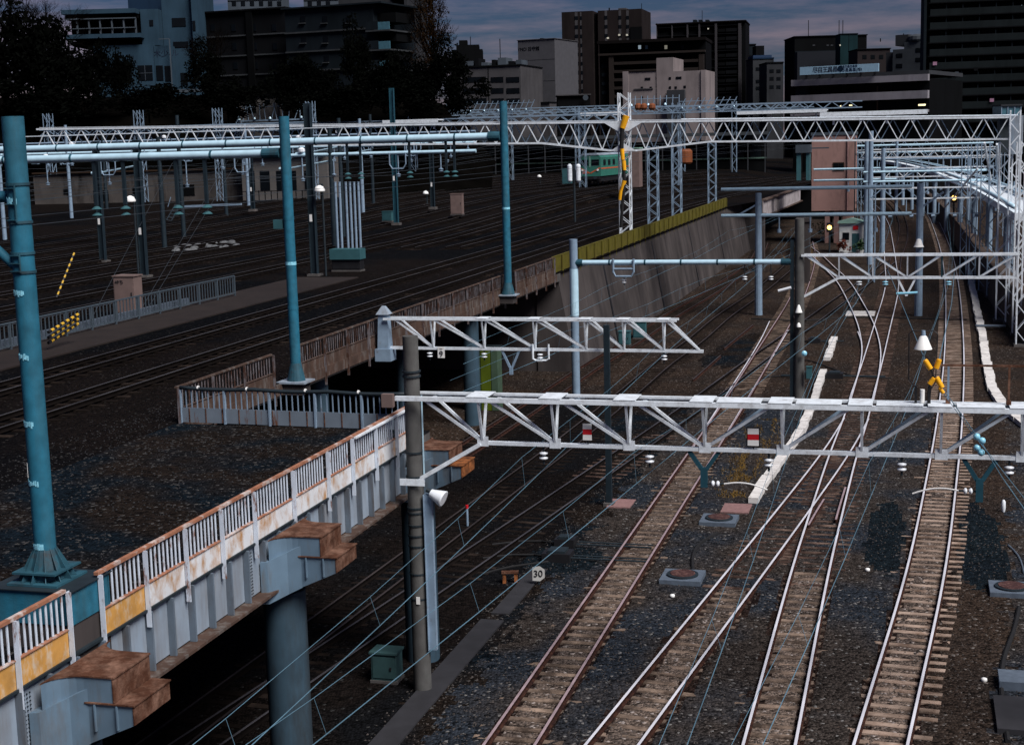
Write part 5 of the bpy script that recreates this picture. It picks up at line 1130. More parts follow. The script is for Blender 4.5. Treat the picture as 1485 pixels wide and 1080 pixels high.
# ------------------------------------------------------------------ small things on the lower ballast
rt_ = random.Random(12)
def trough(label, pts, w_=.42, h_=.22):
    r = thing('cable_trough', un(*pts[0], GZ), label, 'cable trough', 'pale cable troughs'); P = [un(u, v, GZ) for u, v in pts]; P = smooth(P, 1); tot = MB(); k_ = 0
    for i in range(len(P) - 1):
        n_ = max(1, int((P[i + 1] - P[i]).length / 1.3))
        for j in range(n_):
            a, c = P[i].lerp(P[i + 1], j / n_), P[i].lerp(P[i + 1], (j + 1) / n_); dd = (c - a).normalized() * .03; jj = N * rt_.uniform(-.05, .05); b = MB(); b.bar(a + Z * (h_ / 2 + rt_.uniform(-.04, .0)) + dd + jj, c + Z * (h_ / 2 + rt_.uniform(-.04, .0)) - dd + jj * .4, w_ * rt_.uniform(.86, 1.0), h_); b.build('lid_section', 'trough', r)
    return r
trough('pale concrete cable trough between the brown track and the shiny straight track', [(1092, 730), (1112, 695), (1135, 665), (1158, 640), (1163, 620), (1180, 590), (1190, 552), (1195, 540)], .38)
trough('thin far piece of pale trough before the junction', [(1200, 523), (1210, 492)], .42)
trough('long pale concrete trough at the right of the concrete-sleeper track', [(1397, 352), (1406, 395), (1414, 440), (1421, 472), (1424, 478), (1432, 540), (1437, 572), (1450, 590), (1500, 630)], .5)
b = MB(); D_, S_ = DS(un(1437, 478, GZ)); b.tbox(D_ - .95, D_ + .9, S_ - .3, S_ + .35, GZ + .225, GZ + .29); tag(b.build('trough_cover', 'slab_blue'), 'blue-grey cover plate across the right-hand cable trough', 'cover')
b = MB(); p = un(1442, 596, GZ); b.cyl(p, p + Z * .35, .05, n=8); tag(b.build('stub_post', 'black'), 'short black stub at the bend of the right-hand trough', 'post')
def manhole(label, u, v, hw=.60, r_=.37):
    D_, S_ = DS(un(u, v, GZ)); r = thing('manhole', W(D_, S_, GZ), label, 'manhole', 'rusty manholes on concrete slabs')
    b = MB(); b.tbox(D_ - hw, D_ + hw, S_ - hw, S_ + hw, GZ, GZ + .14); b.build('slab', 'slab_blue', r)
    b = MB(); b.lathe(W(D_, S_, GZ + .142), Z, [(r_ + .09, 0), (r_ + .09, .045), (r_ + .01, .05)], 28); b.build('ring', 'dark_steel', r)
    b = MB(); b.lathe(W(D_, S_, GZ + .193), Z, [(r_, 0), (r_ - .01, .02)], 28); b.build('cover', 'rust_dark', r)
manhole('manhole on a blue-grey slab nearest the middle of the tracks', 990, 840)
manhole('farther manhole in front of the pink plate and pale trough', 1043, 757)
manhole('manhole at the right edge, beyond the concrete-sleeper track', 1467, 858)
def plate(label, u, v, hw, hl, mt, name='concrete_plate', z=GZ, h=.05, group=None):
    D_, S_ = DS(un(u, v, z)); b = MB(); b.tbox(D_ - hw, D_ + hw, S_ - hl, S_ + hl, z, z + h); return tag(b.build(name, mt), label, 'plate', group)
plate('pink plate at the near end of the pale trough', 1068, 738, .48, .62, 'pink_plate')
plate('pink plate beside the dark steel mast of the middle truss', 901, 731, .42, .6, 'pink_plate')
plate('pale worn crossing plate at the far junction', 1248, 455, 1.0, 1.4, 'trough')
plate('grey duct cover between the dark track and the dull brown track', 755, 857, .25, 2.2, 'slab_dark')
plate('second grey duct cover, nearest the frame bottom', 640, 985, .32, 4.5, 'slab_dark')
plate('grey slab at the lower right corner', 1472, 1040, .42, 1.0, 'slab_dark', h=.12)
r = plate('pale slab above the grey one at the lower right edge', 1474, 993, .40, .42, 'slab_blue', h=.22)
# point machines
def point_machine(label, u, v, sc=1.0, rod=2.4, flip=1):
    D_, S_ = DS(un(u, v, GZ)); r = thing('point_machine', W(D_, S_, GZ), label, 'point machine', 'black point machines')
    b = MB(); b.tbox(D_ - .45 * sc, D_ + .35 * sc, S_ - .3 * sc, S_ + .3 * sc, GZ, GZ + .28); b.build('housing', 'black', r)
    b = MB(); b.tbox(D_ - .3 * sc, D_ + .2 * sc, S_ - .24 * sc, S_ + .24 * sc, GZ + .283, GZ + .36); b.build('lid', 'dark_steel', r)
    b = MB(); b.cyl(W(D_ + .35 * flip, S_ - .1, GZ + .12), W(D_ + (.35 + rod) * flip, S_ - .1, GZ + .12), .03, n=6); b.cyl(W(D_ + .35 * flip, S_ + .18, GZ + .12), W(D_ + (.35 + rod) * flip, S_ + .18, GZ + .12), .025, n=6); b.build('rods', 'dark_blue_mast', r)
    b = MB(); b.tube([W(D_ - .45, S_, GZ + .1), W(D_ - .9, S_ + .3, GZ + .05), W(D_ - 1.6, S_ + .2, GZ + .04), W(D_ - 2.4, S_ - .3, GZ + .03)], .035, 6); b.build('cable', 'black_rubber', r)
point_machine('black point machine beside the 30 sign', 812, 812, 1.1)
point_machine('second black point machine just beyond the 30 sign', 822, 792, .8)
point_machine('black point machine by the straight track at the far switch', 1212, 548, 1.1, 2.2)
point_machine('black point machine between the pale trough pieces, left of the straight track', 1182, 497, .9, 1.4)
point_machine('farther point machine left of the straight track beyond the trough', 1170, 548, .8, 1.0, -1)
# 30 sign
D_, S_ = DS(un(781, 849, GZ)); r = thing('speed_sign', W(D_, S_, GZ), 'pale hexagonal sign reading 30 standing on the ballast', 'sign'); zc = GZ + .36
b = MB(); hx = [(-.19, -.24), (.06, -.24), (.19, -.12), (.19, .12), (.06, .24), (-.19, .24)]; dv = V((0, -1, 0)); rx = V((1, 0, 0))
rx = (rx * math.cos(.05)); b.prism([W(D_, S_, zc) + V((1, 0, 0)) * x * .85 + Z * z_ * .9 for x, z_ in [(-.2, -.22), (.05, -.25), (.22, -.13), (.22, .13), (.05, .25), (-.2, .22)]], V((0, .012, 0))); b.build('plate', 'sign_grey', r)
text_mesh('30', .28, W(D_, S_, zc - .0) + V((-.005, -.008, 0)), (1, 0, 0), Z, 'numerals', 'black', r)
b = MB(); b.cyl(W(D_, S_ + .04, GZ - .05), W(D_, S_ + .04, zc), .025, n=8); b.build('stake', 'dark_steel', r)
D_, S_ = DS(un(740, 845, GZ)); r = thing('stand', W(D_, S_, GZ), 'rusty two-legged stand left of the 30 sign', 'stand')
b = MB(); b.xbox(0, 0, 0, 0, 0, 0); b = MB(); p = W(D_, S_, GZ)
for sx in (-.17, .17): q = MB(); q.xbox(p.x + sx - .05, p.x + sx + .05, p.y - .05, p.y + .05, GZ, GZ + .3); q.build('leg', 'rust_bright', r)
b.xbox(p.x - .25, p.x + .25, p.y - .08, p.y + .08, GZ + .303, GZ + .36); b.build('top', 'rust', r)
# black cables on the ballast, white markers
def ground_cable(label, pts, r_=.04, mt='black_rubber'):
    P = smooth(catmull([un(u, v, GZ + .03) for u, v in pts], .5), 2); b = MB(); b.tube(P, r_, 6); return tag(b.build('cable', mt), label, 'cable', 'black cables on the ballast')
ground_cable('black cable curving between the two middle manholes', [(1005, 828), (1003, 808), (1010, 790), (1022, 780), (1040, 773)], .055)
ground_cable('black cable at the right edge leading away from the manhole', [(1478, 880), (1470, 915), (1455, 955), (1452, 1000), (1462, 1075)], .06)
ground_cable('thin cable from the manhole at the right edge to the marker', [(1485, 830), (1478, 805), (1462, 790)], .03, 'slab_blue')
ground_cable('black cable across the ballast from the point machines', [(700, 832), (740, 820), (790, 816), (840, 806), (870, 812), (885, 826)], .035)
ground_cable('black cable across the far tracks beyond the crossing', [(1090, 462), (1160, 465), (1240, 460), (1330, 462), (1402, 464)], .06)
ground_cable('dark cable crossing the far ballast before the blue mast', [(1140, 520), (1175, 523), (1240, 546), (1292, 548)], .04)
for i, (u, v, mt_, h_) in enumerate(((1455, 742, 'porcelain', .42), (975, 866, 'white_paint', .10), (1258, 828, 'white_paint', .10), (1427, 988, 'white_paint', .10))):
    p = un(u, v, GZ); b = MB(); b.lathe(p, Z, [(.05, 0), (.075, h_ * .3), (.07, h_ * .85), (.03, h_)], 10)
    tag(b.build('track_marker', mt_, smooth=True), ['white marker post on a black foot right of the concrete-sleeper track', 'round white marker below the middle manhole', 'white marker on the ballast left of the concrete-sleeper track', 'small white marker near the lower right corner'][i], 'marker', 'white markers on the ballast')
p = un(1140, 650, GZ); b = MB(); p = un(1133, 592, GZ); b.cyl(p, p + Z * .35, .05, n=8); b.lathe(p + Z * .351, Z, [(.09, 0), (.09, .12), (.03, .2)], 10); tag(b.build('dwarf_signal', 'porcelain'), 'white-topped dwarf marker before the concrete mast', 'marker')
# dry grass
rg = random.Random(3); b = MB()
for i in range(3600):
    v = rg.uniform(608, 722); u = 1085 - (v - 665) * .45 + rg.gauss(0, 15)
    if mnoise.noise(V((u * .05, v * .06, 0))) < -.05: continue
    p = un(u, v, GZ); a = rg.uniform(0, 6.28); h = rg.uniform(.03, .13); dx = V((math.cos(a), math.sin(a), 0)); b.add([p - dx * .02, p + dx * .02, p + V((rg.uniform(-.1, .1), rg.uniform(-.1, .1), h))], [(0, 1, 2)])
for i in range(260):
    u, v = rg.gauss(1165, 8), rg.gauss(372, 6); p = un(u, v, GZ); a = rg.uniform(0, 6.28); dx = V((math.cos(a), math.sin(a), 0)); b.add([p - dx * .05, p + dx * .05, p + V((rg.uniform(-.3, .3), rg.uniform(-.3, .3), rg.uniform(.2, .6)))], [(0, 1, 2)])
tag(b.build('dry_grass', 'dry_grass'), kind='stuff')

# ------------------------------------------------------------------ more of the overhead structure of the yard and the far lines
def yard_gantry(label, S, z, D0, D1, mt, rad, posts, ndrop, seed):
    r = thing('pipe_beam', W(D0, S, z), label, 'pipe beam', 'pipe gantries farther back in the yard'); rr = random.Random(seed)
    b = MB(); b.cyl(W(D0, S, z), W(D1, S, z), rad, n=10); b.build('pipe', mt, r, smooth=True)
    for d in posts: b = MB(); b.cyl(W(d, S, zy(d, S) - .2), W(d, S, z + rr.uniform(.6, 3.0)), .19, .15, n=12); b.build('post', 'dark_blue_mast' if rr.random() < .6 else 'grey_blue_steel', r)
    for k_ in range(ndrop):
        d = D0 + (D1 - D0) * (k_ + rr.uniform(.2, .8)) / ndrop; h = rr.uniform(.8, 1.9); b = MB(); b.cyl(W(d, S, z - rad), W(d, S, z - h), .045, n=6); b.lathe(W(d, S, z - h), -Z, [(.05, 0), (.17, .04), (.16, .1), (.05, .14), (.16, .2), (.05, .26)], 8); b.build('dropper', 'grey_blue_steel', r)
        if k_ % 3 == 1: b = MB(); b.tube([W(d - .6, S - .1, z), W(d - .6, S - .1, z - .8), W(d - .4, S - .1, z - 1.1), W(d + .4, S - .1, z - 1.1), W(d + .6, S - .1, z - .8), W(d + .6, S - .1, z)], .05, 5); b.build('u_hanger', 'grey_blue_steel', r)
        if k_ % 4 == 2: b = MB(); b.cyl(W(d, S, z - .4), W(d - 3.4, S + .2, z - .9), .06, n=6); b.cyl(W(d - 3.4, S + .2, z - .9), W(d - 4.3, S + .2, z - .95), .13, n=8); b.build('cantilever', 'pipe_blue', r)
        if k_ % 5 == 3: b = MB(); b.lathe(W(d, S, z + rad), Z, [(.1, 0), (.26, .12), (.26, .3), (.1, .42)], 10); b.build('top_insulator', 'porcelain', r)
YG = ['first', 'second', 'third', 'fourth', 'fifth', 'sixth']
for i, (S, z, mt, rad, D0, D1) in enumerate(((100, 12.1, 'pipe_blue', .13, -21, -84), (112, 13.1, 'grey_blue_steel', .12, -21, -90), (138, 12.7, 'pipe_blue', .15, -22, -100), (152, 13.9, 'grey_blue_steel', .12, -23, -104), (175, 13.2, 'pipe_blue', .16, -24, -110), (215, 14.2, 'grey_blue_steel', .17, -20, -120))):
    D0 = onS(690 if S < 160 else 600, S, 12.5)
    yard_gantry('%s of the thin pipe gantries behind the second pipe beam, counted from nearest' % YG[i], S, z, D0, D1, mt, rad, [D1 + (D0 - D1) * q for q in (.25, .55, .8)], 14, i)
for i, (d, k_) in enumerate(((-23.6, 0), (-27.2, 0), (-37.2, 1), (-41, 1), (-45.5, 1), (-53.2, 1), (-62, 1))):
    pts = yard_curve(d, 20 if i < 2 else 40, 240); wire('contact wire over the %s yard track from the viaduct edge' % ['first', 'second', 'third', 'fourth', 'fifth', 'seventh', 'ninth'][i], [p + Z * 5.1 for p in pts], .010, 'wire_dark', 'wires over the yard')
    wire('sagging upper wire over the %s yard track from the viaduct edge' % ['first', 'second', 'third', 'fourth', 'fifth', 'seventh', 'ninth'][i], [p + Z * (6.1 - .5 * abs(math.sin(p.dot(T) * math.pi / 48))) for p in pts], .009, 'wire_dark', 'wires over the yard')
for i, (a, c) in enumerate((((200, 440, 6), (330, 255, 12)), ((215, 440, 6), (345, 258, 12)), ((135, 455, 6), (250, 300, 12)))):
    p0, p1 = W(-33 - i, onD(a[0], -33 - i, 6), 5.6), W(-52, onD(c[0], -52, 12), 11.8); wire(['left stay wire rising behind the pinkish cabinet', 'right stay wire rising behind the pinkish cabinet', 'stay wire rising from the striped guards'][i], [p0, p1], .011, 'wire_dark', 'stay wires in the yard')
ORD = ['nearest', 'second', 'third', 'fourth', 'fifth']
for i, (S, z0, z1, u0, u1) in enumerate(((132, 7.0, 7.9, 1262, 1470), (176, 7.6, 8.6, 1258, 1440), (190, 9.6, 10.6, 1250, 1462), (235, 8.6, 9.8, 1245, 1452), (290, 9.5, 11, 1240, 1420))):
    d0_, d1_ = onS(u0, S, 8), onS(u1, S, 8); r = thing('truss_gantry', W(d0_, S, z0), '%s small truss under the right end of the long truss, counted from nearest' % ORD[i], 'gantry', 'small trusses over the far running lines')
    b = MB(); b.bar(W(d0_, S, z0), W(d1_, S, z0), .12, .12); b.bar(W(d0_, S, z1), W(d1_, S, z1), .12, .12); b.build('chords', 'white_steel', r)
    b = MB(); d = d0_; up_ = True
    while d < d1_ - 1: b.bar(W(d, S, z0 if up_ else z1), W(d + 1, S, z1 if up_ else z0), .08, .08, up=T); d += 1; up_ = not up_
    b.build('zigzag_web', 'white_steel' if i % 2 else 'grey_blue_steel', r)
    for d in (d0_ + .2, d1_ - .2): b = MB(); lattice(b, W(d, S), -.2, z1 + .4, .5, leg=.08); lattice_web(b, W(d, S), -.2, z1 + .4, .5, step=.9); b.build('lattice_post', 'grey_blue_steel', r)
    for k_ in range(6): d = d0_ + (d1_ - d0_) * (k_ + .7) / 6.6; b = MB(); b.cyl(W(d, S, z0), W(d, S, z0 - 1.3), .05, n=5); b.bar(W(d, S, z0 - 1.3), W(d + .9, S, z0 - 1.3), .07, .07); b.cyl(W(d + .9, S, z0 - 1.3), W(d + .9, S, z0 - .4), .05, n=5); b.cyl(W(d + .3, S, z0 - 1.5), W(d + .6, S, z0 - 1.5), .14, n=8); b.build('hanger', 'grey_blue_steel', r)
for i, (u, vb, vt) in enumerate(((1396, 402, 210), (1409, 412, 208), (1474, 482, 206))):
    p = un(u, vb, 0); D_, S_ = DS(p); lattice_tower(['slim lattice tower left of the right-hand cluster', 'slim lattice tower in front of the brown curved wall', 'lattice tower squeezed between the two nearest the right edge'][i], D_, S_, 0, zat(vt, D_, S_), .5, 'grey_blue_steel' if i < 2 else 'white_steel', 'lattice towers at the right', step=.7)
for i, (u0, v0, u1, v1, S0_, S1_) in enumerate(((1427, 207, 1437, 262, 118, 122), (1445, 209, 1452, 290, 112, 118), (1418, 245, 1372, 300, 122, 150))):
    a = W(onS(u0, S0_, 10), S0_, zat(v0, onS(u0, S0_, 10), S0_)); c = W(onS(u1, S1_, 9), S1_, zat(v1, onS(u1, S1_, 9), S1_)); b = MB(); b.cyl(a, c, .08, n=8); tag(b.build('stay_tube', 'white_steel'), ['white slanting tube left in the right-hand lattice cluster', 'white slanting tube right in the right-hand lattice cluster', 'long stay tube in front of the white viaduct'][i], 'stay')
# ------------------------------------------------------------------ tunnel mouth, pink building, far right structures
e = (W(BR1[0], BR1[1]) - W(BR0[0], BR0[1])); eL = e.length; e.normalize(); en = V((e.y, -e.x, 0))
r = thing('bridge_girder', W(BR0[0], BR0[1], 3.6), 'pinkish white plate girder over the dark tunnel mouth', 'girder')
P = W(BR0[0], BR0[1])
for i in range(12):
    a, c = P + e * (i * 3.4), P + e * (i * 3.4 + 3.28); b = MB(); b.bar(a + Z * 4.5 + en * .1, c + Z * 4.5 + en * .1, .1, 1.75); b.build('web_panel', 'girder_pink', r)
b = MB(); b.bar(P + Z * 5.45 + en * .1, P + e * 42 + Z * 5.45 + en * .1, .6, .14); b.bar(P + Z * 3.55 + en * .1, P + e * 42 + Z * 3.55 + en * .1, .5, .12); b.build('flanges', 'old_rail_brown', r)
b = MB(); b.tbox(-32, -11.2, 232, 233, -.5, 5.25); b.tbox(-20.6, -20.1, 171, 232, -.5, 5.25); struct(b.build('tunnel_wall', 'b_black'))
b = MB(); b.add([W(-20, 171, 5.2), W(BR0[0] - .3, 171, 5.2), W(BR0[0] + .6, 232, 5.2), W(-20, 232, 5.2)], [(0, 3, 2, 1)]); struct(b.build('tunnel_roof', 'b_black'))
for i, (u, v0, v1, hw) in enumerate(((1165, 408, 322, .55), (1103, 390, 315, .35))):
    D_, S_ = DS(un(u, v0, 0)); b = MB(); b.tbox(D_ - hw, D_ + hw, S_, S_ + .8, -.3, zat(v1, D_, S_)); b.tbox(D_ - hw - .1, D_ + hw + .1, S_ - .1, S_ + .9, zat(v1, D_, S_) + .003, zat(v1, D_, S_) + .35); tag(b.build('pillar', 'wall_concrete'), ['brown concrete pillar before the tunnel mouth, left of the flower pots', 'narrow pillar at the end of the tall wall'][i], 'pillar')
S0 = 180; dA, dB = onS(1177, S0, 8), onS(1239, S0, 8); zt_ = zat(197, dA, S0); zc = zat(306, dA, S0)
r = thing('tower_building', W((dA + dB) / 2, S0, 0), 'tall pink tiled building with one dark window above the tracks', 'building')
b = MB(); b.tbox(dA, dB, S0, S0 + 7, zc, zt_); b.build('wall', 'pink_tile', r)
b = MB(); b.tbox(dA - .1, dB + .1, S0 - .1, S0 + 7.1, zt_ + .003, zt_ + .35); b.build('roof', 'b_pale', r)
for u0, u1 in ((1196, 1203), (1209, 1216), (1222, 1237)): b = MB(); b.tbox(onS(u0, S0, 2), onS(u1, S0, 2), S0 + .3, S0 + 6.5, -.4, zc - .003); b.build('leg', 'pink_tile', r)
d0_, d1_ = onS(1209, S0, 8.5), onS(1223, S0, 8.5); z0, z1 = zat(247, d0_, S0), zat(237, d0_, S0)
f = MB(); f.tbox(d0_ - .1, d1_ + .1, S0 - .05, S0 - .003, z0 - .1, z1 + .1); w_ = f.build('window', 'b_tan', r)
b = MB(); b.tbox(d0_, (d0_ + d1_) / 2 - .03, S0 - .07, S0 - .052, z0, z1); b.tbox((d0_ + d1_) / 2 + .03, d1_, S0 - .07, S0 - .052, z0, z1); b.build('pane', 'glass', w_)
b = MB(); d = onS(1229, S0, 8); b.cyl(W(d, S0 - .1, zc), W(d, S0 - .1, zt_), .07, n=8); b.build('downpipe', 'pink_plate', r)
D_, S_ = DS(un(1249, 352, 0)); lattice_tower('dark lattice tower at the right corner of the pink building', D_, S_, 0, zat(200, D_, S_), 1.6, 'dark_steel', 'lattice towers behind the double pipe gantry')
r = thing('ledge', W(onS(1160, 178, 9), 178, 9), 'pale teal platform hut left of the pink building', 'hut')
d0_, d1_ = onS(1155, 176, 8), onS(1174, 176, 8); za, zb_ = zat(262, d0_, 176), zat(222, d0_, 176); b = MB(); b.tbox(d0_, d0_ + .5, 176, 178, za, zb_ + .0); b.tbox(d1_ - .4, d1_, 176, 178, za, zb_); b.build('posts', 'box_teal', r); b = MB(); b.tbox(d0_ - .1, d1_ + .1, 175.8, 178.3, zb_ + .003, zb_ + .9); b.build('roof', 'b_pale', r); b = MB(); b.bar(W(d1_, 175.9, zb_ + .5), W(d1_ + 2.2, 175.9, zb_ + .5), .1, .15); b.build('beam', 'b_pale', r)
# little white shed with pots
D_, S_ = DS(un(1234, 364, 0)); r = thing('shed', W(D_, S_, 0), 'small white shed with a teal roof beside the blue mast', 'shed'); hw = 1.25; hh = 3.0
b = MB(); b.tbox(D_ - hw, D_ + hw, S_, S_ + 2.2, -.2, hh); b.build('wall', 'white_shed', r)
b = MB(); b.prism([W(D_ - hw - .2, S_ - .25, hh + .004), W(D_ + hw + .2, S_ - .25, hh + .004), W(D_ + hw + .2, S_ - .25, hh + .14), W(D_, S_ - .25, hh + .5), W(D_ - hw - .2, S_ - .25, hh + .14)], T * 2.7); b.build('roof', 'box_pale_green', r)
b = MB(); b.tbox(D_ + .1, D_ + .85, S_ - .03, S_ - .004, -.1, 1.9); b.build('door', 'box_teal', r)
b = MB(); b.tbox(D_ - .9, D_ - .2, S_ - .03, S_ - .004, 1.2, 2.0); b.build('window', 'glass', r)
b = MB(); b.tbox(D_ + .2, D_ + .75, S_ - .06, S_ - .035, 2.3, 2.75); b.build('notice', 'red', r)
def leaf_blob(b, c, rx, ry, rz, n, s, rr, lobes=9, upright=0):
    L_ = [(V((rr.gauss(0, .42) * rx, rr.gauss(0, .42) * ry, rr.gauss(0, .42) * rz)), rr.uniform(.3, .62)) for _ in range(lobes)]
    for i in range(n):
        o, q = rr.choice(L_); d = V((rr.gauss(0, 1), rr.gauss(0, 1), rr.gauss(0, 1))).normalized() * (rr.random() ** .4)
        p = c + o + V((d.x * rx * q, d.y * ry * q, d.z * rz * q)); a = V((rr.gauss(0, 1), rr.gauss(0, 1), rr.gauss(0, 1))).normalized(); k_ = s * rr.uniform(.5, 1.3)
        a2 = a.orthogonal().normalized(); a2 = a2 * math.cos(1) + a.cross(a2) * math.sin(1); b.add([p - a * k_, p - a2 * k_ * .45, p + a * k_, p + a2 * k_ * .45], [(0, 1, 2, 3)])
for i, (u, v, sc, mt_, lab) in enumerate(((1196, 350, 1.3, 'leaf_green', 'leafy green potted shrub left of the shed'), (1224, 372, .9, 'leaf_red', 'reddish potted plant in a white pot before the shed'), (1247, 370, .7, 'leaf_green', 'low green potted plant right of the shed'), (1212, 342, 1.0, 'leaf_green', 'green shrub behind the red potted plant'))):
    p = un(u, v, GZ); r = thing('potted_plant', p, lab, 'plant', 'potted plants by the shed'); b = MB(); b.lathe(p, Z, [(.25, 0), (.42, .5), (.44, .55)], 12); b.build('pot', 'white_shed' if i != 3 else 'rust', r); b = MB(); leaf_blob(b, p + Z * (.7 + .6 * sc), .8 * sc, .8 * sc, .9 * sc, 260, .16, random.Random(i + 40)); b.build('leaves', mt_, r)
# signal lights
for i, (u, v, S_, lab) in enumerate(((1203, 330, 160, 'small signal with a yellow light at the tunnel mouth'), (1383, 287, 160, 'signal with an amber light in front of the right-hand brown wall'))):
    d = onS(u, S_, 4); z = zat(v, d, S_); r = thing('signal', W(d, S_, 0), lab, 'signal', 'lit signals'); b = MB(); b.tbox(d - .3, d + .3, S_, S_ + .3, z - .5, z + .5); b.build('housing', 'black', r); b = MB(); b.cyl(W(d, S_ - .06, z), W(d, S_ - .004, z), .24, n=14); b.build('lit_lens', 'lit_yellow', r); b = MB(); b.cyl(W(d, S_ + .2, -.2), W(d, S_ + .2, z - .5), .09, n=8); b.build('post', 'dark_steel', r)
# brown curved wall and white viaduct at the right
wp = catmull([W(-2.9, 314), W(1.5, 251), W(3.7, 191), W(4.6, 147), W(5.4, 114), W(6.3, 92)], 6)
r = thing('retaining_wall', wp[0], 'long brown curved retaining wall along the right-hand track', 'wall')
for i in range(len(wp) - 1):
    a, c = wp[i], wp[i + 1]; d = (c - a); d.z = 0; d.normalize(); nn = V((-d.y, d.x, 0)); 
    if nn.dot(N) < 0: nn = -nn
    b = MB(); h = 2.3; b.hexa([a - Z * .4, c - Z * .4, c - Z * .4 + nn * 1.3, a - Z * .4 + nn * 1.3, a + nn * .35 + Z * h, c + nn * .35 + Z * h, c + nn * 1.3 + Z * h, a + nn * 1.3 + Z * h]); b.build('wall_section', 'wall_brown', r)
b = MB()
b.tube([p + N * .9 + Z * 3.2 for p in wp], .05, 5); 
for p in wp[::1]: b.cyl(p + N * .9 + Z * 2.3, p + N * .9 + Z * 3.2, .04, n=5)
b.build('handrail', 'dark_steel', r)
vp = catmull([un(1285, 234, 7.2), un(1310, 237, 7.2), un(1350, 246, 7.2), un(1400, 262, 7.2), un(1450, 285, 7.2), un(1500, 312, 7.2)], 6)
r = thing('elevated_viaduct', vp[0], 'bright white elevated viaduct curving in behind the right-hand lattice towers', 'viaduct')
for i in range(len(vp) - 1):
    a, c = vp[i], vp[i + 1]; dd = (c - a).normalized() * .03; b = MB(); b.bar(a - Z * .1, c - dd - Z * .1, 2.4, .5); b.build('deck_section', 'white_steel', r)
d0_ = [(vp[min(i + 1, len(vp) - 1)] - vp[max(0, i - 1)]).normalized() for i in range(len(vp))]
for sg in (-1, 1): b = MB(); b.tube([p + V((-q.y, q.x, 0)) * sg * 1.25 + Z * .55 for p, q in zip(vp, d0_)], .16, 8); b.build('side_pipe', 'pipe_blue', r, smooth=True)
for i in range(0, len(vp), 3): b = MB(); b.cyl(V((vp[i].x, vp[i].y, -.4)), vp[i] - Z * .36, .3, n=10); b.build('pier', 'grey_blue_steel', r)
b = MB(); b.tube([W(-1.5 + i * 1.4, 330 - i * 20, 1.5) for i in range(11)], .1, 4); 
# dark blue train shed wall at the far right, brown embankment
b = MB(); p0, p1 = un(1300, 268, 1), un(1350, 268, 1); b.xbox(p0.x, p0.x + 14, p0.y + 20, p0.y + 24, -.4, 4.5); b.xbox(p0.x - .3, p0.x + 14.3, p0.y + 19.7, p0.y + 24.3, 4.503, 4.8); tag(b.build('low_building', 'b_blue'), 'low dark blue building beyond the far curve of the tracks', 'building')

# ------------------------------------------------------------------ hill on the left
def zpx(u, v, Y): return atY(u, v, Y).z
b = MB(); prof = [(192, 6.6), (200, 9.5), (212, 17.5), (222, 20.5), (235, 21.5), (300, 22), (420, 22)]; xs = [-170 + 8 * i for i in range(22)]; rh = random.Random(2)
for x in xs:
    k_ = max(0, min(1, (2 - x) / 16)); k_ = k_ * k_ * (3 - 2 * k_)
    for y, z in prof: b.v.append(V((x, y, 6.2 + (z - 6.2) * k_ + (rh.uniform(-.5, .5) if y > 195 else 0))))
n_ = len(prof)
for i in range(len(xs) - 1):
    for j in range(n_ - 1): b.f.append((i * n_ + j, (i + 1) * n_ + j, (i + 1) * n_ + j + 1, i * n_ + j + 1)); b.mi.append(0)
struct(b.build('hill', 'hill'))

# ------------------------------------------------------------------ buildings
class Bld:
    """one building: facade from (u0,Y0) to (u1,Y1) in plan, measured storeys and openings placed on it"""
    def __init__(s, name, label, u0, Y0, u1, Y1, cat='building', group=None):
        s.a = atY(u0, 150, Y0); s.c = atY(u1, 150, Y1); s.a.z = s.c.z = 0; s.u0, s.u1, s.Y0, s.Y1 = u0, u1, Y0, Y1
        s.e = (s.c - s.a).normalized(); s.L = (s.c - s.a).length; s.m = V((s.e.y, -s.e.x, 0)); s.r = thing(name, s.a.copy(), label, cat, group)
    def q(s, u): return (u - s.u0) / (s.u1 - s.u0)
    def x(s, u): return s.q(u) * s.L
    def z(s, u, v): return zpx(u, v, s.Y0 + (s.Y1 - s.Y0) * s.q(u))
    def blk(s, u0, u1, vt, vb, name, mt, d0=0.0, d1=-12.0, parent=None, um=None):
        """box between px columns u0,u1 and rows vt,vb; depth from d0 (towards camera +) to d1"""
        x0, x1 = s.x(u0), s.x(u1); um = (u0 + u1) / 2 if um is None else um; z1 = s.z(um, vt); z0 = vb if isinstance(vb, str) else s.z(um, vb)
        if vb == 'g': z0 = s.g
        b = MB(); b.box(s.a + s.e * ((x0 + x1) / 2) + s.m * ((d0 + d1) / 2) + Z * ((z0 + z1) / 2), s.e * ((x1 - x0) / 2), s.m * ((d0 - d1) / 2), Z * ((z1 - z0) / 2)); return b.build(name, mt, parent or s.r)
    def win(s, u0, u1, vt, vb, mt='glass', d=0.0, sill=True, name='window', fr='b_dark'):
        f = s.blk(u0, u1, vt, vb, name, fr, d + .06, d + .003)
        s.blk(u0 + .5, u1 - .5, vt + .5, vb - .5, 'pane', mt, d + .08, d + .062, parent=f)
        return f
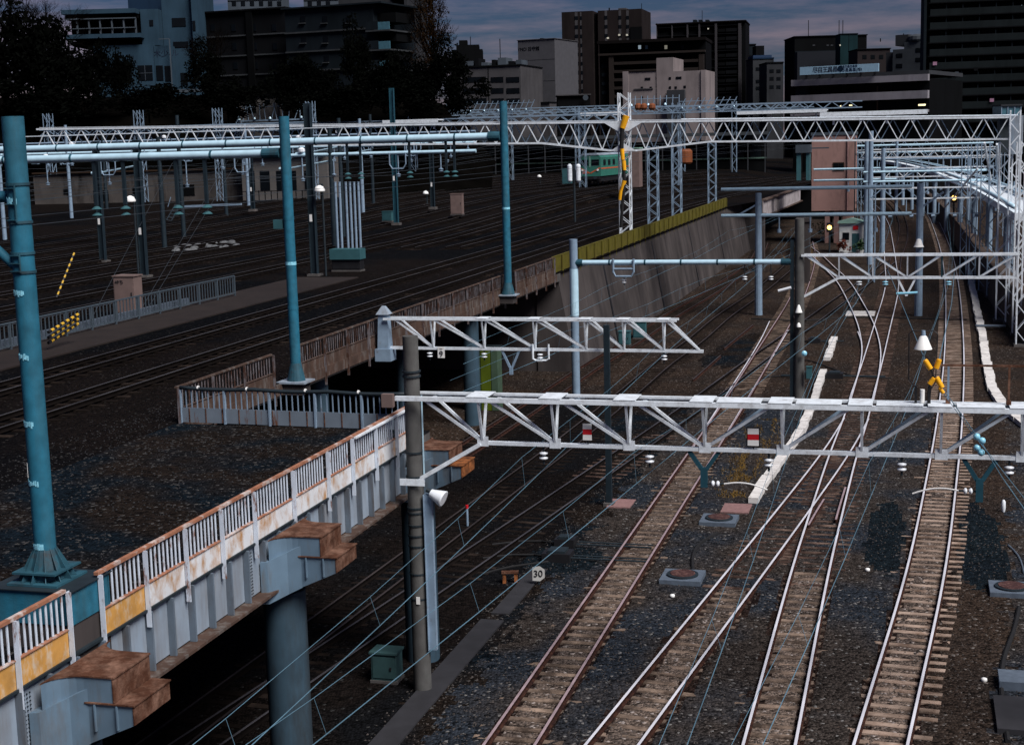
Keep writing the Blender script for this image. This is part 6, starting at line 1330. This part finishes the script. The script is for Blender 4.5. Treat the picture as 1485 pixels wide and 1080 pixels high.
# white building on the hill
B = Bld('white_building', 'blue-white building with terrace and dark lettering among the bare trees at the left', 120, 226, 290, 226); B.g = 18
B.blk(140, 226, 65.5, 'g', 'wall', 'b_white', 0, -14); B.blk(226.4, 250, 66, 'g', 'wall', 'b_white', -.6, -14); B.blk(234, 279, -30, 'g', 'tower', 'b_white', -4, -18); B.blk(279.3, 288, -20, 'g', 'tower_side', 'b_white', -3, -16)
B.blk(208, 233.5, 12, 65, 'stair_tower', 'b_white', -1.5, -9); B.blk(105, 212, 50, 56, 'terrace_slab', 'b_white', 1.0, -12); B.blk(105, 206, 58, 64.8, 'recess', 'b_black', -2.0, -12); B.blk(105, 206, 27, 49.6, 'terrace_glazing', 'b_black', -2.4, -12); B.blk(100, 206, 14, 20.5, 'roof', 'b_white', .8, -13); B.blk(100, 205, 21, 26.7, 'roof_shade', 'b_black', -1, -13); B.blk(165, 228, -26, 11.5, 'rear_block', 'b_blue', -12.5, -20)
for u in (121, 138, 154, 171, 188, 205): B.blk(u - .9, u + .9, 27, 49.6, 'mullion', 'b_pale', .6, .2)
B.blk(105, 206, 41, 42.2, 'handrail', 'b_pale', .8, .65); B.blk(105, 206, 27, 28.5, 'lintel', 'b_pale', .8, .5)
for u0, u1, v0, v1 in ((140, 162, 97, 118), (179, 194, 95.5, 118), (203, 224, 95, 117), (228, 238, 95, 117), (240.5, 250, 95.5, 118)): B.win(u0, u1, v0, v1, d=0 if u0 < 226 else -.6)
w_ = B.blk(213.1, 213.7, 95, 117, 'glazing_bar', 'b_pale', .12, .09); B.blk(203, 224, 106, 106.6, 'glazing_bar', 'b_pale', .15, .12)
for u0, u1, v0, v1 in ((248, 268, 23, 36), (248, 270, 58, 67), (256, 266, 104, 122)): B.win(u0, u1, v0, v1, d=-4)
for v in (28, 64, 100): B.win(280, 284, v, v + 15, d=-3)
B.win(220.5, 226, 28, 37, d=-1.5); B.blk(251, 252.3, 57, 135, 'drain_pipe', 'b_pale', .3, .1); B.blk(236, 252, 56.4, 57.4, 'rail_pipe', 'b_pale', .3, .1); B.blk(248, 312, 129.5, 134, 'low_wall', 'b_pale', .5, -1)
text_mesh('日木少-ル', 1.15, B.a + B.e * B.x(238.3) + B.m * -.58 + Z * B.z(238, 78), B.e, Z, 'lettering', 'b_letters', B.r, .02)
B.blk(104, 120, 17, 47, 'wing', 'b_white', -2.6, -9)
# dark apartment block with white lines
B = Bld('apartment_block', 'dark apartment block with thin white floor lines, left of the taller grey block', 284, 236, 421, 230); B.g = 18
B.blk(284, 421, 17, 'g', 'wall', 'b_dark', 0, -12); B.blk(282, 422, 14.5, 16.8, 'roof', 'b_dark', .5, -12.5)
for v in (51, 80, 108): B.blk(284, 421, v, v + 2, 'floor_line', 'b_band', .25, .003)
for v in (35, 62, 90):
    for u in (290, 312, 342, 371, 400): B.win(u, u + 7, v, v + 11)
B.blk(365, 374, 17, 125, 'dark_bay', 'b_black', .4, .003)
B = Bld('grey_apartment_block', 'dark grey apartment block with balconies rounding its right corner', 419, 224, 546, 218); B.g = 18
B.blk(419, 546, 10, 'g', 'wall', 'b_grey', 0, -13); B.blk(416, 560, 7.5, 9.8, 'roof', 'b_grey', .5, -13.5)
for v in (44, 72, 100): B.blk(419, 548, v, v + 2.2, 'floor_line', 'b_band', .3, .003)
for v in (24, 53, 81):
    for u in (442, 474, 508): B.win(u, u + 7, v, v + 9); B.blk(u - 2, u + 7, v + 9.5, v + 10.8, 'sill', 'b_band', .3, .003)
for v in (18, 46, 74, 102):
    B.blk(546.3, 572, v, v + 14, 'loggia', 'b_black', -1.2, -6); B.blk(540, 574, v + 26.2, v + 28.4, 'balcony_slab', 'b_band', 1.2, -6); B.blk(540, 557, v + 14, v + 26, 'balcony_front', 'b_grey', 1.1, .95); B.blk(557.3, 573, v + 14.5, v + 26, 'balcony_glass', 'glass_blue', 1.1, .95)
B = Bld('tower_block', 'pale grey tower with a column of balconies beside the autumn tree', 497, 238, 596, 236); B.g = 18
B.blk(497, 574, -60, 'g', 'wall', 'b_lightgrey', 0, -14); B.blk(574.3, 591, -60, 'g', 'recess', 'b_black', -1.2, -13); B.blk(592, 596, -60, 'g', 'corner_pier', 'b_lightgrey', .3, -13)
for v in (-5, 21, 46, 71, 97, 121): B.blk(574.3, 592, v, v + 2.4, 'balcony_slab', 'b_pale', .4, -1.2); B.blk(575, 591, v - 9, v - .3, 'balcony_rail', 'b_dark', .25, .15)
for lab, u0, u1, vt, Y, mt in (('pale upper floors of a building behind the dark apartment block', 338, 416, -40, 300, 'b_pale'), ('pale rooftop block behind the grey apartment block', 447, 497, -40, 270, 'b_pale')):
    B = Bld('background_block', lab, u0, Y, u1, Y); B.g = 18; B.blk(u0, u1, vt, 'g', 'wall', mt, 0, -10)
    for v in (-20, 0): B.blk(u0, u1, v, v + 1, 'floor_line', 'b_dark', .1, .003)
    for u in range(int(u0) + 6, int(u1) - 6, 13): B.win(u, u + 6, 2, 9)
# hut on the slope
B = Bld('slope_hut', 'small pale hut on the dark slope below the apartment block', 347, 207, 401, 207, 'hut'); B.g = 10
B.blk(347, 401, 140, 'g', 'wall', 'b_hut', 0, -5); B.blk(345, 403, 137, 139.8, 'roof', 'b_dark', .3, -5.3); B.blk(358, 371, 142, 164, 'door', 'b_black', .05, .003); B.blk(384, 392, 145, 152, 'window', 'glass', .05, .003)
# beige wall and low building at the back of the yard
B = Bld('retaining_wall', 'long low beige wall at the far back of the yard', 40, 186, 350, 182, 'wall'); B.g = 6.3
for i in range(11): u = 40 + i * 28.2; B.blk(u, u + 28, 254 - i * .8, 'g', 'wall_section', 'beige_wall', 0, -1)
B.blk(40, 350, 251, 253, 'coping', 'b_tan', .3, -1.2, um=40)
for u0, u1, v0, v1 in ((84, 93, 274, 282), (128, 150, 276, 292), (186, 196, 272, 290), (258, 276, 268, 284)): B.blk(u0, u1, v0, v1, 'opening', 'b_black', .06, .003)
B = Bld('platform_building', 'low pale building with dark doors behind the second blue mast', 345, 180, 470, 178); B.g = 6.5
B.blk(345, 470, 222, 'g', 'wall', 'b_hut', 0, -6); B.blk(343, 472, 218, 221.8, 'roof', 'b_pale', .8, -6.5)
for u in (357, 372, 396, 418, 437): B.blk(u, u + (7 if u != 372 else 14), 248, 276, 'door', 'glass', .05, .003)
for u in range(348, 470, 9): B.blk(u, u + 1, 276, 292, 'fence_post', 'b_dark', 1.6, 1.5)
B.blk(345, 470, 276, 277, 'fence_rail', 'b_dark', 1.6, 1.5)

# --- the middle skyline
B = Bld('low_office', 'beige office with dark ribbon windows left of the blank tower', 668, 338, 753, 334); B.g = -.5
B.blk(668, 756, 97, 'g', 'wall', 'b_beige', 0, -18)
for v in (112, 128, 143):
    for u0, u1 in ((672, 706), (713, 731), (735, 754)): B.win(u0, u1, v, v + 8)
B.blk(709, 710, 97, 160, 'joint', 'b_dark', .05, .003); B.blk(666, 757, 95, 96.7, 'parapet', 'b_dark', .3, -18)
for i, (u0, u1, vt) in enumerate(((670, 682, 88), (684, 690, 84), (694, 703, 90), (709, 714, 86), (718, 730, 83), (733, 741, 88), (744, 752, 86))): B.blk(u0, u1, vt, 94.7, 'roof_unit', ('b_pale', 'b_dark')[i % 2], -3, -8)
B.blk(719.3, 719.9, 55, 83, 'antenna', 'b_dark', -4, -4.3)
B = Bld('round_topped_building', 'black building with rounded roof peeping over the beige office', 660, 470, 702, 470); B.g = -.5
B.blk(660, 702, 72, 'g', 'wall', 'b_black', 0, -12); B.blk(664, 697, 65, 71.7, 'upper_floor', 'b_black', -1, -11); B.blk(668, 680, 58, 64.7, 'plant_room', 'b_black', -2, -9); B.blk(684, 685, 52, 64.7, 'antenna', 'b_dark', -4, -4.4)
B = Bld('blank_tower', 'blank grey tower with a vertical magenta sign at its left corner', 753, 356, 806, 352); B.g = -.5
B.blk(753, 806, 58, 'g', 'wall', 'b_tower', 0, -14); B.blk(752, 807, 57, 57.9, 'parapet', 'b_beige', .2, -14.2); B.blk(780, 784, 55, 56.9, 'roof_unit', 'b_dark', -2, -4)
for v in (87, 118): B.blk(753, 806, v, v + .4, 'panel_joint', 'b_dark', .02, .003)
sg_ = B.blk(757.6, 765.4, 97, 157, 'vertical_sign', 'sign_magenta', 1.1, .1); B.blk(757.6, 765, 89, 96.5, 'sign_cap', 'b_dark', 1.05, .15)
for i, ch in enumerate('管理栄養士科'): text_mesh(ch, .95, B.a + B.e * B.x(761.5) + B.m * 1.14 + Z * B.z(761, 102 + i * 8), B.e, Z, 'sign_character', 'b_pale', sg_, .01)
text_mesh('YMCI 日守館', 1.0, B.a + B.e * B.x(768.5) + B.m * .04 + Z * B.z(768, 71.5), B.e, Z, 'wall_lettering', 'b_dark', B.r, .02)
B.blk(784, 807, 150, 'g', 'annex', 'b_beige', 4, .01); B.blk(783, 808, 148.5, 149.8, 'annex_parapet', 'b_dark', 4.3, -.0 + .01)
B = Bld('small_tan_house', 'small tan building between the blank tower and the brown tower', 806, 420, 820, 420); B.g = -.5
B.blk(806, 820, 113, 'g', 'wall', 'b_tan', 0, -9); B.blk(805, 820, 111, 112.7, 'roof', 'b_dark', .5, -9.5)
for u in (808, 812, 816): B.blk(u, u + .5, 102, 110.8, 'antenna', 'b_dark', -2, -2.3)
B = Bld('low_dark_house', 'low dark house below the brown tower with a round dish', 809, 330, 856, 330); B.g = -.5
B.blk(809, 856, 139, 'g', 'wall', 'b_black', 0, -9); B.blk(808, 857, 137, 138.7, 'roof', 'b_beige', .6, -9.5); b = MB(); p = B.a + B.e * B.x(849) + B.m * .8 + Z * B.z(849, 142); b.lathe(p, B.m, [(.1, 0), (.55, .18), (.6, .22)], 14); b.build('dish', 'b_pale', B.r)
B = Bld('brown_tower', 'brown tower block with two columns of small windows, tallest in the middle', 817, 430, 931, 424); B.g = -.5
B.blk(817, 862, 17, 'g', 'left_wing', 'b_brown', 0, -16); B.blk(862.3, 868, 19, 'g', 'dark_gap', 'b_black', -2, -14); B.blk(868.3, 931, 14, 'g', 'right_wing', 'b_brown', -1, -16); B.blk(915, 931.4, 39, 62, 'dark_corner', 'b_black', -.6, -.995)
for u in (836, 843.5): B.blk(u + .2, u + (4.2 if u == 836 else 2.3), 18, 140, 'light_strip', 'b_beige', .04, .003)
for k_ in range(9):
    v = 24 + 13.2 * k_
    for u in (836, 844): B.blk(u, u + (4.6 if u == 836 else 2.4), v, v + 5, 'window', 'glass', .1, .05)
for u in (878, 898, 909):
    B.blk(u + .2, u + 3.8, 15, 60, 'light_strip', 'b_beige', -.96, -.997)
    for k_ in range(3): v = 23 + 13.2 * k_; B.blk(u, u + 4.2, v, v + 5, 'window', 'glass', -.9, -.95)
for u, v in ((881, 54), (897.5, 49.5), (908.5, 49.5)): B.blk(u, u + 3, v, v + 2.6, 'lit_window', 'lit_dim', -.86, -.89)
B.blk(894, 905, 10, 13.8, 'roof_unit', 'b_beige', -5, -9); B.blk(881, 882.5, 10, 13.8, 'roof_mast', 'b_dark', -4, -4.5); B.blk(929, 929.6, 4, 13.8, 'antenna', 'b_dark', -3, -3.3)
B = Bld('dark_brown_block', 'dark brown apartment block with a flat roof slab behind the white stepped building', 869, 372, 1023, 366); B.g = -.5
B.blk(869, 1023, 62, 'g', 'wall', 'b_black', -1.5, -16); B.blk(868, 1024, 57, 61.5, 'roof', 'b_darkbrown', .8, -16.5); B.blk(869, 1023, 75.5, 78.5, 'cornice', 'b_darkbrown2', .5, -1.4)
for u in (884, 1014): B.blk(u, u + 7, 78.8, 'g', 'brown_pier', 'b_darkbrown2', .2, -1.4)
for v in (88, 100, 112, 124, 136): B.blk(891.3, 1013.7, v, v + 4.2, 'balcony', 'b_darkbrown2', .1, -1.45)
for u, mt_ in ((926, 'lit_cold'), (936, 'glass_blue'), (964, 'lit_dim'), (988, 'glass')): B.blk(u, u + 4, 65.5, 71, 'window', mt_, -1.35, -1.48)
for v in range(80, 140, 13): B.blk(872, 880, v, v + 5, 'window', 'b_grey', -1.35, -1.48)
B = Bld('platform_shed', 'long low dark platform shed behind the locomotive and the lattice towers', 640, 292, 1112, 284); B.g = 4
B.blk(640, 1112, 208, 'g', 'wall', 'b_black', -2, -8); B.blk(638, 1114, 203, 207.6, 'roof', 'b_shed', 1.5, -9, um=640); B.blk(640, 1112, 238, 240, 'pale_strip', 'b_strip', -1.7, -1.98, um=700)
for k_ in range(20): u = 645 + k_ * 24.4; B.blk(u, u + 1.5, 207.9, 'g', 'post', 'b_grey2', 1.0, .8)
for k_ in range(19): u = 649 + k_ * 24.4; B.blk(u, u + 16, 214, 232, 'bay', 'glass', -1.85, -1.99)
B = Bld('white_stepped_building', 'white building with a stepped-up middle tower and rusty streaks', 904, 305, 1024, 300); B.g = -.5
B.blk(906, 953, 104.5, 'g', 'wall', 'b_cream', 0, -11); B.blk(953.2, 977.4, 84, 'g', 'middle_tower', 'b_cream', .15, -11); B.blk(977.6, 1017, 103, 'g', 'wall', 'b_cream', 0, -11); B.blk(1017.2, 1023.6, 101.8, 'g', 'end_pier', 'b_cream', .3, -11); B.blk(904, 912, 104, 'g', 'end_pier', 'b_cream', .3, -10)
B.blk(912.3, 953, 103, 104.2, 'parapet', 'b_darkbrown', .15, -11.2)
for u, v in ((936, 113), (930, 126), (943, 126), (952, 112), (952.5, 125), (971, 112), (971, 125.5), (981, 111.5), (979, 125.5), (992, 124.5), (930, 140)): B.win(u, u + (3.2 if u not in (981, 936) else 8), v, v + 3.6, d=.16 if 953 < u < 976 else .003)
B.blk(970, 995, 131, 'g', 'grey_annex', 'b_grey2', 1.8, .31); B.blk(920, 948, 128.5, 130, 'streak_ledge', 'b_beige', .2, .003)
B = Bld('glass_tower', 'black tower block with pale vertical piers right of the dark brown block', 952, 452, 1082, 446); B.g = -.5
B.blk(953, 1081, 34, 'g', 'wall', 'b_black', -1, -18); B.blk(952, 1082, 32, 33.8, 'roof', 'b_darkbrown', .3, -18.3)
for u, w2 in ((953, .8), (975, 1.6), (997, 2.2), (1014, 2.4), (1037.5, 3.2), (1071, 4.2)): B.blk(u, u + w2, 32.8 if False else 34, 'g', 'pier', 'b_pier', .1, -.99)
for k_ in range(10): v = 38 + 12.2 * k_; B.blk(953, 1071, v, v + 1.1, 'floor_slab', 'b_dark', -.1, -.995)
for k_ in range(10): v = 41 + 12.2 * k_; B.blk(1053, 1070, v, v + 5, 'balcony', 'b_dark', -.2, -.99); B.blk(1042, 1052, v + 1, v + 5.5, 'balcony', 'b_black', -.2, -.99)
for u in (1004, 1012, 1022): B.blk(u, u + 5, 27.5, 31.7, 'roof_unit', 'b_grey', -4, -8)
B.blk(1017.2, 1017.8, 14, 31.7, 'antenna', 'b_dark', -4, -4.4); B.blk(1027, 1029, 41, 43, 'lit_window', 'lit_dim', -.05, -.09)
# right of the glass tower
for lab, nm_, u0, u1, vt, Y, mt, wins in (
        ('narrow dark grey block directly right of the black tower', 'narrow_block', 1083, 1096, 66, 480, 'b_grey', ((1087, 80), (1087, 100), (1087, 120))),
        ('stepped pale apartment house with a blue top storey', 'stepped_house', 1092, 1122, 86, 430, 'b_grey2', ((1096, 98), (1108, 98), (1096, 116), (1096, 126), (1104, 116))),
        ('small white house with rows of shaded windows', 'white_house', 1112, 1136, 92, 400, 'b_lightgrey', ((1116, 101), (1126, 101), (1116, 112), (1126, 112), (1116, 124), (1126, 124)))):
    B = Bld(nm_, lab, u0, Y, u1, Y); B.g = -.5; B.blk(u0, u1, vt, 'g', 'wall', mt, 0, -12); B.blk(u0 - .5, u1 + .5, vt - 2, vt - .2, 'roof', 'b_blue' if 'blue' in lab else 'b_dark', .2, -12.2)
    for u, v in wins: B.win(u, u + 6, v, v + 5)
    if 'blue' in lab: B.blk(u0 + 1, u1 - 2, 80, 83.8, 'blue_storey', 'b_blue2', -1, -10); B.blk(1098, 1110, 66, 79.8, 'tank_room', 'b_dark', -2, -8)
B = Bld('banded_shop_building', 'long concrete banded building carrying a white rooftop sign', 1147, 296, 1345, 282); B.g = -.5
B.blk(1147, 1345, 118, 'g', 'wall', 'b_black', -1.2, -25); B.blk(1147, 1345, 116.5, 125.5, 'concrete_band', 'b_concrete', 0, -1.15, um=1147); B.blk(1147, 1345, 139, 150, 'concrete_band', 'b_concrete', 0, -1.15, um=1147); B.blk(1147, 1345, 165.5, 169, 'concrete_band', 'b_concrete', .3, -1.15, um=1147); B.blk(1158, 1345, 110.5, 116, 'parapet', 'b_grey2', -.6, -25, um=1158)
for k_ in range(11): u = 1150 + k_ * 17.6; B.blk(u, u + 1.2, 126, 139, 'mullion', 'b_dark', -1.0, -1.18, um=1147)
B.blk(1150, 1170, 127, 138, 'blind', 'b_grey', -1.05, -1.19, um=1150); B.blk(1271, 1273, 125, 165, 'pier', 'b_tan', -.95, -1.19, um=1271)
for u, v, w2 in ((1217.5, 153, 1.8), (1231, 152, 4.5), (1330, 151, 10)): B.blk(u, u + w2, v, v + (1.8 if w2 < 9 else 2.6), 'lit_window', 'lit_window', -1.1, -1.18)
sg_ = B.blk(1163, 1278, 98, 109.5, 'rooftop_sign', 'sign_white', 1.0, .7, um=1163); ZS = B.z(1163, 103.8)
for i, ch in enumerate('尽目王昌昌'): text_mesh(ch, 1.15, B.a + B.e * B.x(1186 + i * 7.4) + B.m * 1.02 + Z * ZS, B.e, Z, 'sign_character', 'black', sg_, .01)
text_mesh('●', 1.5, B.a + B.e * B.x(1223) + B.m * 1.02 + Z * ZS, B.e, Z, 'sign_emblem', 'b_blue', sg_, .01); text_mesh('J尽昌昌昌(株)', .72, B.a + B.e * B.x(1239) + B.m * 1.02 + Z * (ZS - .22), B.e, Z, 'sign_character', 'b_blue', sg_, .01); text_mesh('尽昌王昌日昌目', .5, B.a + B.e * B.x(1235) + B.m * 1.02 + Z * (ZS + .45), B.e, Z, 'sign_character', 'b_blue', sg_, .01)
for u in (1170, 1190, 1210, 1230, 1250, 1270): B.blk(u, u + .8, 109.8, 112, 'sign_leg', 'b_dark', .6, -1, um=1163)
B = Bld('dark_flat_block', 'black flat-topped building above the rooftop sign', 1152, 420, 1257, 420); B.g = -.5
B.blk(1152, 1256, 53, 'g', 'wall', 'b_black', 0, -15); B.blk(1151, 1257, 51.5, 52.8, 'roof', 'b_dark', .3, -15.3); B.blk(1152, 1240, 74, 76, 'terrace_line', 'b_grey', 1, .003)
for u in (1178, 1198, 1204): B.blk(u, u + 3.5, 65, 67, 'window', 'b_grey2', .05, .003)
B.blk(1152, 1220, 76, 'g', 'lower_floors', 'b_bluedark', 4, .01)
for u in (1176, 1220.5, 1226): B.blk(u, u + .6, 28, 51.3, 'antenna', 'b_dark', -4, -4.4)
B = Bld('teal_lift_tower', 'narrow teal tower standing in front of the black flat-topped building', 1217, 404, 1243, 404); B.g = -.5
B.blk(1218, 1243, 50, 'g', 'wall', 'b_teal', 0, -6); B.blk(1217.5, 1243.5, 48.8, 49.8, 'cap', 'b_grey', .2, -6.2); B.blk(1230, 1230.5, 50, 110, 'joint', 'b_dark', .05, .003); B.blk(1216.6, 1218.2, 65, 67, 'lit_lamp', 'lit_dim', .3, .1)
B = Bld('low_rear_building', 'low dark red-brown building behind the rooftop sign', 1243, 390, 1290, 390); B.g = -.5
B.blk(1243, 1290, 72, 'g', 'wall', 'b_brownred', 0, -10); B.blk(1242, 1291, 70.5, 71.8, 'roof', 'b_dark', .3, -10)
for u in (1250, 1262, 1274): B.win(u, u + 6, 80, 86)
B = Bld('pale_corner_building', 'pale blue-grey building with a round tank, left of the striped apartment tower', 1282, 372, 1342, 366); B.g = -.5
B.blk(1294, 1342, 71, 'g', 'wall', 'b_pale2', 0, -14); B.blk(1282, 1293.7, 76, 'g', 'wing', 'b_grey2', -1, -14); B.blk(1306, 1340, 60, 70.8, 'upper_floor', 'b_pale2', -2, -12); B.blk(1291, 1310, 50, 66, 'tank_room', 'b_grey2', -3, -9)
b = MB(); p = B.a + B.e * B.x(1322) - B.m * 4 + Z * B.z(1322, 59.5); b.lathe(p, Z, [(2.4, 0), (2.6, .4), (2.5, 1.2), (1.2, 1.7)], 16); b.build('round_tank', 'b_pale2', B.r)
for u, v in ((1299, 78), (1299, 93), (1327, 70), (1327, 84)): B.win(u, u + 9, v, v + 6)
for u, vt in ((1326, 9), (1266, 55), (1300, 48)): B.blk(u, u + .7, vt, 60, 'antenna', 'b_dark', -4, -4.4)
B = Bld('striped_apartment_tower', 'large dark apartment tower with continuous balcony bands at the right', 1339, 318, 1530, 312); B.g = -.5
B.blk(1341, 1530, -60, 'g', 'wall', 'b_black', -1.6, -18); B.blk(1338, 1342, -60, 'g', 'side_pier', 'b_grey', .0, -17)
for k_ in range(11): v = -29 + 19.5 * k_; B.blk(1347, 1530, v, v + 9.6, 'balcony', 'b_rail', 0, -.2); B.blk(1345, 1530, v + 9.8, v + 11.2, 'balcony_slab', 'b_dark', .05, -1.5)
for k_ in range(7): u = 1370 + 24 * k_; B.blk(u, u + 1.2, -60, 'g', 'party_wall', 'b_grey', -.25, -1.55)
for i, (u, v, mt_) in enumerate(((1352, 90, 'laundry_pink'), (1376, 106, 'b_pale'), (1384, 104.5, 'b_pale'), (1436, 143, 'laundry_pink'), (1412, 98, 'b_dark'))): B.blk(u, u + 6, v, v + 5, 'laundry', mt_, .25, .22)
B.blk(1349, 1350.5, 146, 147.5, 'lit_window', 'lit_window', -1.4, -1.58); B.blk(1479, 1480.4, 7, 8.6, 'lit_window', 'lit_cold', -1.4, -1.58)
B = Bld('rooftop_cabin', 'small blue-grey cabin with glass sides above the right end of the long truss', 1452, 170, 1481, 170, 'cabin'); B.g = 10
B.blk(1452, 1481, 154, 168, 'glazing', 'glass_blue', 0, -3); B.blk(1451, 1482, 151.5, 153.8, 'roof', 'b_grey2', .2, -3.2)
for u in (1452, 1461, 1471, 1480): B.blk(u, u + 1, 154, 168, 'mullion', 'grey_blue_steel', .1, .003)
B.blk(1455, 1478, 168.3, 'g', 'support', 'dark_steel', -1, -2)

# ------------------------------------------------------------------ trees
def tree_base(u, v, Y):
    p = atY(u, v, Y); return p
def twigs(b, p, d, L_, r_, depth, rr, spread=.5):
    q = p + d * L_; b.cyl(p, q, r_, r_ * .68, n=5 if depth > 1 else 3, cap=False)
    if depth == 0: return
    for k_ in range(rr.choice((2, 3, 3))):
        nd_ = (d + V((rr.gauss(0, spread), rr.gauss(0, spread), rr.gauss(.05, spread * .6)))).normalized(); twigs(b, p + d * (L_ * rr.uniform(.55, 1)), nd_, L_ * rr.uniform(.62, .85), r_ * .62, depth - 1, rr, spread)
def bare_tree(label, u, v, Y, h, seed):
    p = tree_base(u, v, Y); rr = random.Random(seed); r = thing('bare_tree', p, label, 'tree', 'bare trees on the hill'); b = MB(); b.cyl(p - Z * 1, p + Z * h * .25, h * .022, h * .017, n=8); b.build('trunk', 'bark', r)
    b = MB()
    for k_ in range(5): twigs(b, p + Z * h * rr.uniform(.14, .25), V((rr.gauss(0, .45), rr.gauss(0, .3), 1)).normalized(), h * .27, h * .012, 6, rr, .42)
    b.build('crown', 'bark', r)
bare_tree('large bare tree at the upper left corner, before the white building', 62, 140, 215, 15, 1)
bare_tree('bare tree at the far left edge', 8, 140, 212, 17, 2)
bare_tree('slim bare tree in front of the dark apartment block', 316, 130, 214, 9, 3)
p = tree_base(628, 140, 222); rr = random.Random(9); r = thing('autumn_tree', p, 'tall brown autumn tree with upswept branches right of the pale tower', 'tree')
b = MB(); b.cyl(p - Z, p + Z * 6, .35, .25, n=8); b.build('trunk', 'bark', r)
b = MB()
for k_ in range(16):
    a = rr.uniform(0, 6.28); z0_ = rr.uniform(2, 9); twigs(b, p + Z * z0_, V((math.cos(a) * .42, math.sin(a) * .42, 1)).normalized(), 2.9, .10, 4, rr, .22)
b.build('branches', 'bark', r)
b = MB()
for i in range(11000):
    t_ = rr.random() ** .8; z_ = 1 + 16 * t_; rad = 3.9 * (1 - max(0, (t_ - .25)) ** 1.5 * 1.05) * (0.55 + .45 * math.sin(z_ * 1.7 + 2 * math.sin(i * .0007))) * (rr.random() ** .5); a = rr.uniform(0, 6.28)
    a = round(a / .45) * .45 + rr.gauss(0, .12); c = p + V((math.cos(a) * rad, math.sin(a) * rad, z_ + rad * .35)); s_ = rr.uniform(.06, .17); dv = V((math.cos(a) * .5 + rr.gauss(0, .4), math.sin(a) * .5 + rr.gauss(0, .4), 1 + rr.gauss(0, .4))).normalized(); o_ = dv.orthogonal().normalized(); b.add([c - dv * s_, c - o_ * s_ * .5, c + dv * s_, c + o_ * s_ * .5], [(0, 1, 2, 3)])
b.build('crown', 'leaf_autumn', r)
BU = [(25, 95, 208, 7.5, 6, 'big black evergreen at the far left edge'), (75, 120, 206, 5, 4, 'dark evergreen below the bare tree'), (120, 118, 210, 4.5, 3.6, 'dark shrub before the white building terrace'), (172, 118, 210, 2.6, 3.2, 'dark shrub under the white building windows'), (300, 118, 208, 3.5, 2.8, 'dark shrub between the white building and the hut'), (425, 122, 206, 3.6, 3.0, 'dark shrub right of the pale hut'), (462, 130, 206, 3.2, 2.4, 'low dark shrub before the grey apartment block'), (520, 108, 208, 2.9, 3.8, 'tall dark shrub hiding the grey block corner'), (558, 122, 206, 3.4, 2.8, 'dark shrub below the corner balconies'), (610, 128, 208, 4, 3, 'dark shrub left of the autumn tree foot'), (655, 122, 206, 3.8, 3.2, 'dark shrub right of the autumn tree foot'), (215, 148, 200, 5, 1.8, 'hedge on the slope below the white building'), (330, 148, 200, 5, 1.8, 'hedge on the slope left of the pale hut'), (600, 148, 200, 5, 2, 'hedge at the right end of the slope'), (490, 150, 200, 5.5, 1.8, 'hedge on the slope below the grey block'), (60, 160, 198, 6, 2.2, 'hedge low on the slope at the far left')]
src = []
for k_ in range(3):
    b = MB(); leaf_blob(b, V((0, 0, 0)), 1, 1, 1, 4200, .08, random.Random(70 + k_), 16); o = b.build('crown', 'leaf_dark'); src.append(o.data); bpy.data.objects.remove(o)
for i, (u, v, Y, rx, rz, lab) in enumerate(BU):
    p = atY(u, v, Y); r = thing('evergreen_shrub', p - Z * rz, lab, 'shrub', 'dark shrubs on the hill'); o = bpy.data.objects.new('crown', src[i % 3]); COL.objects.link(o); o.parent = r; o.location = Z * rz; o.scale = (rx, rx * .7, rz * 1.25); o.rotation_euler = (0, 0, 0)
    b = MB(); b.cyl(p - Z * (rz + 1), p, .14, .08, n=6); b.build('trunk', 'bark', r)
